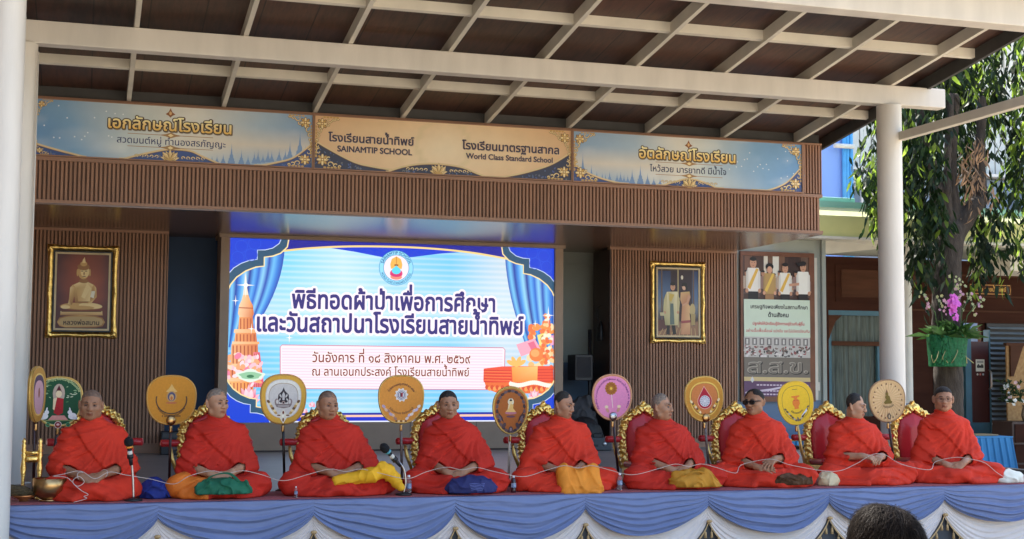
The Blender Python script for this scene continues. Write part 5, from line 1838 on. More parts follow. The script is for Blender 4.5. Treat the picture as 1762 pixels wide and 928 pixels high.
def turn(x): return -math.atan2(x, 11.05) * 0.45
MK = [
    dict(cx=.075, kw=0.307, hs=1.0, face=(-4, 4, 3), hx=-.02, skin=(.27, .135, .075), hair='stubble', hair_off=.0018, jaw=1.14, hands='clasp', seed=1, bare=.8, wide=1.04, drape=False,
         label='heavy set monk with dark shaved head facing the audience beside the brass bowl'),
    dict(cx=1.0, kw=0.353, hs=1.02, face=(27, 2, 2), hx=-.015, skin=(.36, .19, .11), hair='grey', hair_off=.003, hands='clasp', seed=2, bare=.7, drape=False, wide=.97, lean=.01, rzo=6, robe='robe_deep', knee_orange=True,
         label='grey haired monk looking aside with a green bag on his lap'),
    dict(cx=1.93, kw=0.428, hs=.995, face=(16, 6, 2), hx=-.03, skin=(.30, .150, .085), hair='stubble', hair_off=.0015, jaw=1.08, hands='clasp', seed=3, bare=.4, lean=-.035, rzo=4, robe='robe_deep', wide=1.06,
         label='balding frowning monk with a yellow cloth on his knee behind the bent microphone'),
    dict(cx=2.92, kw=0.391, hs=1.0, face=(6, 4, 0), hx=-.03, skin=(.30, .155, .09), hair='black', hair_off=.003, jaw=.96, hands='low', seed=4, bare=.2, lean=-.03, rzo=-3, robe='robe_deep', wide=.95,
         label='young black haired monk with folded hands on a dark blue bag'),
    dict(cx=3.82, kw=0.437, hs=.995, face=(36, 12, 4), hx=.01, skin=(.31, .155, .09), hair='black', hair_off=.0025, jaw=1.05, hands='low', seed=5, bare=0, lean=.03, rzo=10, wide=1.08, hairline=.006,
         label='stout monk looking down and aside with a folded orange cloth on his lap'),
    dict(cx=4.80, kw=0.437, hs=.965, face=(42, 2, 0), hx=-.02, skin=(.32, .165, .095), hair='grey', hair_off=.003, jaw=1.05, hands='low', seed=6, bare=.1, lean=-.03, rzo=12, robe='robe_deep', wide=1.02, hairline=.004,
         label='grey stubbled monk with his head in profile and a golden cloth bag on his lap'),
    dict(cx=5.69, kw=0.428, hs=1.035, face=(-38, 2, -3), hx=-.03, skin=(.31, .16, .09), hair='black', hair_off=.0025, jaw=.95, hands='open', seed=7, smile=1.0, glasses='dark', bare=.1, lean=-.02, rzo=-6,
         label='smiling monk in dark glasses turning to his neighbour'),
    dict(cx=6.66, kw=0.446, hs=.975, face=(44, 10, 0), hx=0.0, skin=(.37, .20, .12), hair='black', hair_off=.0025, jaw=.98, hands='string', seed=8, bare=.1, lean=-.02, rzo=12,
         label='monk in profile holding the white string with both fists'),
    dict(cx=7.58, kw=0.437, hs=1.08, face=(-12, 2, 0), hx=-.02, skin=(.33, .17, .10), hair='black', hair_off=.003, jaw=.98, hands='low', seed=9, bare=.5, glasses='thin', wide=.98, hairline=-.004,
         label='tall monk with thin rimmed glasses beside the folded white cloth'),
]
WRS = []
for d_ in MK:
    d_['rz'] = turn(d_['cx'])
    WRS.append(monk(**d_))

# ------------------------------------------------------------ low gilt thrones behind them
M['redleather'] = mat('red_leather', (0.52, 0.025, 0.030), 0.30, var=0.08, vscale=6, spec=0.4, coat=0.1)
def throne_outline(n=60):
    pts = [(.20, 0.0), (.205, .12), (.225, .26), (.232, .38), (.222, .48), (.190, .560), (.135, .612), (.075, .640), (.035, .665), (0, .695)]
    R_ = curve([(x, z) for x, z in pts], 6)
    return R_ + [(-x, z) for x, z in R_[-2::-1]]
def poly_sdf(px, pz, poly):
    d = np.full(px.shape, 1e9); s_ = np.ones(px.shape)
    n = len(poly)
    for i in range(n):
        ax, az = poly[i]; bx, bz = poly[i - 1]
        ex, ez = bx - ax, bz - az
        wx, wz = px - ax, pz - az
        t_ = np.clip((wx * ex + wz * ez) / (ex * ex + ez * ez + 1e-12), 0, 1)
        d = np.minimum(d, (wx - ex * t_) ** 2 + (wz - ez * t_) ** 2)
        c1, c2, c3 = pz >= az, pz < bz, ex * wz > ez * wx
        s_ = np.where((c1 & c2 & c3) | (~c1 & ~c2 & ~c3), -s_, s_)
    return s_ * np.sqrt(d)
def throne(label):
    t = thing('throne', label, 'throne', group='low gilt thrones behind the monks')
    S = SDF((-.31, -.06, .02), (.31, .05, .78), 0.0075)
    x, y, z = S.G()
    ol = throne_outline()
    px, pz = np.meshgrid(S.ax[0], S.ax[2], indexing='ij')
    e = poly_sdf(px, pz, ol)
    an = np.arctan2(pz - .33, px)
    arc_ = an * .33
    bwid = .062
    mid = np.abs(-e - bwid / 2) / (bwid / 2)
    leaf = np.sin(arc_ * 120 + 2.2 * np.sign(px) * (-e) * 60) * .5 + .5
    scal = .5 + .5 * np.cos(arc_ * 120)
    edge_out = e - .014 * scal * (pz > .1)
    hgt = .020 + .014 * np.sqrt(np.clip(1 - mid ** 2, 0, 1)) + .010 * np.sin(arc_ * 88 + 1.5 * np.sin(arc_ * 31)) * np.cos((-e - .031) * 110 + np.sin(arc_ * 44)) + .022 * (vnoise(px * 52, pz * 52, px * 0 + 2.0) - .45)
    crest = np.exp(-((px / .07) ** 2 + ((pz - .66) / .07) ** 2))
    hgt = hgt + .018 * crest
    ringd = np.maximum(edge_out - .012 * crest, -(e + bwid + .006 * np.sin(arc_ * 120)))
    S.d = np.maximum(np.maximum(ringd[:, None, :], -(y + hgt[:, None, :])), y - .022).astype(np.float32)
    S.build('back_frame', M['gold'], t)
    C = SDF((-.24, -.07, .14), (.24, .04, .66), 0.010)
    x, y, z = C.G()
    px, pz = np.meshgrid(C.ax[0], C.ax[2], indexing='ij')
    e = poly_sdf(px, pz, ol) + .058
    bul = .050 * np.sqrt(np.clip(-e / .12, 0, 1))
    C.d = np.maximum(np.maximum(e[:, None, :], -(y + bul[:, None, :])), y - .015).astype(np.float32)
    C.d = np.maximum(C.d, .16 - z + 0 * x + 0 * y).astype(np.float32)
    C.build('back_cushion', M['redleather'], t, relax=1)
    b = MB().bbox(-.215, .215, -.36, -.045, .125, .18, .022); b.build('seat', M['redleather'], t)
    b = MB().bbox(-.225, .225, -.37, -.04, .075, .124, .008); b.build('seat_frame', M['gold'], t)
    for sx in (-1, 1):
        for y_ in (-.34, -.07):
            b = MB(); b.lathe([(.012, 0.0), (.022, .012), (.014, .035), (.024, .075)], sx * .19, y_, 10); b.build('leg', M['gold'], t)
        b = MB(); b.tube([(sx * .20, .0, .372), (sx * .285, -.025, .372), (sx * .365, -.05, .372), (sx * .372, -.052, .372)], [.03, .03, .03, .018], 12)
        ar = b.build('armrest', M['redleather'], t)
        b = MB(); b.tube([(sx * .29, -.028, .34), (sx * .275, -.03, .25), (sx * .23, -.04, .12)], [.012, .017, .012], 8); b.build('support', M['gold'], ar)
    return t
WHO = ['heavy set monk at the brass bowl', 'grey haired monk with the green bag', 'balding monk with the yellow cloth', 'young monk with the dark blue bag',
       'stout monk with the orange cloth', 'profile monk with the golden bag', 'smiling monk in dark glasses', 'monk holding the string in both fists', 'tall monk with thin glasses']
proto = None
TX = [.10, .98, 1.955, 2.95, 3.92, 4.88, 5.80, 6.76, 7.70]
def copy_tree(o):
    c = o.copy(); COL.objects.link(c)
    for ch in list(o.children):
        d = ch.copy(); COL.objects.link(d); d.parent = c
        for g2 in ch.children:
            e = g2.copy(); COL.objects.link(e); e.parent = d
    return c
for i, x_ in enumerate(TX):
    lb = 'gilt throne with red cushion behind the ' + WHO[i]
    if proto is None:
        o = proto = throne(lb)
    else:
        o = copy_tree(proto); o['label'] = lb
    o.location = (x_, 11.74, FZ - .011); o.rotation_euler = (R(-3), 0, -0.02 - .012 * i)
    o.scale = (1.0, 1, 1.02 if i else 1.06)

# ------------------------------------------------------------ ceremonial fans
def egg(w, h, n=72, p=2.45, taper=.10, flat=.92):
    pts = []
    for k in range(n):
        a = 2 * PI * k / n
        c, s = math.cos(a), math.sin(a)
        x = w / 2 * math.copysign(abs(c) ** (2 / p), c)
        z = h / 2 * math.copysign(abs(s) ** (2 / p), s)
        x *= 1 + taper * (z / (h / 2))
        pts.append((x, z * (flat if z < 0 else 1)))
    return pts
M['pole_dark'] = mat('dark_lacquer_pole', (0.035, 0.010, 0.010), 0.3)
M['pole_black'] = mat('black_pole', (0.012, 0.010, 0.010), 0.3)
M['pole_gold'] = mat('golden_pole', (0.62, 0.42, 0.14), 0.35, metal=.6)
M['pole_cream'] = mat('cream_pole', (0.62, 0.54, 0.42), 0.5)
M['pole_steel'] = mat('banded_pole', (0.24, 0.20, 0.18), 0.4, metal=.4, col2=(.10, .07, .06), vscale=12, stretch=(.1, .1, 2))

def fan(label, X, Yf, footx, zb, zt, w, pole, rim, artfn, tilt=0.0, rzv=0.0, taper=.10, p=2.45, prad=.011, boss=None, thick=.012, fabric=True):
    t = thing('ceremonial_fan', label, 'ceremonial fan', (footx, Yf, FZ - .011 if Yf > 11.33 else FZ), rzv, group='long handled ceremonial fans between the monks')
    cx = X - footx
    h = zt - zb
    zc = (zb + zt) / 2 + .0
    poly = egg(w, h, taper=taper, p=p)
    ct, st_ = math.cos(tilt), math.sin(tilt)
    face = bpy.data.objects.new('fan_face', None)
    b = MB(); b.prism(poly, -thick / 2, thick / 2)
    a = Art(0.0008); artfn(a, w, h, poly)
    fc = b.build('fan_face', rim, t, (cx, 0, zc)); fc.rotation_euler = (0, tilt, 0)
    bpy.data.objects.remove(face)
    e = a.build('fan_print', M['fabricprint'], fc, (0, -thick / 2 - .0006, 0))
    b = MB(); b.tube([(x, 0, z) for x, z in poly] + [(poly[0][0], 0, poly[0][1])], .0085, 8, cap=False)
    rr = b.build('rim', rim, fc)
    b = MB()
    x1, z1 = cx, zb + .02
    b.tube([(0, 0, .012), (x1, 0.012, z1 + .10)], prad, 10)
    b.build('pole', pole, t)
    b = MB(); b.lathe([(.0, .003), (.075, .003), (.075, .014), (.03, .03), (.018, .06), (0, .06)], 0, 0, 20); b.build('base', M['pole_dark'], t)
    b = MB(); b.lathe([(.011, z1 - .07), (.0135, z1 - .06), (.011, z1 - .045), (.013, z1 - .03), (.011, z1 - .02)], x1 * .97, 0.0, 12); b.build('collar', M['brass'], t)
    if boss:
        b = MB(); b.sphere((0, 0, 0), .038, 14, 10, (1, .45, 1.0)); b.build('boss', boss, fc, (0, -thick / 2 - .006, -h / 2 + .045))
    return t

def scale_poly(poly, k, dz=0):
    return [(x * k, z * k + dz) for x, z in poly]
def ringline(a, poly, k, w, col, a0=0, a1=None):
    pts = scale_poly(poly, k)
    a.line(pts, w, col, True)
def arc_text(a, tt, h, rad, a0, span, col, bold=.02, sx=1.0, sz=1.0, dz=0.0):
    w_ = text_mesh(tt, bold)[2] * h
    sg = math.copysign(1, span)
    def fn(x, y):
        an = a0 - (x / w_) * span
        return (sx * (rad + y * sg) * math.cos(an), dz + sz * (rad + y * sg) * math.sin(an))
    a.text(tt, 0, 0, h, col, bold, fn=fn)
def buddha(a, x, z, s, robe_, skin_, halo=None, seat=None):
    if halo: a.ell(x, z + s * .62, s * .26, s * .30, halo, 18)
    if seat: a.ell(x, z - s * .28, s * .5, s * .12, seat, 16)
    a.poly([(x - s * .45, z - s * .20), (x + s * .45, z - s * .20), (x + s * .30, z - s * .02), (x + s * .2, z + s * .1), (x + s * .22, z + s * .38), (x, z + s * .48), (x - s * .22, z + s * .38), (x - s * .2, z + s * .1), (x - s * .30, z - s * .02)], robe_)
    a.poly([(x - s * .22, z + s * .38), (x - s * .02, z + s * .46), (x - s * .18, z + s * .05), (x - s * .26, z + s * .02)], skin_)
    a.ell(x, z + s * .62, s * .14, s * .17, skin_, 14); a.ell(x, z + s * .74, s * .12, s * .07, rgb(40, 24, 24), 12)
    a.poly([(x - s * .05, z + s * .78), (x, z + s * .96), (x + s * .05, z + s * .78)], rgb(60, 34, 30))

def art_green(a, w, h, poly):
    a.poly(scale_poly(poly, .97), rgb(214, 196, 130)); a.poly(scale_poly(poly, .94), rgb(20, 78, 46))
    rnd = random.Random(3)
    for k in range(70):
        x, z = rnd.uniform(-.43, .43) * w, rnd.uniform(.0, .42) * h
        if abs(x) < .06 or (x / (w * .46)) ** 2 + (z / (h * .47)) ** 2 > .85: continue
        a.ell(x, z, rnd.uniform(.008, .016), .004, rnd.choice((rgb(150, 180, 130), rgb(196, 206, 170), rgb(90, 130, 80))), 7, rnd.uniform(-.5, .5))
    arc_text(a, 'ที่ระลึกงานทำบุญวันเกิดอายุวัฒนมงคล', .026, .165, PI / 2, 2.2, rgb(200, 214, 150), .02, sz=1.06)
    a.ell(0, .07, .045, .075, rgb(190, 170, 150), 16)
    a.poly([(-.028, .02), (.028, .02), (.034, -.08), (.0, -.10), (-.034, -.08)], rgb(170, 24, 32)); a.poly([(-.04, .03), (-.012, .04), (-.030, -.06), (-.042, -.05)], rgb(236, 214, 170)); a.poly([(-.012, .04), (.036, .03), (.034, -.07), (-.02, -.02)], rgb(180, 28, 36))
    a.ell(0, .066, .022, .028, rgb(238, 214, 170), 14); a.poly([(-.026, .075), (0, .135), (.026, .075), (.014, .092), (-.014, .092)], rgb(90, 20, 34))
    a.poly([(-.075, -.135), (.075, -.135), (.045, -.10), (-.045, -.10)], rgb(214, 150, 140)); a.rect(-.11, -.143, .11, -.136, rgb(140, 150, 90))
    for sx in (-1, 1):
        a.ell(sx * .105, -.105, .032, .026, rgb(236, 236, 236), 12); a.ell(sx * .085, -.075, .017, .017, rgb(236, 236, 236), 10); a.ell(sx * .085, -.052, .006, .016, rgb(236, 236, 236), 8, .2 * sx); a.ell(sx * .125, -.12, .02, .012, rgb(220, 222, 226), 8)
        a.ell(sx * .075, -.170, .018, .018, rgb(90, 160, 110), 12); a.ell(sx * .075, -.170, .012, .012, rgb(30, 90, 56), 12)
    a.ell(0, -.172, .028, .028, rgb(220, 200, 190), 16); a.ell(0, -.172, .023, .023, rgb(140, 34, 40), 16); a.ell(0, -.17, .012, .009, rgb(230, 190, 190), 10)
def art_orange_plain(a, w, h, poly):
    a.poly(scale_poly(poly, .975), rgb(206, 138, 36))
    a.poly([(-.045, .075), (-.02, .10), (0, .135), (.02, .10), (.045, .075), (.03, .07), (-.03, .07)], rgb(226, 180, 100))
    a.ell(0, .035, .040, .045, rgb(196, 150, 90), 18); a.ell(0, .035, .030, .036, rgb(84, 84, 110), 16); a.ell(0, .028, .018, .026, rgb(214, 170, 110), 12); a.ell(0, .022, .009, .016, rgb(196, 110, 50), 10); a.ell(0, -.015, .045, .007, rgb(196, 110, 70), 12)
    a.line([(.118 * math.cos(q), .01 + .11 * math.sin(q)) for q in [PI * 1.0 - .25 + k * (PI + .5) / 24 for k in range(25)]], .009, rgb(90, 66, 46))
    arc_text(a, 'ที่ระลึกในงานพระราชทานเพลิงศพ', .022, .122, -PI / 2, -2.2, rgb(80, 56, 40), .02)
    tt = '๕ เมษายน ๒๕๕๗'; a.text(tt, 0.0, -.125, .022, rgb(80, 56, 40), .02)
def art_white(a, w, h, poly):
    a.poly(scale_poly(poly, .975), rgb(224, 172, 62))
    a.poly(scale_poly(poly, .80, .006), [rgb(214, 206, 190)] * len(poly)); a.poly(scale_poly(poly, .77, .006), rgb(236, 232, 220)); a.poly(scale_poly(poly, .66, .004), rgb(170, 140, 100)); a.poly(scale_poly(poly, .64, .004), rgb(214, 208, 200))
    K = rgb(58, 50, 54)
    a.poly([(0, .105), (.012, .075), (.042, .045), (.046, .005), (.026, -.02), (-.026, -.02), (-.046, .005), (-.042, .045), (-.012, .075)], K)
    a.poly([(0, .07), (.012, .045), (.008, .0), (-.008, .0), (-.012, .045)], rgb(206, 200, 194))
    for sx in (-1, 1):
        a.ell(sx * .024, .035, .007, .016, rgb(206, 200, 194), 8, -.5 * sx); a.ell(sx * .03, .005, .006, .012, rgb(206, 200, 194), 8, .5 * sx)
        a.ell(sx * .054, -.012, .018, .026, rgb(150, 130, 124), 12); a.ell(sx * .05, -.012, .010, .018, rgb(214, 208, 200), 10)
        for k in range(6): a.ell(sx * (.062 + .012 * k), -.10 + .018 * k, .016, .011, (GOLD_M, GOLD_L, GOLD_D)[k % 3], 8, sx * .8)
    a.poly([(-.07, -.03), (.07, -.03), (.055, -.055), (0, -.066), (-.055, -.055)], rgb(140, 124, 120)); a.ell(0, -.02, .013, .013, rgb(196, 170, 160), 12); a.ell(0, -.02, .008, .008, K, 10); a.rect(-.045, -.05, .045, -.044, rgb(206, 200, 194))
    IV = rgb(238, 230, 206)
    a.poly([(0, -.075), (.025, -.11), (.066, -.115), (.03, -.14), (0, -.19), (-.03, -.14), (-.066, -.115), (-.025, -.11)], IV)
    for (x, z, rx, rz_) in ((0, -.10, .008, .014), (0, -.158, .007, .016), (.036, -.122, .015, .006), (-.036, -.122, .015, .006)): a.ell(x, z, rx, rz_, rgb(120, 60, 44), 8)
    a.ell(0, -.127, .009, .009, rgb(250, 246, 230), 10)
def art_gear(a, w, h, poly):
    a.poly(scale_poly(poly, .975), rgb(226, 150, 58))
    n = 10; pts = []
    for k in range(n * 4):
        an = 2 * PI * k / (n * 4); r_ = .058 if (k % 4) in (0, 1) else .048
        pts.append((r_ * math.cos(an), .045 + r_ * math.sin(an)))
    a.poly(pts, rgb(234, 228, 218)); a.ell(0, .045, .040, .040, rgb(150, 150, 166), 20); a.ell(0, .045, .035, .035, rgb(226, 222, 222), 20); a.ell(0, .045, .030, .030, rgb(110, 104, 128), 20); a.ell(0, .045, .024, .024, rgb(222, 214, 214), 18)
    a.poly([(-.012, .065), (.0, .062), (.0, .03), (-.010, .028)], rgb(80, 50, 60)); a.poly([(.012, .065), (.0, .062), (.0, .03), (.010, .028)], rgb(180, 40, 60))
    arc_text(a, 'ที่ระลึกงานทอดกฐินสามัคคี พ.ศ. ๒๕๕๒', .024, .118, PI / 2, 2.1, rgb(90, 50, 50), .02, dz=.01)
    arc_text(a, 'วัดใหม่ผดุงเขต จังหวัดนนทบุรี', .024, .135, -PI / 2, -1.8, rgb(90, 50, 50), .02, dz=.02)
    for sx in (-1, 1):
        for k in range(6): a.ell(sx * (.05 + .02 * k), -.150 + .018 * k + .01 * (k % 2), .018, .012, (rgb(176, 130, 110), rgb(226, 190, 160), rgb(190, 170, 190))[k % 3] if sx < 0 else (rgb(236, 220, 210), rgb(214, 200, 224), rgb(250, 236, 220))[k % 3], 8, sx * .7)
    for k in range(5): a.ell(-.04 + .02 * k, -.172, .010, .008, GOLD_L if k % 2 else GOLD_D, 8)
def art_brown(a, w, h, poly):
    a.poly(scale_poly(poly, .975), rgb(206, 160, 70)); a.poly(scale_poly(poly, .94), rgb(176, 98, 34))
    DK_ = rgb(70, 50, 50)
    for k in range(26):
        an = 2 * PI * k / 26
        if math.sin(an) > .55 or True:
            a.ell(w * .40 * math.cos(an) * (1 + .10 * math.sin(an)), h * .42 * math.sin(an), .020, .013, DK_ if k % 2 else rgb(110, 86, 84), 8, an + PI / 2)
    for sx in (-1, 1):
        a.poly([(sx * .115, .0), (sx * .10, -.05), (sx * .06, -.10), (sx * .075, -.05)], DK_); a.ell(sx * .06, -.12, .016, .026, rgb(84, 64, 66), 10, sx * .5); a.ell(sx * .095, -.06, .010, .024, rgb(120, 100, 104), 10, -sx * .4)
    a.ell(0, -.155, .02, .028, rgb(84, 64, 66), 12); a.ell(0, -.155, .010, .016, rgb(150, 126, 130), 10)
    buddha(a, 0, .015, .105, rgb(236, 190, 110), rgb(242, 214, 160), rgb(236, 226, 190), rgb(190, 120, 130))
    a.ell(0, -.045, .04, .010, rgb(110, 70, 80), 10)
def art_pink(a, w, h, poly):
    a.poly(scale_poly(poly, .975), rgb(206, 140, 100)); a.poly(scale_poly(poly, .935), rgb(228, 140, 182))
    pts = []
    for k in range(48):
        an = 2 * PI * k / 48; r_ = .056 + .004 * math.cos(an * 14)
        pts.append((-.01 + r_ * math.cos(an), .085 + r_ * math.sin(an)))
    a.poly(pts, rgb(176, 112, 30))
    for k in range(12): a.ell(-.01 + .036 * math.cos(k * PI / 6), .085 + .036 * math.sin(k * PI / 6), .012, .008, rgb(150, 88, 24), 8, k * PI / 6)
    a.ell(-.01, .085, .012, .012, rgb(240, 196, 70), 12)
    a.line([(-.008, .03), (0, -.085)], .0055, rgb(246, 226, 210))
    for sx in (-1, 1): a.ell(sx * .058, -.075, .018, .014, rgb(238, 214, 176), 10); a.ell(sx * .05, -.105, .022, .014, rgb(206, 150, 130), 10, sx)
    arc_text(a, 'ที่ระลึกงานฉลองสมณศักดิ์พัดยศ วัดสายน้ำทิพย์ พ.ศ. ๒๕๖๑', .022, .146, PI / 2, 4.3, rgb(110, 50, 120), .02, sz=1.08)
def art_drop(a, w, h, poly):
    a.poly(scale_poly(poly, .975), rgb(200, 140, 46)); a.poly(scale_poly(poly, .78), rgb(232, 192, 90)); a.poly(scale_poly(poly, .72), rgb(166, 112, 36)); a.poly(scale_poly(poly, .69, .004), rgb(206, 124, 62))
    dr = lambda s_: [(0, .105 * s_ + .01)] + [(.066 * s_ * math.cos(q), -.012 + .066 * s_ * math.sin(q)) for q in [.55 - k * (PI + 1.1) / 24 for k in range(25)]]
    a.poly(dr(1.08), rgb(240, 180, 160)); a.poly(dr(1.0), rgb(176, 22, 44))
    a.ell(0, -.012, .050, .050, rgb(214, 212, 214), 24)
    for k in range(14): a.ell(.040 * math.cos(k * PI / 7), -.012 + .040 * math.sin(k * PI / 7), .006, .004, rgb(110, 106, 120), 6, k * PI / 7 + 1.57)
    for k in range(10): a.ell(.026 * math.cos(k * PI / 5), -.012 + .026 * math.sin(k * PI / 5), .005, .003, rgb(140, 136, 150), 6, k)
    a.ell(0, -.012, .013, .013, rgb(160, 156, 160), 14); a.ell(0, -.012, .009, .009, rgb(240, 240, 240), 12)
    for sx in (-1, 1):
        for k in range(7): a.ell(sx * (.055 + .013 * k), -.105 + .016 * k, .017, .011, (GOLD_L, rgb(226, 180, 70), GOLD_D)[k % 3], 8, sx * .9)
def art_yellow(a, w, h, poly):
    a.poly(scale_poly(poly, .975), rgb(240, 196, 40)); a.line(scale_poly(poly, .80, .004), .0035, rgb(90, 76, 60), True)
    O1, O2 = rgb(232, 130, 44), rgb(214, 96, 50)
    a.poly([(-.042, .075), (.042, .075), (.042, .063), (.02, .058), (.012, .04), (.035, .03), (.038, .0), (.02, -.025), (.024, -.045), (-.024, -.045), (-.02, -.025), (-.038, .0), (-.035, .03), (-.012, .04), (-.02, .058), (-.042, .063)], O1)
    a.ell(-.016, .034, .012, .007, O2, 8); a.ell(.016, .034, .012, .007, O2, 8)
    arc_text(a, 'เพื่อสืบสานพระพุทธศาสนา', .024, .085, -PI / 2, -1.7, rgb(80, 66, 56), .02, dz=-.005, sz=1.0)
    a.text('~~~', 0, .125, .03, rgb(90, 76, 60), .03)
    for sx in (-1, 1):
        for k in range(7): a.ell(sx * (.02 + .016 * k), -.148 + .013 * k + .0009 * k * k, .014, .009, (rgb(110, 96, 70), rgb(190, 180, 150), rgb(80, 70, 64))[k % 3], 8, sx * .6)
    a.ell(0, -.14, .009, .022, rgb(110, 100, 90), 8); a.poly([(.03, -.12), (.10, -.075), (.10, -.05), (.06, -.09)], rgb(226, 230, 236))
def art_cream(a, w, h, poly):
    a.poly(scale_poly(poly, .975), rgb(216, 176, 120))
    for k in range(30):
        a0, a1 = 2 * PI * k / 30, 2 * PI * (k + .5) / 30
        a.poly([(0, .03), (w * .44 * math.cos(a0), h * .43 * math.sin(a0)), (w * .44 * math.cos(a1), h * .43 * math.sin(a1))], rgb(228, 192, 140))
    for k in range(20):
        an = 2 * PI * k / 20
        x, z = w * .40 * math.cos(an) * (1 + .1 * math.sin(an)), .005 + h * .40 * math.sin(an)
        a.poly([(x - .008, z - .007), (x + .008, z - .007), (x + .006, z + .002), (x, z + .011), (x - .006, z + .002)], rgb(110, 70, 46))
    OL = rgb(120, 100, 34)
    a.poly([(-.045, -.005), (-.035, -.02), (.035, -.02), (.045, -.005), (.03, .01), (.022, .05), (.008, .058), (-.016, .056), (-.026, .045), (-.016, .02), (-.03, .01)], OL); a.ell(-.004, .072, .014, .018, OL, 12); a.poly([(-.012, .085), (-.003, .115), (.006, .085)], rgb(110, 70, 40))
    arc_text(a, 'มงคลชีวิตพิพัฒน์ผล', .026, .090, -PI / 2, -1.5, rgb(110, 90, 60), .02, dz=.03)
    a.poly([(0, -.10), (.022, -.13), (.012, -.165), (-.012, -.165), (-.022, -.13)], rgb(110, 90, 70)); a.ell(0, -.138, .008, .018, rgb(196, 170, 130), 8)

def fabric_mat(nm, c, r=.6, metal=0.0): return mat(nm, c, r, metal, var=.12, vscale=20)
RIMG = fabric_mat('gold_trim', (.55, .34, .09), .4, .5); RIMO = fabric_mat('amber_fabric', (.52, .26, .05)); RIMB = fabric_mat('brown_trim', (.36, .18, .05), .5, .2); RIMP = fabric_mat('copper_trim', (.55, .28, .15), .5, .2); RIMY = fabric_mat('yellow_fabric', (.80, .48, .04)); RIMC = fabric_mat('tan_trim', (.34, .20, .10))
def art_side(a, w, h, poly):
    a.poly(scale_poly(poly, .975), rgb(190, 140, 60)); a.poly(scale_poly(poly, .78), rgb(226, 190, 110)); a.poly(scale_poly(poly, .72), rgb(90, 70, 90)); a.poly(scale_poly(poly, .62, -.02), rgb(206, 160, 170)); a.ell(0, .02, .02, .04, rgb(150, 90, 70), 10)
FY_ = 11.36
fan('gold rimmed fan on a dark twisted pole turned edge on beside the left column', -.337, FY_ - .25, -.343, .555, .985, .36, M['pole_dark'], RIMG, art_side, rzv=R(75), thick=.03, taper=.12)
fan('dark green fan with a seated figure in red robe and two white rabbits', -.186, FY_, -.225, .525, .918, .345, M['pole_dark'], RIMG, art_green)
fan('plain amber fan with a faint emblem and curved writing in front of the navy recess', .667, FY_, .665, .535, .932, .372, M['pole_dark'], RIMO, art_orange_plain, boss=M['brass'])
fan('amber fan with a white centre and dark pointed emblem on a black pole', 1.553, FY_, 1.577, .535, .945, .358, M['pole_black'], RIMO, art_white, thick=.02)
fan('orange fan with a white gear emblem in front of the lit screen', 2.534, FY_, 2.550, .535, .942, .375, M['pole_steel'], RIMG, art_gear)
fan('small brown fan with a golden seated figure on a cream pole', 3.490, FY_, 3.476, .440, .852, .305, M['pole_cream'], RIMG, art_brown, p=2.1, taper=.16)
fan('pink fan with a round bronze flower on a dark pole', 4.420, FY_, 4.487, .555, .962, .36, M['pole_dark'], RIMP, art_pink, p=2.15, taper=.10, boss=M['steel'], tilt=R(-2))
fan('golden framed fan with a red drop emblem against the slat wall', 5.298, FY_, 5.356, .540, .950, .365, M['pole_steel'], RIMG, art_drop, thick=.03, p=2.3, boss=M['brass'], tilt=R(-4))
fan('bright yellow fan with an orange bowl emblem on a golden pole', 6.215, FY_, 6.325, .505, .908, .348, M['pole_gold'], RIMY, art_yellow, tilt=R(-7), p=2.25)
fan('cream fan with a dark olive seated figure in front of the right column', 7.168, FY_, 7.255, .527, .928, .375, M['pole_dark'], RIMC, art_cream, tilt=R(-5), p=2.25)

# ------------------------------------------------------------ brass bowl, gilt frame, brush
t = thing('brass_bowl', 'large brass bowl on a low foot at the left end of the stage', 'bowl', (-.222, 10.84, FZ))
b = MB(); b.lathe([(.0, .020), (.07, .022), (.098, .038), (.114, .07), (.120, .11), (.121, .165), (.116, .167), (.114, .14), (.105, .08), (.07, .05), (0, .045)], 0, 0, 40); b.build('bowl', M['brass'], t)
b = MB(); b.lathe([(.0, .0), (.072, .0), (.076, .008), (.06, .014), (.06, .0195), (0, .0195)], 0, 0, 30); b.build('foot', M['brass'], t)
b = MB(); b.lathe([(0, .12), (.110, .12)], 0, 0, 24); b.build('water', mat('water', (.05, .06, .06), .05, spec=.8), t)
t = thing('offering_rack', 'pair of turned gilt posts joined by a gilt crossbar beside the left column', 'rack', (-.357, 10.98, FZ))
for sx in (-1, 1):
    pr = [(.0, .0), (.028, .0), (.028, .012), (.014, .03), (.018, .06), (.012, .09), (.013, .16), (.022, .23), (.013, .30), (.019, .33), (.012, .345), (.02, .36), (.013, .385), (.018, .40), (.010, .415), (.017, .43), (.004, .455), (0, .456)]
    b = MB(); b.lathe(pr, sx * .058, 0, 16); b.build('post', M['gold'], t)
b = MB(); b.tube([(-.044, 0, .30), (-.03, 0, .30), (0, 0, .30), (.03, 0, .30), (.044, 0, .30)], [.02, .028, .024, .028, .02], 12); b.tube([(-.044, 0, .345), (.044, 0, .345)], .013, 10); b.build('crossbar', M['gold'], t)
M['straw'] = mat('straw', (.22, .15, .07), .9, col2=(.03, .03, .02), vscale=16, stretch=(4, 30, 30), bump=.5, bscale=120)
t = thing('whisk', 'bundled grass whisk lying across a small brass dish by the left column', 'whisk', (-.43, 10.86, FZ))
S = SDF((-.16, -.07, .02), (.13, .07, .17), .006)
S.cap((-.12, 0, .085), (.02, 0, .075), .042, .034, .02); S.cap((.02, 0, .075), (.10, 0, .06), .028, .016, .02)
x, y, z = S.G(); S.d = S.d - (.006 * np.sin(np.arctan2(z - .08, y) * 14 + 6 * x)).astype(np.float32)
S.build('bristles', M['straw'], t)
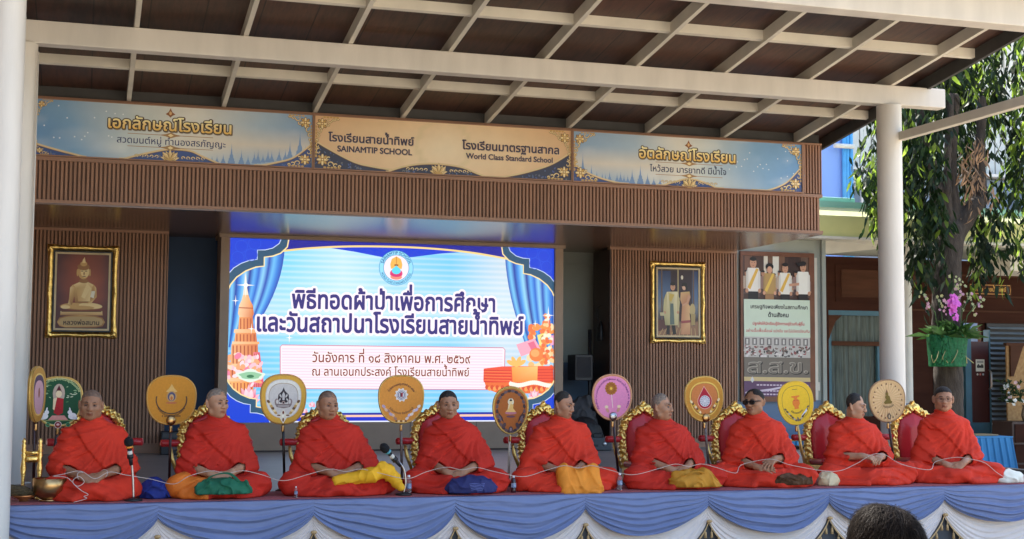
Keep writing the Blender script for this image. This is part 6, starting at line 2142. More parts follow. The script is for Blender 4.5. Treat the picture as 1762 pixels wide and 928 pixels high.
b = MB(); b.tube([(.015, .0, .115), (.02, .03, .075), (.02, 0, .04), (.02, -.03, .075), (.015, 0, .115)], .006, 6); b.build('binding', mat('orange_binding', (.55, .22, .05), .6), t)
t = thing('brass_dish', 'shallow orange brass dish under the grass whisk', 'dish', (-.40, 10.86, FZ))
b = MB(); b.lathe([(0, .0), (.04, .0), (.03, .012), (.075, .03), (.085, .045), (.08, .046), (.07, .034), (0, .022)], 0, 0, 28); b.build('dish', mat('copper', (.50, .20, .07), .35, metal=.7), t)

# ------------------------------------------------------------ microphones on stands
def mic(label, base, bend, head, tip, band_c):
    t = thing('microphone_stand', label, 'microphone', base)
    B = Vector(base)
    L_ = lambda p: tuple(Vector(p) - B)
    b = MB(); b.lathe([(0, .0), (.065, .0), (.065, .012), (.02, .022), (0, .022)], 0, 0, 24); b.build('base', M['black'], t)
    pts = curve3([(0, 0, .02)] + [L_(p) for p in bend]); b = MB(); b.tube(pts, .0085, 10); b.build('stem', M['steel'], t)
    h0, h1 = Vector(L_(head)), Vector(L_(tip))
    d = (h1 - h0)
    b = MB(); b.tube([h0 - d * .35, h0 - d * .1, h0 + d * .45], [.013, .016, .018], 12); bod = b.build('microphone_body', M['black'], t)
    b = MB(); b.tube([h0 + d * .1, h0 + d * .34], [.0185, .0185], 12); b.build('grip', mat('cream_grip', (.6, .57, .48), .4), bod)
    b = MB(); b.tube([h0 + d * .46, h0 + d * .49, h0 + d * .54, h0 + d * .56], [.020, .027, .027, .020], 14); b.build('ring', band_c, bod)
    b = MB(); n_ = 8; b.tube([h0 + d * (.565 + .435 * k / n_) for k in range(n_ + 1)], [.020, .031, .034, .035, .035, .034, .030, .021, .006], 16); b.build('foam_head', mat('black_foam', (.008, .008, .009), .95, bump=.3, bscale=300), bod)
    b = MB(); b.tube([h0 - d * .02, h0 + d * .16], [.024, .024], 12); b.build('clip', M['black'], bod)
def curve3(pts, n=6):
    out = []
    P = [Vector(pts[0])] + [Vector(p) for p in pts] + [Vector(pts[-1])]
    for i in range(1, len(P) - 2):
        for k in range(n):
            q = k / n
            a, b_, c_, e = P[i - 1], P[i], P[i + 1], P[i + 2]
            out.append(0.5 * (2 * b_ + (c_ - a) * q + (2 * a - 5 * b_ + 4 * c_ - e) * q * q + (3 * b_ - a - 3 * c_ + e) * q ** 3))
    out.append(P[-2])
    return out
mic('upright microphone with a black foam head and orange ring on a short stand', (.372, 10.70, FZ), [(.366, 10.70, .90), (.355, 10.70, 1.02), (.345, 10.69, 1.07)], (.342, 10.68, 1.08), (.322, 10.66, 1.235), mat('orange_ring', (.75, .25, .03), .4))
mic('microphone bent over on a curved gooseneck beside the yellow cloth', (2.42, 10.72, FZ), [(2.435, 10.72, .86), (2.420, 10.72, .96), (2.375, 10.71, 1.02), (2.345, 10.70, 1.03)], (2.345, 10.69, 1.035), (2.222, 10.66, 1.165), mat('teal_ring', (.10, .35, .40), .4))

# ------------------------------------------------------------ water bottles
M['clear'] = mat('clear_plastic', (.85, .9, .92), .05, trans=.85, ior=1.2, alpha=.75)
M['cap'] = mat('white_cap', (.75, .75, .75), .4)
M['lab'] = mat('blue_label', (.03, .08, .25), .4, col2=(.4, .5, .6), vscale=60)
M['dark_b'] = mat('dark_bottle', (.03, .012, .02), .1, spec=.7)
def bottle(label, x, y, h, dark=False):
    t = thing('water_bottle', label, 'bottle', (x, y, FZ), group='small bottles between the monks')
    r = h * .155
    b = MB(); b.lathe([(0, 0), (r * .9, 0), (r, h * .05), (r, h * .22), (r * .93, h * .25), (r, h * .28), (r, h * .62), (r * .8, h * .74), (r * .42, h * .86), (r * .40, h * .885), (0, h * .885)], 0, 0, 20); bd = b.build('bottle_body', M['dark_b'] if dark else M['clear'], t)
    b = MB(); b.lathe([(r * .50, h * .89), (r * .50, h), (0, h * 1.002)], 0, 0, 14); b.build('cap', M['cap'], t)
    b = MB(); b.lathe([(r * 1.02, h * .30), (r * 1.02, h * .56)], 0, 0, 20); b.build('wrapper', M['lab'], t)
bottle('small short bottle with a white cap left of the frowning monk', 1.572, 10.70, .085)
bottle('clear water bottle at the foot of the bent microphone', 2.475, 10.79, .15)
bottle('dark squat bottle beside the stout monk with orange cloth', 3.335, 10.76, .135, True)
bottle('clear water bottle left of the profile monk with the golden bag', 4.262, 10.78, .14)

# ------------------------------------------------------------ cloths and bags
def cloth(name, label, cat, c, r, col, seed, amp=.014, freq=16, flat=True, extra=None, group=None, rot=0.0, res=.0075, mat2=None, zero=FZ):
    S = SDF((-r[0] - .06, -r[1] - .06, -.03), (r[0] + .06, r[1] + .06, r[2] + .08), res)
    S.ell((0, 0, r[2] * .25), (r[0], r[1], r[2] * .75), .02)
    for e in (extra or []):
        S.cap(*e, k=.04)
    x, y, z = S.G()
    nz = vnoise(x * 9 + seed, y * 9, z * 9 + seed)
    n2_ = vnoise(x * 24 + seed, y * 24, z * 24)
    S.d = S.d - (amp * ridge(x * freq + z * freq * .8 + nz * 7 + seed) + amp * .7 * ridge(y * freq - x * freq * .5 + nz * 5) + amp * .7 * (n2_ - .5) - amp * .4).astype(np.float32)
    S.d = np.maximum(S.d, -(z + 0 * x + 0 * y)).astype(np.float32)
    o = S.build(name, col, None, (c[0], c[1], c[2]))
    o.rotation_euler = (0, 0, rot)
    return tag(o, label, cat, group)
def fab(n, c, v=.12): return mat(n, c, .75, var=v, vscale=8, bump=.1, bscale=120)
cloth('cloth_bag', 'crumpled royal blue cloth bag on the floor between the first two monks', 'bag', (.545, 10.93, FZ), (.125, .12, .15), fab('blue_cloth', (.012, .028, .20)), 1, .018, 18)
cloth('cloth_bag', 'green cloth bag on the lap of the grey haired monk', 'bag', (1.02, 10.700, FZ + .040), (.19, .10, .125), fab('green_cloth', (.010, .12, .06)), 2, .020, 17, extra=[((-.17, -.03, .02), (-.15, -.04, -.0), .04, .03), ((.16, -.03, .02), (.15, -.05, .0), .05, .04)])
S = SDF((-.34, -.12, -.09), (.34, .13, .20), .0075)
S.cap((-.24, -.02, .01), (.02, -.03, .055), .045, .055, .04); S.cap((.02, -.03, .055), (.16, -.02, .085), .055, .05, .04); S.cap((.12, -.02, .11), (.20, -.02, .04), .05, .04, .03); S.cap((.20, -.03, .03), (.26, -.04, -.05), .045, .035, .04)
x, y, z = S.G(); nz = vnoise(x * 9 + 4, y * 9, z * 9)
S.d = S.d - (.012 * ridge(x * 16 - z * 26 + nz * 6) + .008 * ridge(y * 30 + z * 20 + nz * 5) - .006).astype(np.float32)
tag(S.build('folded_cloth', fab('yellow_cloth', (.82, .42, .012)), None, (2.13, 10.735, FZ + .110)), 'bright yellow folded cloth over the knee of the frowning monk', 'cloth')
cloth('cloth_bag', 'dark blue cloth bag with pale print on the lap of the young monk', 'bag', (2.96, 10.695, FZ + .012), (.215, .10, .140), fab('navy_cloth', (.020, .024, .11)), 5, .014, 15)
a = Art(.001)
for k in range(5):
    a.line([(-.06 + .003 * k, .0 - .012 * k), (-.02, .004 - .012 * k), (.03, -.003 - .012 * k), (.065 - .004 * k, .002 - .012 * k)], .003, rgb(110, 120, 180))
pr = a.build('bag_print', M['fabricprint'], bpy.data.objects['cloth_bag.002'], (0.02, -.104, .075)); pr.rotation_euler = (R(-14), 0, 0)
S = SDF((-.25, -.13, -.11), (.25, .13, .16), .0075)
S.cap((-.15, -.03, .08), (-.13, -.055, -.08), .06, .055, .02); S.cap((-.13, 0, .09), (.0, -.01, .05), .05, .045, .03); S.cap((.0, -.04, .05), (.02, -.06, -.08), .05, .055, .03); S.cap((.11, -.02, .08), (.14, -.055, -.07), .06, .058, .03); S.cap((.0, 0, .05), (.12, -.01, .08), .045, .05, .03); S.cap((-.06, -.03, .03), (-.06, -.055, -.085), .06, .06, .03); S.cap((.08, -.03, .02), (.08, -.055, -.085), .06, .06, .03)
x, y, z = S.G(); nz = vnoise(x * 8 + 9, y * 8, z * 8)
S.d = S.d - (.010 * ridge(x * 22 + z * 8 + nz * 6) + .008 * ridge(z * 20 - x * 14 + nz * 6) - .006).astype(np.float32)
tag(S.build('folded_cloth', fab('orange_cloth', (.78, .26, .020)), None, (3.885, 10.735, FZ + .085)), 'folded orange cloth hanging over the lap of the stout monk', 'cloth')
cloth('cloth_bag', 'golden yellow cloth bag on the lap of the profile monk', 'bag', (4.88, 10.705, FZ + .022), (.21, .10, .14), fab('ochre_cloth', (.50, .22, .015)), 7, .018, 15, extra=[((.10, -.02, .10), (.20, -.05, -.02), .05, .05), ((-.16, 0, .10), (-.04, -.03, .07), .03, .03)])
cloth('cloth_bag', 'brown cloth bag with folded handles under the hands of the smiling monk', 'bag', (5.82, 10.690, FZ + .025), (.18, .075, .085), fab('brown_cloth', (.085, .035, .010)), 8, .016, 22, extra=[((-.13, -.03, .08), (.04, -.05, .04), .018, .02)])
cloth('folded_cloth', 'shiny cream satin cloth between the smiling monk and the profile monk', 'cloth', (6.235, 10.83, FZ), (.105, .09, .125), mat('satin_cream', (.60, .50, .30), .3, var=.1, sheen=.4), 9, .016, 20)
cloth('folded_cloth', 'crumpled white cloth at the knee of the tall monk', 'cloth', (8.02, 10.76, FZ), (.165, .10, .12), fab('white_cloth', (.74, .72, .60), .06), 10, .014, 14)

# ------------------------------------------------------------ the white string through the hands
def wpt(i, q):
    d_ = MK[i]; a_ = d_['rz'] + R(d_.get('rzo', 0)); sc_ = d_.get('sc', 1.0)
    x, y, z = q
    return Vector((d_['cx'] + sc_ * (x * math.cos(a_) - y * math.sin(a_)), 11.05 + sc_ * (x * math.sin(a_) + y * math.cos(a_)), FZ + sc_ * z))
pts = [Vector((-.20, 10.70, FZ + .19)), wpt(0, (-.20, -.36, .205)), wpt(0, (-.08, -.36, .225)), wpt(0, (.02, -.385, .17)), wpt(0, (.12, -.36, .215)), wpt(0, (.24, -.34, .19)),
       Vector((.50, 10.72, FZ + .155)), Vector((.66, 10.68, FZ + .12))]
for i in range(1, 9):
    if i == 7:
        pts += [wpt(i, (-.22, -.36, .19)), wpt(i, (-.06, -.36, .27)), wpt(i, (.07, -.36, .265)), wpt(i, (.22, -.37, .185))]
    elif i in (6, 8):
        pts += [wpt(i, (-.22, -.36, .195 if i != 6 else .19)), wpt(i, (-.05, -.37, .235)), wpt(i, (.06, -.375, .240 if i == 6 else .225)), wpt(i, (.22, -.36, .19))]
    else:
        pts += [wpt(i, (-.26, -.395, .18)), wpt(i, (-.10, -.385, .215)), wpt(i, (.02, -.40, .195)), wpt(i, (.14, -.385, .212)), wpt(i, (.28, -.39, .18))]
    if i < 8:
        mx_ = (MK[i]['cx'] + MK[i + 1]['cx']) / 2
        pts.append(Vector((mx_, 10.63, FZ + .135)))
pts += [wpt(8, (.34, -.34, .10)), wpt(8, (.42, -.36, .05))]
b = MB(); b.tube(curve3(pts, 5), .0025, 6)
M['string'] = mat('white_string', (.55, .46, .40), .8)
tag(b.build('sacred_string', M['string']), 'thin white string passing through the hands of all the seated monks', 'string')
b = MB(); lp = [Vector((-.20, 10.70, FZ + .19)), Vector((-.10, 10.66, FZ + .18)), Vector((-.03, 10.64, FZ + .12)), Vector((.02, 10.64, FZ + .15)), Vector((-.02, 10.64, FZ + .19)), Vector((-.06, 10.64, FZ + .15)), Vector((.0, 10.63, FZ + .09)), Vector((.05, 10.63, FZ + .06)), Vector((.02, 10.63, FZ + .045)), Vector((.04, 10.63, FZ + .03)), Vector((-.05, 10.63, FZ + .004))]
b.tube(curve3(lp, 6), .0025, 6)
tag(b.build('string_end', M['string']), 'looped loose end of white string over the knee next to the brass bowl', 'string')
for sx, p in ((-1, (-.078, -.258, .182)), (1, (.083, -.254, .196))):
    q = wpt(0, p)
    b = MB(); b.tube([(.030 * math.cos(k * PI / 8), .012 * math.cos(k * PI / 8) * sx, .030 * math.sin(k * PI / 8)) for k in range(17)], .004, 6, cap=False)
    o = b.build('wrist_string', M['string'], None, q)
    tag(o, 'white string tied round the wrist of the monk by the brass bowl', 'string', 'wrist strings of the first monk'); o.rotation_euler = (R(-20), 0, R(-60 * sx))

# ------------------------------------------------------------ sound gear in the recess behind
t = thing('speaker_tower', 'black loudspeaker on a thin stand in the dark recess beside the screen', 'loudspeaker', (6.43, 17.38, SZ))
b = MB().bbox(-.26, -.01, -.18, .12, .88, 1.225, .01); bx = b.build('cabinet', M['black'], t)
b = MB(); b.box(-.235, -.035, -.186, -.1805, .92, 1.19); b.build('grille', mat('speaker_grille', (.03, .03, .034), .6, bump=.6, bscale=400), bx)
b = MB(); b.tube([(.012, 0, 0), (.012, 0, 1.56)], .024, 10); b.build('stand_pole', M['black'], t)
b = MB(); b.box(-.10, .12, -.12, .12, 0.001, .03); b.build('stand_base', M['black'], t)
b = MB(); b.sphere((.05, -.10, .80), .012, 8, 6); b.build('indicator', mat('yellow_tip', (.7, .6, .2), .5), t)
cloth('covered_equipment', 'heap of gear under a dark grey dust cover in the recess', 'dust cover', (6.22, 17.2, SZ), (.27, .22, .62), mat('dark_cover', (.055, .055, .06), .85, var=.2), 12, .03, 9, res=.016, extra=[((-.12, 0, .45), (.1, 0, .6), .12, .1)])
cloth('black_bag', 'black padded gear bag leaning below the dust cover', 'bag', (6.22, 16.93, SZ), (.24, .14, .42), mat('black_nylon', (.010, .010, .012), .6), 13, .015, 10, res=.014)
b = MB()
for k in range(3):
    b.tube([(.10 * math.cos(q * PI / 12) * (1 - .06 * k), -.02 * k, .11 * math.sin(q * PI / 12) * (1 - .05 * k)) for q in range(25)], .008, 6, cap=False)
b.tube(curve3([(-.02, -.04, -.11), (.06, -.05, -.16), (.16, -.05, -.20)]), .008, 6)
tag(b.build('cable_coil', mat('grey_cable', (.42, .42, .42), .5), None, (6.40, 16.76, SZ + .60)), 'coiled pale grey cable hanging beside the pink fan', 'cable')
t = thing('amplifier_case', 'small grey amplifier case with a handle and round knob on the stage floor', 'amplifier', (6.27, 16.60, SZ))
b = MB().bbox(-.15, .15, -.10, .10, .002, .165, .012); cs = b.build('case', mat('grey_case', (.055, .06, .068), .5), t)
b = MB(); b.tube(curve3([(-.06, 0, .16), (-.05, 0, .21), (.05, 0, .21), (.06, 0, .16)]), .010, 8); b.build('handle', M['black'], cs)
b = MB(); b.sphere((.05, -.102, .085), .026, 14, 8, (1, .4, 1)); b.build('knob', M['steel'], cs); b = MB(); b.box(-.10, -.04, -.1025, -.1005, .05, .08); b.build('badge', M['black'], cs)
t = thing('monitor_speaker', 'low black box speaker on the floor below the amber fan', 'loudspeaker', (1.0, 16.78, SZ))
b = MB().bbox(-.13, .13, -.12, .12, .002, .27, .008); bx = b.build('cabinet', M['black'], t)
b = MB(); b.lathe([(.0, 0), (.05, 0), (.06, .004), (.06, .0)], 0, 0, 20); cn_ = b.build('cone', mat('dark_cone', (.05, .02, .02), .4), bx, (0.02, -.122, .11)); cn_.rotation_euler = (R(90), 0, 0)
b = MB(); b.box(-.11, .11, -.1225, -.1205, .20, .25); b.build('panel', mat('panel_grey', (.06, .06, .06), .5), bx)
t = tag(cloth('earphones_bag', 'black bag hanging on a cord from the dark side panel', 'bag', (6.585, 17.36, 2.16), (.05, .07, .27), M['black'], 14, .006, 10, zero=0), 'black bag hanging on a cord from the dark side panel', 'bag')
b = MB(); b.tube(curve3([(0, 0, .24), (-.06, -.02, .36), (-.05, -.02, .44), (.01, 0, .47)]), .006, 6); b.build('cord', M['black'], t)

def strap(bag, pts, material):
    b = MB()
    P = curve3(pts, 6)
    for off in (-.007, 0, .007):
        b.tube([p + Vector((off, 0, off * .3)) for p in P], .0045, 6)
    b.build('strap', material, bag)
strap(bpy.data.objects['cloth_bag.001'], [(-.12, -.05, .09), (-.10, -.06, .13), (-.02, -.06, .155), (.05, -.06, .15), (.12, -.05, .09)], bpy.data.materials['green_cloth'])
strap(bpy.data.objects['cloth_bag'], [(-.09, -.10, .05), (-.03, -.12, .10), (.05, -.12, .07), (.10, -.10, .01)], bpy.data.materials['blue_cloth'])
strap(bpy.data.objects['cloth_bag.003'], [(-.12, -.06, .09), (-.06, -.085, .12), (.03, -.085, .13), (.10, -.06, .10)], bpy.data.materials['ochre_cloth'])
strap(bpy.data.objects['cloth_bag.004'], [(-.15, -.05, .03), (-.08, -.08, .07), (.02, -.08, .04), (.12, -.06, .05)], bpy.data.materials['brown_cloth'])

# ------------------------------------------------------------ swagged drape along the stage front
M['bluecloth'] = mat('blue_satin', (.155, .198, .350), .5, var=.05, vscale=4)
M['whitecloth'] = mat('white_voile', (.72, .64, .59), .7, var=.05, vscale=5)
M['fringe'] = mat('gold_fringe', (.50, .33, .15), .7, var=.25, vscale=60)
SEAM = [-1.72, -.60, .543, 1.687, 2.792, 3.869, 4.952, 6.071, 7.204, 8.33, 9.2]
dr = thing('stage_drape', 'blue and white swagged drape with gold fringe along the stage front', 'drape', (0, 10.57, 0))
def swag(x0, x1, ztop, zs, sag_, zs2, sag2, y, folds, seed, amp, mt, name, nu=44, nv=44, top0=None):
    b = MB()
    rs = random.Random(seed)
    ph = [rs.uniform(0, 6.28) for _ in range(4)]
    folds *= rs.uniform(.82, 1.25); amp *= rs.uniform(.8, 1.25); skew = rs.uniform(-.35, .35)
    vs = []
    for j in range(nv + 1):
        tj = j / nv
        for i in range(nu + 1):
            s = i / nu
            bow = 4 * s * (1 - s)
            bow = (4 * (s + skew * s * (1 - s)) * (1 - s - skew * s * (1 - s))) ** .80 if top0 is None else bow ** .80
            zt = (ztop if top0 is None else top0(s))
            zb = zs - sag_ * bow
            z = zt + (zb - zt) * tj
            env = min(1, .25 + bow * 1.1)
            wv = tj + .05 * math.sin(s * 5 + ph[0]) * tj + .03 * math.sin(s * 11 + ph[1])
            f_ = (1 - abs(math.sin(wv * folds * PI + ph[2] * .3))) ** 1.6
            f2 = (1 - abs(math.sin(wv * folds * 1.9 * PI + 3 * s + ph[3])))
            cr = float(vnoise(np.array([s * 16 + seed]), np.array([wv * 14]), np.array([seed * .7]))[0]) - .5
            yy = y - .008 * cr * env - amp * env * (f_ * .75 + f2 * .25) * (0.25 + .75 * tj) - .03 * bow * tj
            vs.append((x0 + (x1 - x0) * s, yy, z))
    fs = [(j * (nu + 1) + i, (j + 1) * (nu + 1) + i, (j + 1) * (nu + 1) + i + 1, j * (nu + 1) + i + 1) for j in range(nv) for i in range(nu)]
    b.add(vs, fs, True)
    return b.build(name, mt, dr)
for i in range(len(SEAM) - 1):
    x0, x1 = SEAM[i], SEAM[i + 1]
    rs = random.Random(i)
    sg = (.245, .235, .21, .245, .255, .225, .235, .225, .20, .2)[i]
    zs = .642
    # white lower swag: hangs from the seams, its own lower edge arches up to the seam
    def top0(s, zs=zs, sg=sg): return zs + .012 - (sg - .03) * (4 * s * (1 - s)) ** .8
    swag(x0, x1, 0, .520, .36, 0, 0, -.004, 5.5, i + 40, .030, M['whitecloth'], 'white_swag', 44, 40, top0)
    swag(x0, x1, SZ + .004, zs, sg, 0, 0, -.032, 5.0, i + 10, .050, M['bluecloth'], 'blue_swag')
    # fringe following the white edge and its tassels
    b = MB()
    pts = []
    for k in range(41):
        s = k / 40; bow = (4 * s * (1 - s)) ** .8
        pts.append((x0 + (x1 - x0) * s, -.036 - .03 * bow, .520 - .36 * bow))
    b2 = [(p[0], p[1], p[2] - .020) for p in pts]
    b.add(pts + b2, [(k, k + 41, k + 42, k + 1) for k in range(40)], True)
    fr = b.build('fringe', M['fringe'], dr)
    for k in (1, 3, 5, 7, 9, 11, 29, 31, 33, 35, 37, 39):
        p = pts[k]
        b = MB(); b.lathe([(.004, p[2] - .016), (.004, p[2] - .035), (.010, p[2] - .042), (.013, p[2] - .085), (.0, p[2] - .086)], p[0], p[1] + .012, 8); b.build('tassel', M['fringe'], fr)
for x in SEAM[1:-1]:
    b = MB(); S = SDF((-.04, -.03, -.03), (.04, .03, .03), .006); S.ell((0, 0, 0), (.026, .018, .015), .0); S.build('knot', M['fringe'], dr, (x, -.048, .515))
b = MB(); b.box(-2.0, 9.2, -.006, .20, SZ + .0005, SZ + .0025); b.box(-2, 9.2, -.008, -.0062, SZ - .03, SZ + .0025)
b.build('top_flap', M['bluecloth'], dr)

# ------------------------------------------------------------ seated spectator in front
t = thing('person', 'dark haired spectator seated with back to the camera below the right end of the stage', 'person', (2.268, 3.62, 0.0))
S = SDF((-.30, -.25, .35), (.30, .35, 1.36), .011)
S.cap((0, 0, .48), (0, .0, .90), .15, .155, .05); S.cap((-.17, .0, .96), (.17, .0, .96), .07, .07, .06); S.cap((0, 0, .95), (0, .01, 1.12), .06, .055, .04)
S.ell((0, .012, 1.205), (.078, .098, .112), .02); S.ell((0, .085, 1.17), (.05, .035, .06), .03); S.cap((0, .105, 1.205), (0, .118, 1.175), .010, .013, .01)
for sx in (-1, 1):
    S.cap((sx * .20, 0, .94), (sx * .24, .05, .66), .05, .042, .03); S.cap((sx * .24, .05, .66), (sx * .10, .28, .60), .042, .03, .02); hand(S, V3(sx * .10, .28, .60), V3(-sx * .5, .6, -.1), V3(0, .2, 1), sx, .5)
    S.cap((sx * .10, .0, .47), (sx * .11, .30, .50), .085, .07, .03); S.ell((sx * .08, .01, 1.19), (.012, .02, .032), .01)
S.build('body', mat('spectator_skin', (.34, .19, .12), .5), t)
S = SDF((-.33, -.22, .40), (.33, .22, 1.06), .012)
S.cap((0, 0, .46), (0, .0, .90), .168, .172, .05); S.cap((-.17, .0, .955), (.17, .0, .955), .084, .084, .06)
for sx in (-1, 1): S.cap((sx * .20, 0, .94), (sx * .235, .03, .76), .068, .06, .04)
S.build('shirt', mat('white_shirt', (.6, .6, .6), .8), t)
S = SDF((-.16, -.16, .98), (.16, .18, 1.37), .0055)
S.ell((-.028, -.005, 1.225), (.078, .100, .114), .03); S.ell((.040, -.008, 1.208), (.074, .100, .108), .09); S.ell((0, -.03, 1.15), (.088, .085, .11), .03)
S.ell((.09, 0, 1.17), (.022, .07, .10), .02); S.ell((-.085, 0, 1.17), (.022, .07, .10), .02); S.ell((0, .165, 1.17), (.075, .08, .085), .03, '-')
x, y, z = S.G()
an = np.arctan2(x - .012, -(y) + .0 * z); nz = vnoise(x * 14, y * 14, z * 5)
S.d = S.d - (.006 * (nz - .5) + .003 * (vnoise(x * 40, y * 40, z * 12) - .5) - .004 * np.exp(-((x - .012 - .3 * (z - 1.30)) / .012) ** 2) * (z > 1.24)).astype(np.float32)
hr = S.build('hair', mat('black_hair', (.006, .0045, .004), .7, var=.4, vscale=40, bump=.15, bscale=160, spec=.04), t)
b = MB()
rnd = random.Random(5)
hv = [(v.co.copy(), v.normal.copy()) for v in hr.data.vertices if v.co.z > 1.06 and v.co.y < .10]
for k in range(7000):
    p, n_ = rnd.choice(hv)
    fl = Vector(((p.x - .022) * 7 + rnd.gauss(0, .25), (p.y + .01) * 3 + rnd.gauss(0, .3), -.5 + rnd.gauss(0, .2)))
    fl = (fl - n_ * fl.dot(n_)).normalized()
    L_ = rnd.uniform(.025, .07)
    lift = rnd.uniform(.0005, .003) if rnd.random() < .93 else rnd.uniform(.004, .010)
    p0 = p + n_ * .0008; p1 = p + fl * L_ * .5 + n_ * lift; p2 = p + fl * L_ - n_ * (L_ * L_ * 3.2 - lift * .6)
    w = fl.cross(n_).normalized() * .0007
    b.k = 1 if rnd.random() < .35 else 0
    b.add([p0 - w, p0 + w, p1 + w, p1 - w, p2], [(0, 1, 2, 3), (3, 2, 4)])
b.build('hair_strands', [bpy.data.materials['black_hair'], mat('brown_black_hair', (.016, .012, .009), .6, spec=.08)], hr)
t = thing('plastic_chair', 'plain plastic chair under the dark haired spectator', 'chair', (2.268, 3.60, 0))
M['chairp'] = mat('chair_plastic', (.25, .27, .30), .5)
b = MB().bbox(-.21, .21, -.18, .24, .365, .392, .01); b.build('seat', M['chairp'], t)
b = MB().bbox(-.20, .20, -.235, -.21, .50, .82, .01); b.build('backrest', M['chairp'], t)
for sx in (-1, 1):
    b = MB(); b.tube([(sx * .18, -.20, .005), (sx * .18, -.20, .36), (sx * .18, -.2225, .55)], .012, 8); b.build('leg', M['steel'], t)
    b = MB(); b.tube([(sx * .18, .21, .005), (sx * .18, .21, .364)], .012, 8); b.build('leg', M['steel'], t)

# ------------------------------------------------------------ blue skirted tables beyond the stage
M['bluetable'] = mat('turquoise_skirt', (.045, .225, .46), .7, var=.08, vscale=4)
def table(label, X0, X1, Y, top, gold):
    t = thing('skirted_table', label, 'table', (X0, Y, 0), group='blue skirted tables')
    W = X1 - X0
    b = MB().bbox(-.01, W + .01, -.02, .6, top - .02, top, .004); b.build('table_top', M['bluetable'], t)
    n = int(W * 160); vs = []
    for j, z in enumerate((top - .021, top * .5, .02)):
        for i in range(n + 1):
            x = W * i / n
            q = (x / .105) % 1
            yy = -.012 - (.035 + .02 * j) * (abs(q - .12) < .12) * (1 - abs(q - .12) / .12) - .018 * j * (.5 + .5 * math.cos(q * 2 * PI))
            vs.append((x + (x / W - .5) * .10 * j, yy - .02 * j, z))
    fs = [(j * (n + 1) + i, (j + 1) * (n + 1) + i, (j + 1) * (n + 1) + i + 1, j * (n + 1) + i + 1) for j in range(2) for i in range(n)]
    b = MB(); b.add(vs, fs, True)
    b.add([(W, -.02, top - .021), (W, .6, top - .021), (W + .1, .62, .02), (W + .1, -.07, .02)], [(0, 3, 2, 1)])
    b.build('skirt', M['bluetable'], t)
    if gold:
        b = MB().box(0, W, -.036, -.0205, top - .03, top - .005); b.build('gold_trim', mat('gold_ribbon', (.75, .50, .10), .4, metal=.3), t)
    for x_ in (.04, W - .04):
        for y_ in (.02, .56):
            b = MB(); b.tube([(x_, y_, .002), (x_, y_, top - .021)], .015, 8); b.build('leg', M['steel'], t)
    return t
table('blue skirted table with gold ribbon beside the stage behind the yellow fan', 9.12, 10.95, 16.9, .862, True)
table('pleated blue skirted table behind the tall monk near the tree', 11.15, 12.76, 17.0, .862, False)
for k, (x, w, c) in enumerate(((11.5, .55, (.16, .11, .06)), (12.15, .5, (.28, .20, .10)))):
    b = MB().bbox(x, x + w, 17.15, 17.5, .8635, .885, .004)
    tag(b.build('flat_tray', mat('wood_tray_%d' % k, c, .6)), ('dark' if k == 0 else 'pale') + ' flat wooden tray lying on the blue skirted table near the tree', 'tray')

# ------------------------------------------------------------ plywood stand, cabinet, flowers at the right
M['osb'] = mat('chipboard', (.26, .14, .05), .8, col2=(.40, .24, .10), vscale=20)
t = thing('plywood_stand', 'brown chipboard panel stand with an angled brace at the right edge', 'panel', (14.42, 19.3, 0))
b = MB().box(0, 1.3, .0, .03, .01, 2.22); b.build('board', M['osb'], t)
b = MB(); b.box(-.02, 1.32, -.03, .05, 2.221, 2.27); b.prism([(.05, 2.22), (.30, 2.22), (.10, 1.72), (.05, 1.72)], -.04, -.002); b.build('brace', M['woodpanel'], t)
t = thing('drawer_cabinet', 'dark wooden drawer cabinet under the flower vase', 'cabinet', (13.75, 18.3, 0))
b = MB().bbox(0, .9, 0, .5, .004, 1.02, .01); cs = b.build('carcass', M['darkwood'], t)
for k in range(3):
    b = MB().bbox(.04, .86, -.018, -.001, .08 + k * .31, .36 + k * .31, .004); d_ = b.build('drawer', M['woodwall'], t)
    b = MB(); b.tube([(.38, -.02, .22 + k * .31), (.38, -.04, .22 + k * .31), (.52, -.04, .22 + k * .31), (.52, -.02, .22 + k * .31)], .008, 6); b.build('handle', M['steel'], d_)
def leaf_fan(b, c, n, L_, w, rnd, spread=1.0, up=.4, mi=0):
    b.k = mi
    for k in range(n):
        an = rnd.uniform(0, 2 * PI); el = rnd.uniform(.15, 1.3) * spread
        d_ = Vector((math.cos(an) * math.cos(el), math.sin(an) * math.cos(el), math.sin(el)))
        l_ = L_ * rnd.uniform(.6, 1.15)
        s_ = d_.cross(Vector((0, 0, 1))).normalized() * w
        p0 = Vector(c); p1 = p0 + d_ * l_ * .5 + Vector((0, 0, .02)); p2 = p0 + d_ * l_ + Vector((0, 0, -l_ * .30 * (1 - up)))
        b.add([p0, p1 - s_, p2, p1 + s_], [(0, 1, 2), (0, 2, 3)])
def petals(b, c, r, rnd, n=5, mi=1):
    b.k = mi
    ax = Vector((rnd.uniform(-.5, .5), -1, rnd.uniform(-.3, .6))).normalized()
    u = ax.orthogonal().normalized(); v = ax.cross(u)
    for k in range(n):
        a0 = 2 * PI * k / n
        d_ = u * math.cos(a0) + v * math.sin(a0); e_ = ax.cross(d_)
        p = Vector(c)
        b.add([p, p + d_ * r * .6 - e_ * r * .42 + ax * r * .15, p + d_ * r + ax * r * .1, p + d_ * r * .6 + e_ * r * .42 + ax * r * .15], [(0, 1, 2, 3)])
M['leafdark'] = mat('dark_leaf', (.030, .065, .020), .5, var=.4, vscale=9, transl=.25)
t = thing('flower_vase', 'vase of white and pale pink flowers on the dark cabinet', 'flowers', (14.15, 18.45, 1.02))
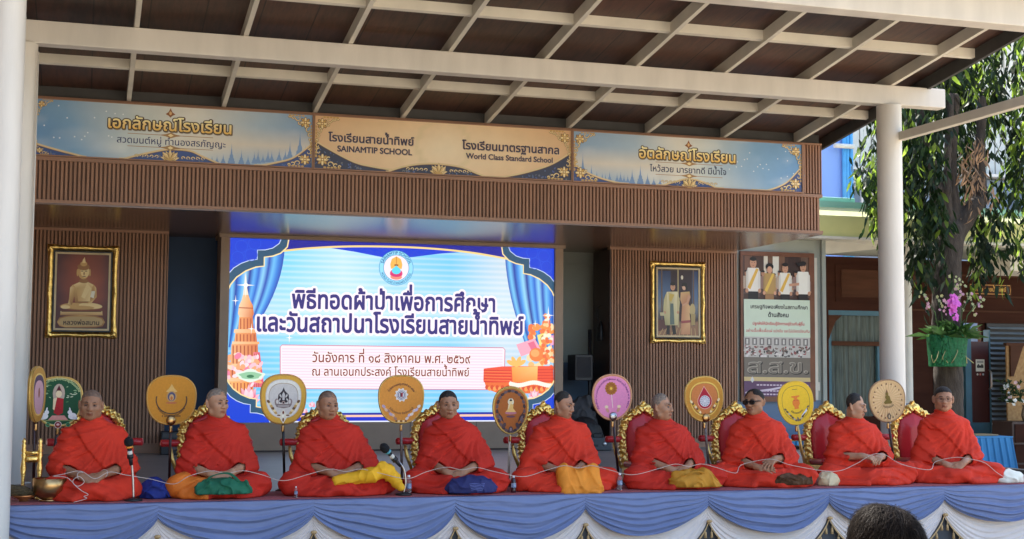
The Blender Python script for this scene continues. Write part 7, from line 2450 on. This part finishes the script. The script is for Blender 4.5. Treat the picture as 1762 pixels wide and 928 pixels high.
b = MB(); b.lathe([(0, .0), (.07, .0), (.10, .10), (.07, .22), (.085, .25)], 0, 0, 18); b.build('vase', mat('vase_glaze', (.20, .16, .11), .3), t)
rnd = random.Random(21)
b = MB()
for k in range(60):
    c = (rnd.uniform(-.45, .40), rnd.uniform(-.2, .15), .38 + rnd.uniform(-.1, .22)); leaf_fan(b, c, 3, .14, .02, rnd)
b.build('foliage', M['leafdark'], t)
b = MB()
for k in range(46):
    c = (rnd.uniform(-.46, .40), rnd.uniform(-.28, 0), .36 + rnd.uniform(-.12, .26)); petals(b, c, rnd.uniform(.03, .05), rnd, 5, rnd.choice((0, 0, 1)))
for k in range(5): petals(b, (rnd.uniform(-.1, .2), -.25, .20 + rnd.uniform(-.05, .05)), .045, rnd, 6, 2)
b.build('blossoms', [mat('white_petal', (.75, .75, .70), .6), mat('pale_pink_petal', (.6, .40, .42), .6), mat('red_petal', (.5, .06, .08), .6)], t)

# ------------------------------------------------------------ tree with drooping leaves
M['bark'] = mat('bark', (.026, .020, .015), .95, col2=(.060, .048, .038), vscale=8, stretch=(3, 3, .8), bump=.7, bscale=26)
M['leaf'] = mat('leaf', (.011, .026, .007), .5, spec=.3, var=.6, vscale=2.5, transl=.32)
M['leaf_lit'] = mat('backlit_leaf', (.17, .26, .03), .45, var=.4, vscale=3, transl=.6)  # brighter leaf copy, sun shining through put into its colour
M['leaf_dry'] = mat('dry_leaf', (.26, .16, .09), .8, var=.3, vscale=4, transl=.2)
TR = Vector((11.03, 16.0, 0))
t = thing('tree', 'leafy tree with drooping narrow leaves and forked trunk beside the classroom block', 'tree', TR)
S = SDF((-1.0, -.7, 0.0), (1.1, .7, 5.6), .028)
def limb(pts, r0, r1):
    P = curve3(pts, 5); n = len(P)
    for i in range(n - 1):
        S.cap(P[i], P[i + 1], r0 + (r1 - r0) * i / n, r0 + (r1 - r0) * (i + 1) / n, .03)
limb([(0, 0, 0), (.01, 0, 1.0), (-.01, 0, 2.2), (.03, 0, 3.2), (.10, 0, 3.65)], .19, .175)
limb([(.06, 0, 3.5), (-.08, .02, 4.0), (-.22, .0, 4.6), (-.42, .0, 5.5)], .12, .06)
limb([(.10, 0, 3.55), (.16, .05, 4.1), (.15, .05, 4.7), (.18, 0, 5.5)], .10, .055)
limb([(.12, 0, 3.55), (.36, -.05, 3.95), (.52, -.05, 4.15), (.55, 0, 4.6), (.62, 0, 5.5)], .12, .05)
limb([(.05, 0, 3.6), (-.02, -.08, 4.2), (.0, -.1, 4.9), (.05, -.1, 5.5)], .07, .04)
x, y, z = S.G()
S.d = S.d - (.03 * (vnoise(x * 5, y * 5, z * 3) - .5) + .016 * (vnoise(x * 14, y * 14, z * 8) - .5)).astype(np.float32)
S.build('trunk', M['bark'], t)
rnd = random.Random(77)
b = MB()
def leaf(p, d, L_, w, mi):
    if p.y < .22 and p.z < 4.9 and -.20 - .25 * max(0, p.z - 3.7) < p.x < .24 + .30 * max(0, min(p.z, 4.4) - 3.6) and mi != 2: return
    d = d.normalized()
    s_ = d.cross(Vector((rnd.uniform(-1, 1), rnd.uniform(-1, 1), rnd.uniform(-.3, .3)))).normalized() * w
    n_ = d.cross(s_).normalized()
    m1 = p + d * L_ * .35 + n_ * L_ * .05; m2 = p + d * L_ * .7 + n_ * L_ * .03
    b.k = mi
    b.add([p, m1 - s_, m1 + s_, m2 - s_ * .75, m2 + s_ * .75, p + d * L_ - n_ * L_ * .06], [(0, 1, 2), (1, 3, 4, 2), (3, 5, 4)])
def spray(p, n, L_=.20, young=.15, length=.7):  # young: share of leaves given the brighter backlit colour
    """a hanging twig with leaves along it"""
    sway = Vector((rnd.gauss(0, .25), rnd.gauss(0, .25), -1)).normalized()
    for k in range(n):
        q = p + sway * (length * k / n) + Vector((rnd.gauss(0, .05), rnd.gauss(0, .05), rnd.gauss(0, .03)))
        an = rnd.uniform(0, 2 * PI)
        d = Vector((math.cos(an) * .62, math.sin(an) * .62, -rnd.uniform(.6, 1.9)))
        leaf(q, d, L_ * rnd.uniform(.7, 1.25), .0225 * rnd.uniform(.7, 1.4), 1 if rnd.random() < young else 0)
# clumps: centre, spread, number of sprays, share of brighter leaves with sunlight painted in
CL = [((-.92, -.2, 4.75), (.20, .35, .42), 34, .55), ((-.88, 0, 4.1), (.15, .3, .33), 22, .5),
      ((-.46, -.25, 4.75), (.15, .3, .42), 30, .06), ((-.42, -.3, 4.0), (.14, .2, .33), 28, .08), ((-.52, -.2, 3.25), (.13, .2, .24), 13, .08),
      ((.25, .55, 5.7), (.6, .35, .35), 34, .2), ((.72, -.1, 3.80), (.16, .25, .22), 12, .3), ((.45, -.1, 3.30), (.13, .2, .10), 6, .15),
      ((1.40, .1, 4.9), (.30, .5, .5), 36, .5), ((1.45, 0, 4.1), (.25, .4, .40), 26, .6), ((1.25, -.1, 3.5), (.25, .3, .2), 10, .5),
      ((-.5, .3, 5.7), (.6, .6, .35), 56, .2), ((.6, .3, 6.1), (.8, .7, .45), 90, .35), ((1.6, .2, 5.9), (.6, .7, .45), 70, .55), ((.2, .2, 6.8), (1.2, .9, .5), 80, .4), ((2.3, .2, 5.0), (.5, .6, .8), 50, .5), ((-.15, .75, 4.7), (.40, .15, .45), 44, .04), ((.95, .7, 4.7), (.35, .2, .6), 40, .12), ((.3, .75, 3.9), (.35, .12, .25), 14, .05)]
for c, sp, n, lit_share in CL:
    for k in range(n):
        p = Vector((c[0] + rnd.gauss(0, sp[0]) * .75, c[1] + rnd.gauss(0, sp[1]) * .75, c[2] + rnd.gauss(0, sp[2]) * .7 + .2))
        spray(p, rnd.randint(11, 17), .185, lit_share * .7, rnd.uniform(.45, .8))
for k in range(26):
    p = Vector((.30 + rnd.gauss(0, .10), -.2 + rnd.gauss(0, .1), 4.55 + rnd.gauss(0, .28)))
    for q in range(5): leaf(p + Vector((rnd.gauss(0, .03), 0, -q * .05)), Vector((rnd.gauss(0, .5), rnd.gauss(0, .5), -1)), .16, .014, 2)
b.build('crown', [M['leaf'], M['leaf_lit'], M['leaf_dry']], t)
# broad banana leaf poking in from the right
t = thing('banana_plant', 'broad banana leaf hanging in from the right behind the strut', 'plant', (13.05, 16.2, 0))
b = MB(); b.tube([(.55, 0, 0), (.55, 0, 2.0), (.50, 0, 4.3)], [.12, .09, .05], 10, True); b.build('stem', mat('banana_stem', (.16, .20, .06), .7), t)
b = MB()
for (d0, ln, seed) in ((Vector((-1, -.2, .25)), 1.0, 1), (Vector((.8, -.5, .5)), 1.1, 2), (Vector((.2, .8, .6)), 1.0, 3)):
    n = 14; vs = []
    for k in range(n + 1):
        q = k / n
        p = Vector((.5, 0, 4.2)) + d0 * ln * q + Vector((0, 0, .25 * q - .75 * q * q))
        w = .24 * math.sin(PI * min(1, q * .9 + .08)) ** .6
        s_ = d0.cross(Vector((0, 0, 1))).normalized()
        for e in (-1, 0, 1):
            vs.append(p + s_ * w * e + Vector((0, 0, -.10 * abs(e))))
    b.add(vs, [(3 * k + e, 3 * k + e + 1, 3 * k + e + 4, 3 * k + e + 3) for k in range(n) for e in (0, 1)], True)
b.build('leaves', mat('banana_leaf', (.10, .17, .03), .5, transl=.4), t)

# ------------------------------------------------------------ hanging orchid basket on the trunk
t = thing('orchid_basket', 'green net basket of pink orchids tied to the tree trunk', 'potted plant', (10.83, 15.72, 1.83))
S = SDF((-.31, -.24, -.04), (.31, .24, .50), .012)
x, y, z = S.G()
rr = np.sqrt((x / 1.0) ** 2 + (y / .75) ** 2)
wall_ = np.abs(rr - (.245 + .03 * (z / .42) + .012 * (vnoise(x * 9, y * 9, z * 9) - .5))) - .008
S.d = np.maximum(wall_, np.maximum(z - .43 - .015 * np.sin(x * 14), -z + .01 + .06 * (rr < 0))).astype(np.float32)
S.d = np.minimum(S.d, np.maximum(np.abs(z - .02 + 0 * rr) - .008, rr - .235)).astype(np.float32)
S.build('net_basket', mat('green_net', (.014, .17, .060), .55, var=.3, vscale=30, bump=.5, bscale=90, alpha=.72, transl=.3), t)
b = MB()
for k in range(34):
    p = [Vector((rnd.uniform(-.18, .18), rnd.uniform(-.15, .1), .36))]
    for q in range(4): p.append(p[-1] + Vector((rnd.gauss(0, .035), rnd.gauss(0, .03), -.075)))
    b.tube(p, .006, 5)
b.build('roots', mat('roots', (.26, .26, .12), .8), t)
b = MB()
for k in range(20):
    leaf_fan(b, (rnd.uniform(-.22, .22), rnd.uniform(-.15, .1), .40), 6, .36, .020, rnd, .75, .3)
b.build('leaves', mat('orchid_leaf', (.045, .115, .025), .45, var=.35, vscale=6, transl=.25), t)
b = MB()
stems = [((.0, -.1, .4), (.02, -.12, 1.0)), ((.16, -.05, .4), (.30, -.1, .98)), ((.20, -.05, .4), (.46, -.1, .90)), ((-.15, -.05, .4), (-.42, -.1, .95)), ((-.05, 0, .4), (-.14, 0, .92)), ((.08, 0, .4), (.14, 0, 1.15)), ((.1, -.02, .4), (.05, -.05, 1.25))]
for s0, s1 in stems:
    b.tube([s0, ((s0[0] + s1[0]) / 2 * .8, (s0[1] + s1[1]) / 2, (s0[2] + s1[2]) / 2 + .04), s1], .006, 5)
b.build('flower_stems', bpy.data.materials['orchid_leaf'], t)
b = MB()
for k in range(46): petals(b, (.02 + rnd.gauss(0, .035), -.13 + rnd.gauss(0, .03), .80 + rnd.gauss(0, .075)), rnd.uniform(.028, .045), rnd, 5, 0)
for s0, s1 in stems[1:]:
    for k in range(12):
        q = rnd.uniform(.55, 1.02); petals(b, (s0[0] + (s1[0] - s0[0]) * q + rnd.gauss(0, .02), -.1 + rnd.gauss(0, .03), s0[2] + (s1[2] - s0[2]) * q + rnd.gauss(0, .015)), rnd.uniform(.018, .03), rnd, 5, rnd.choice((1, 1, 2)))
b.build('orchid_blossoms', [mat('pink_orchid', (.70, .16, .62), .6, transl=.3), mat('green_bud', (.36, .38, .18), .6, transl=.3), mat('pale_orchid', (.50, .28, .36), .6, transl=.3)], t)
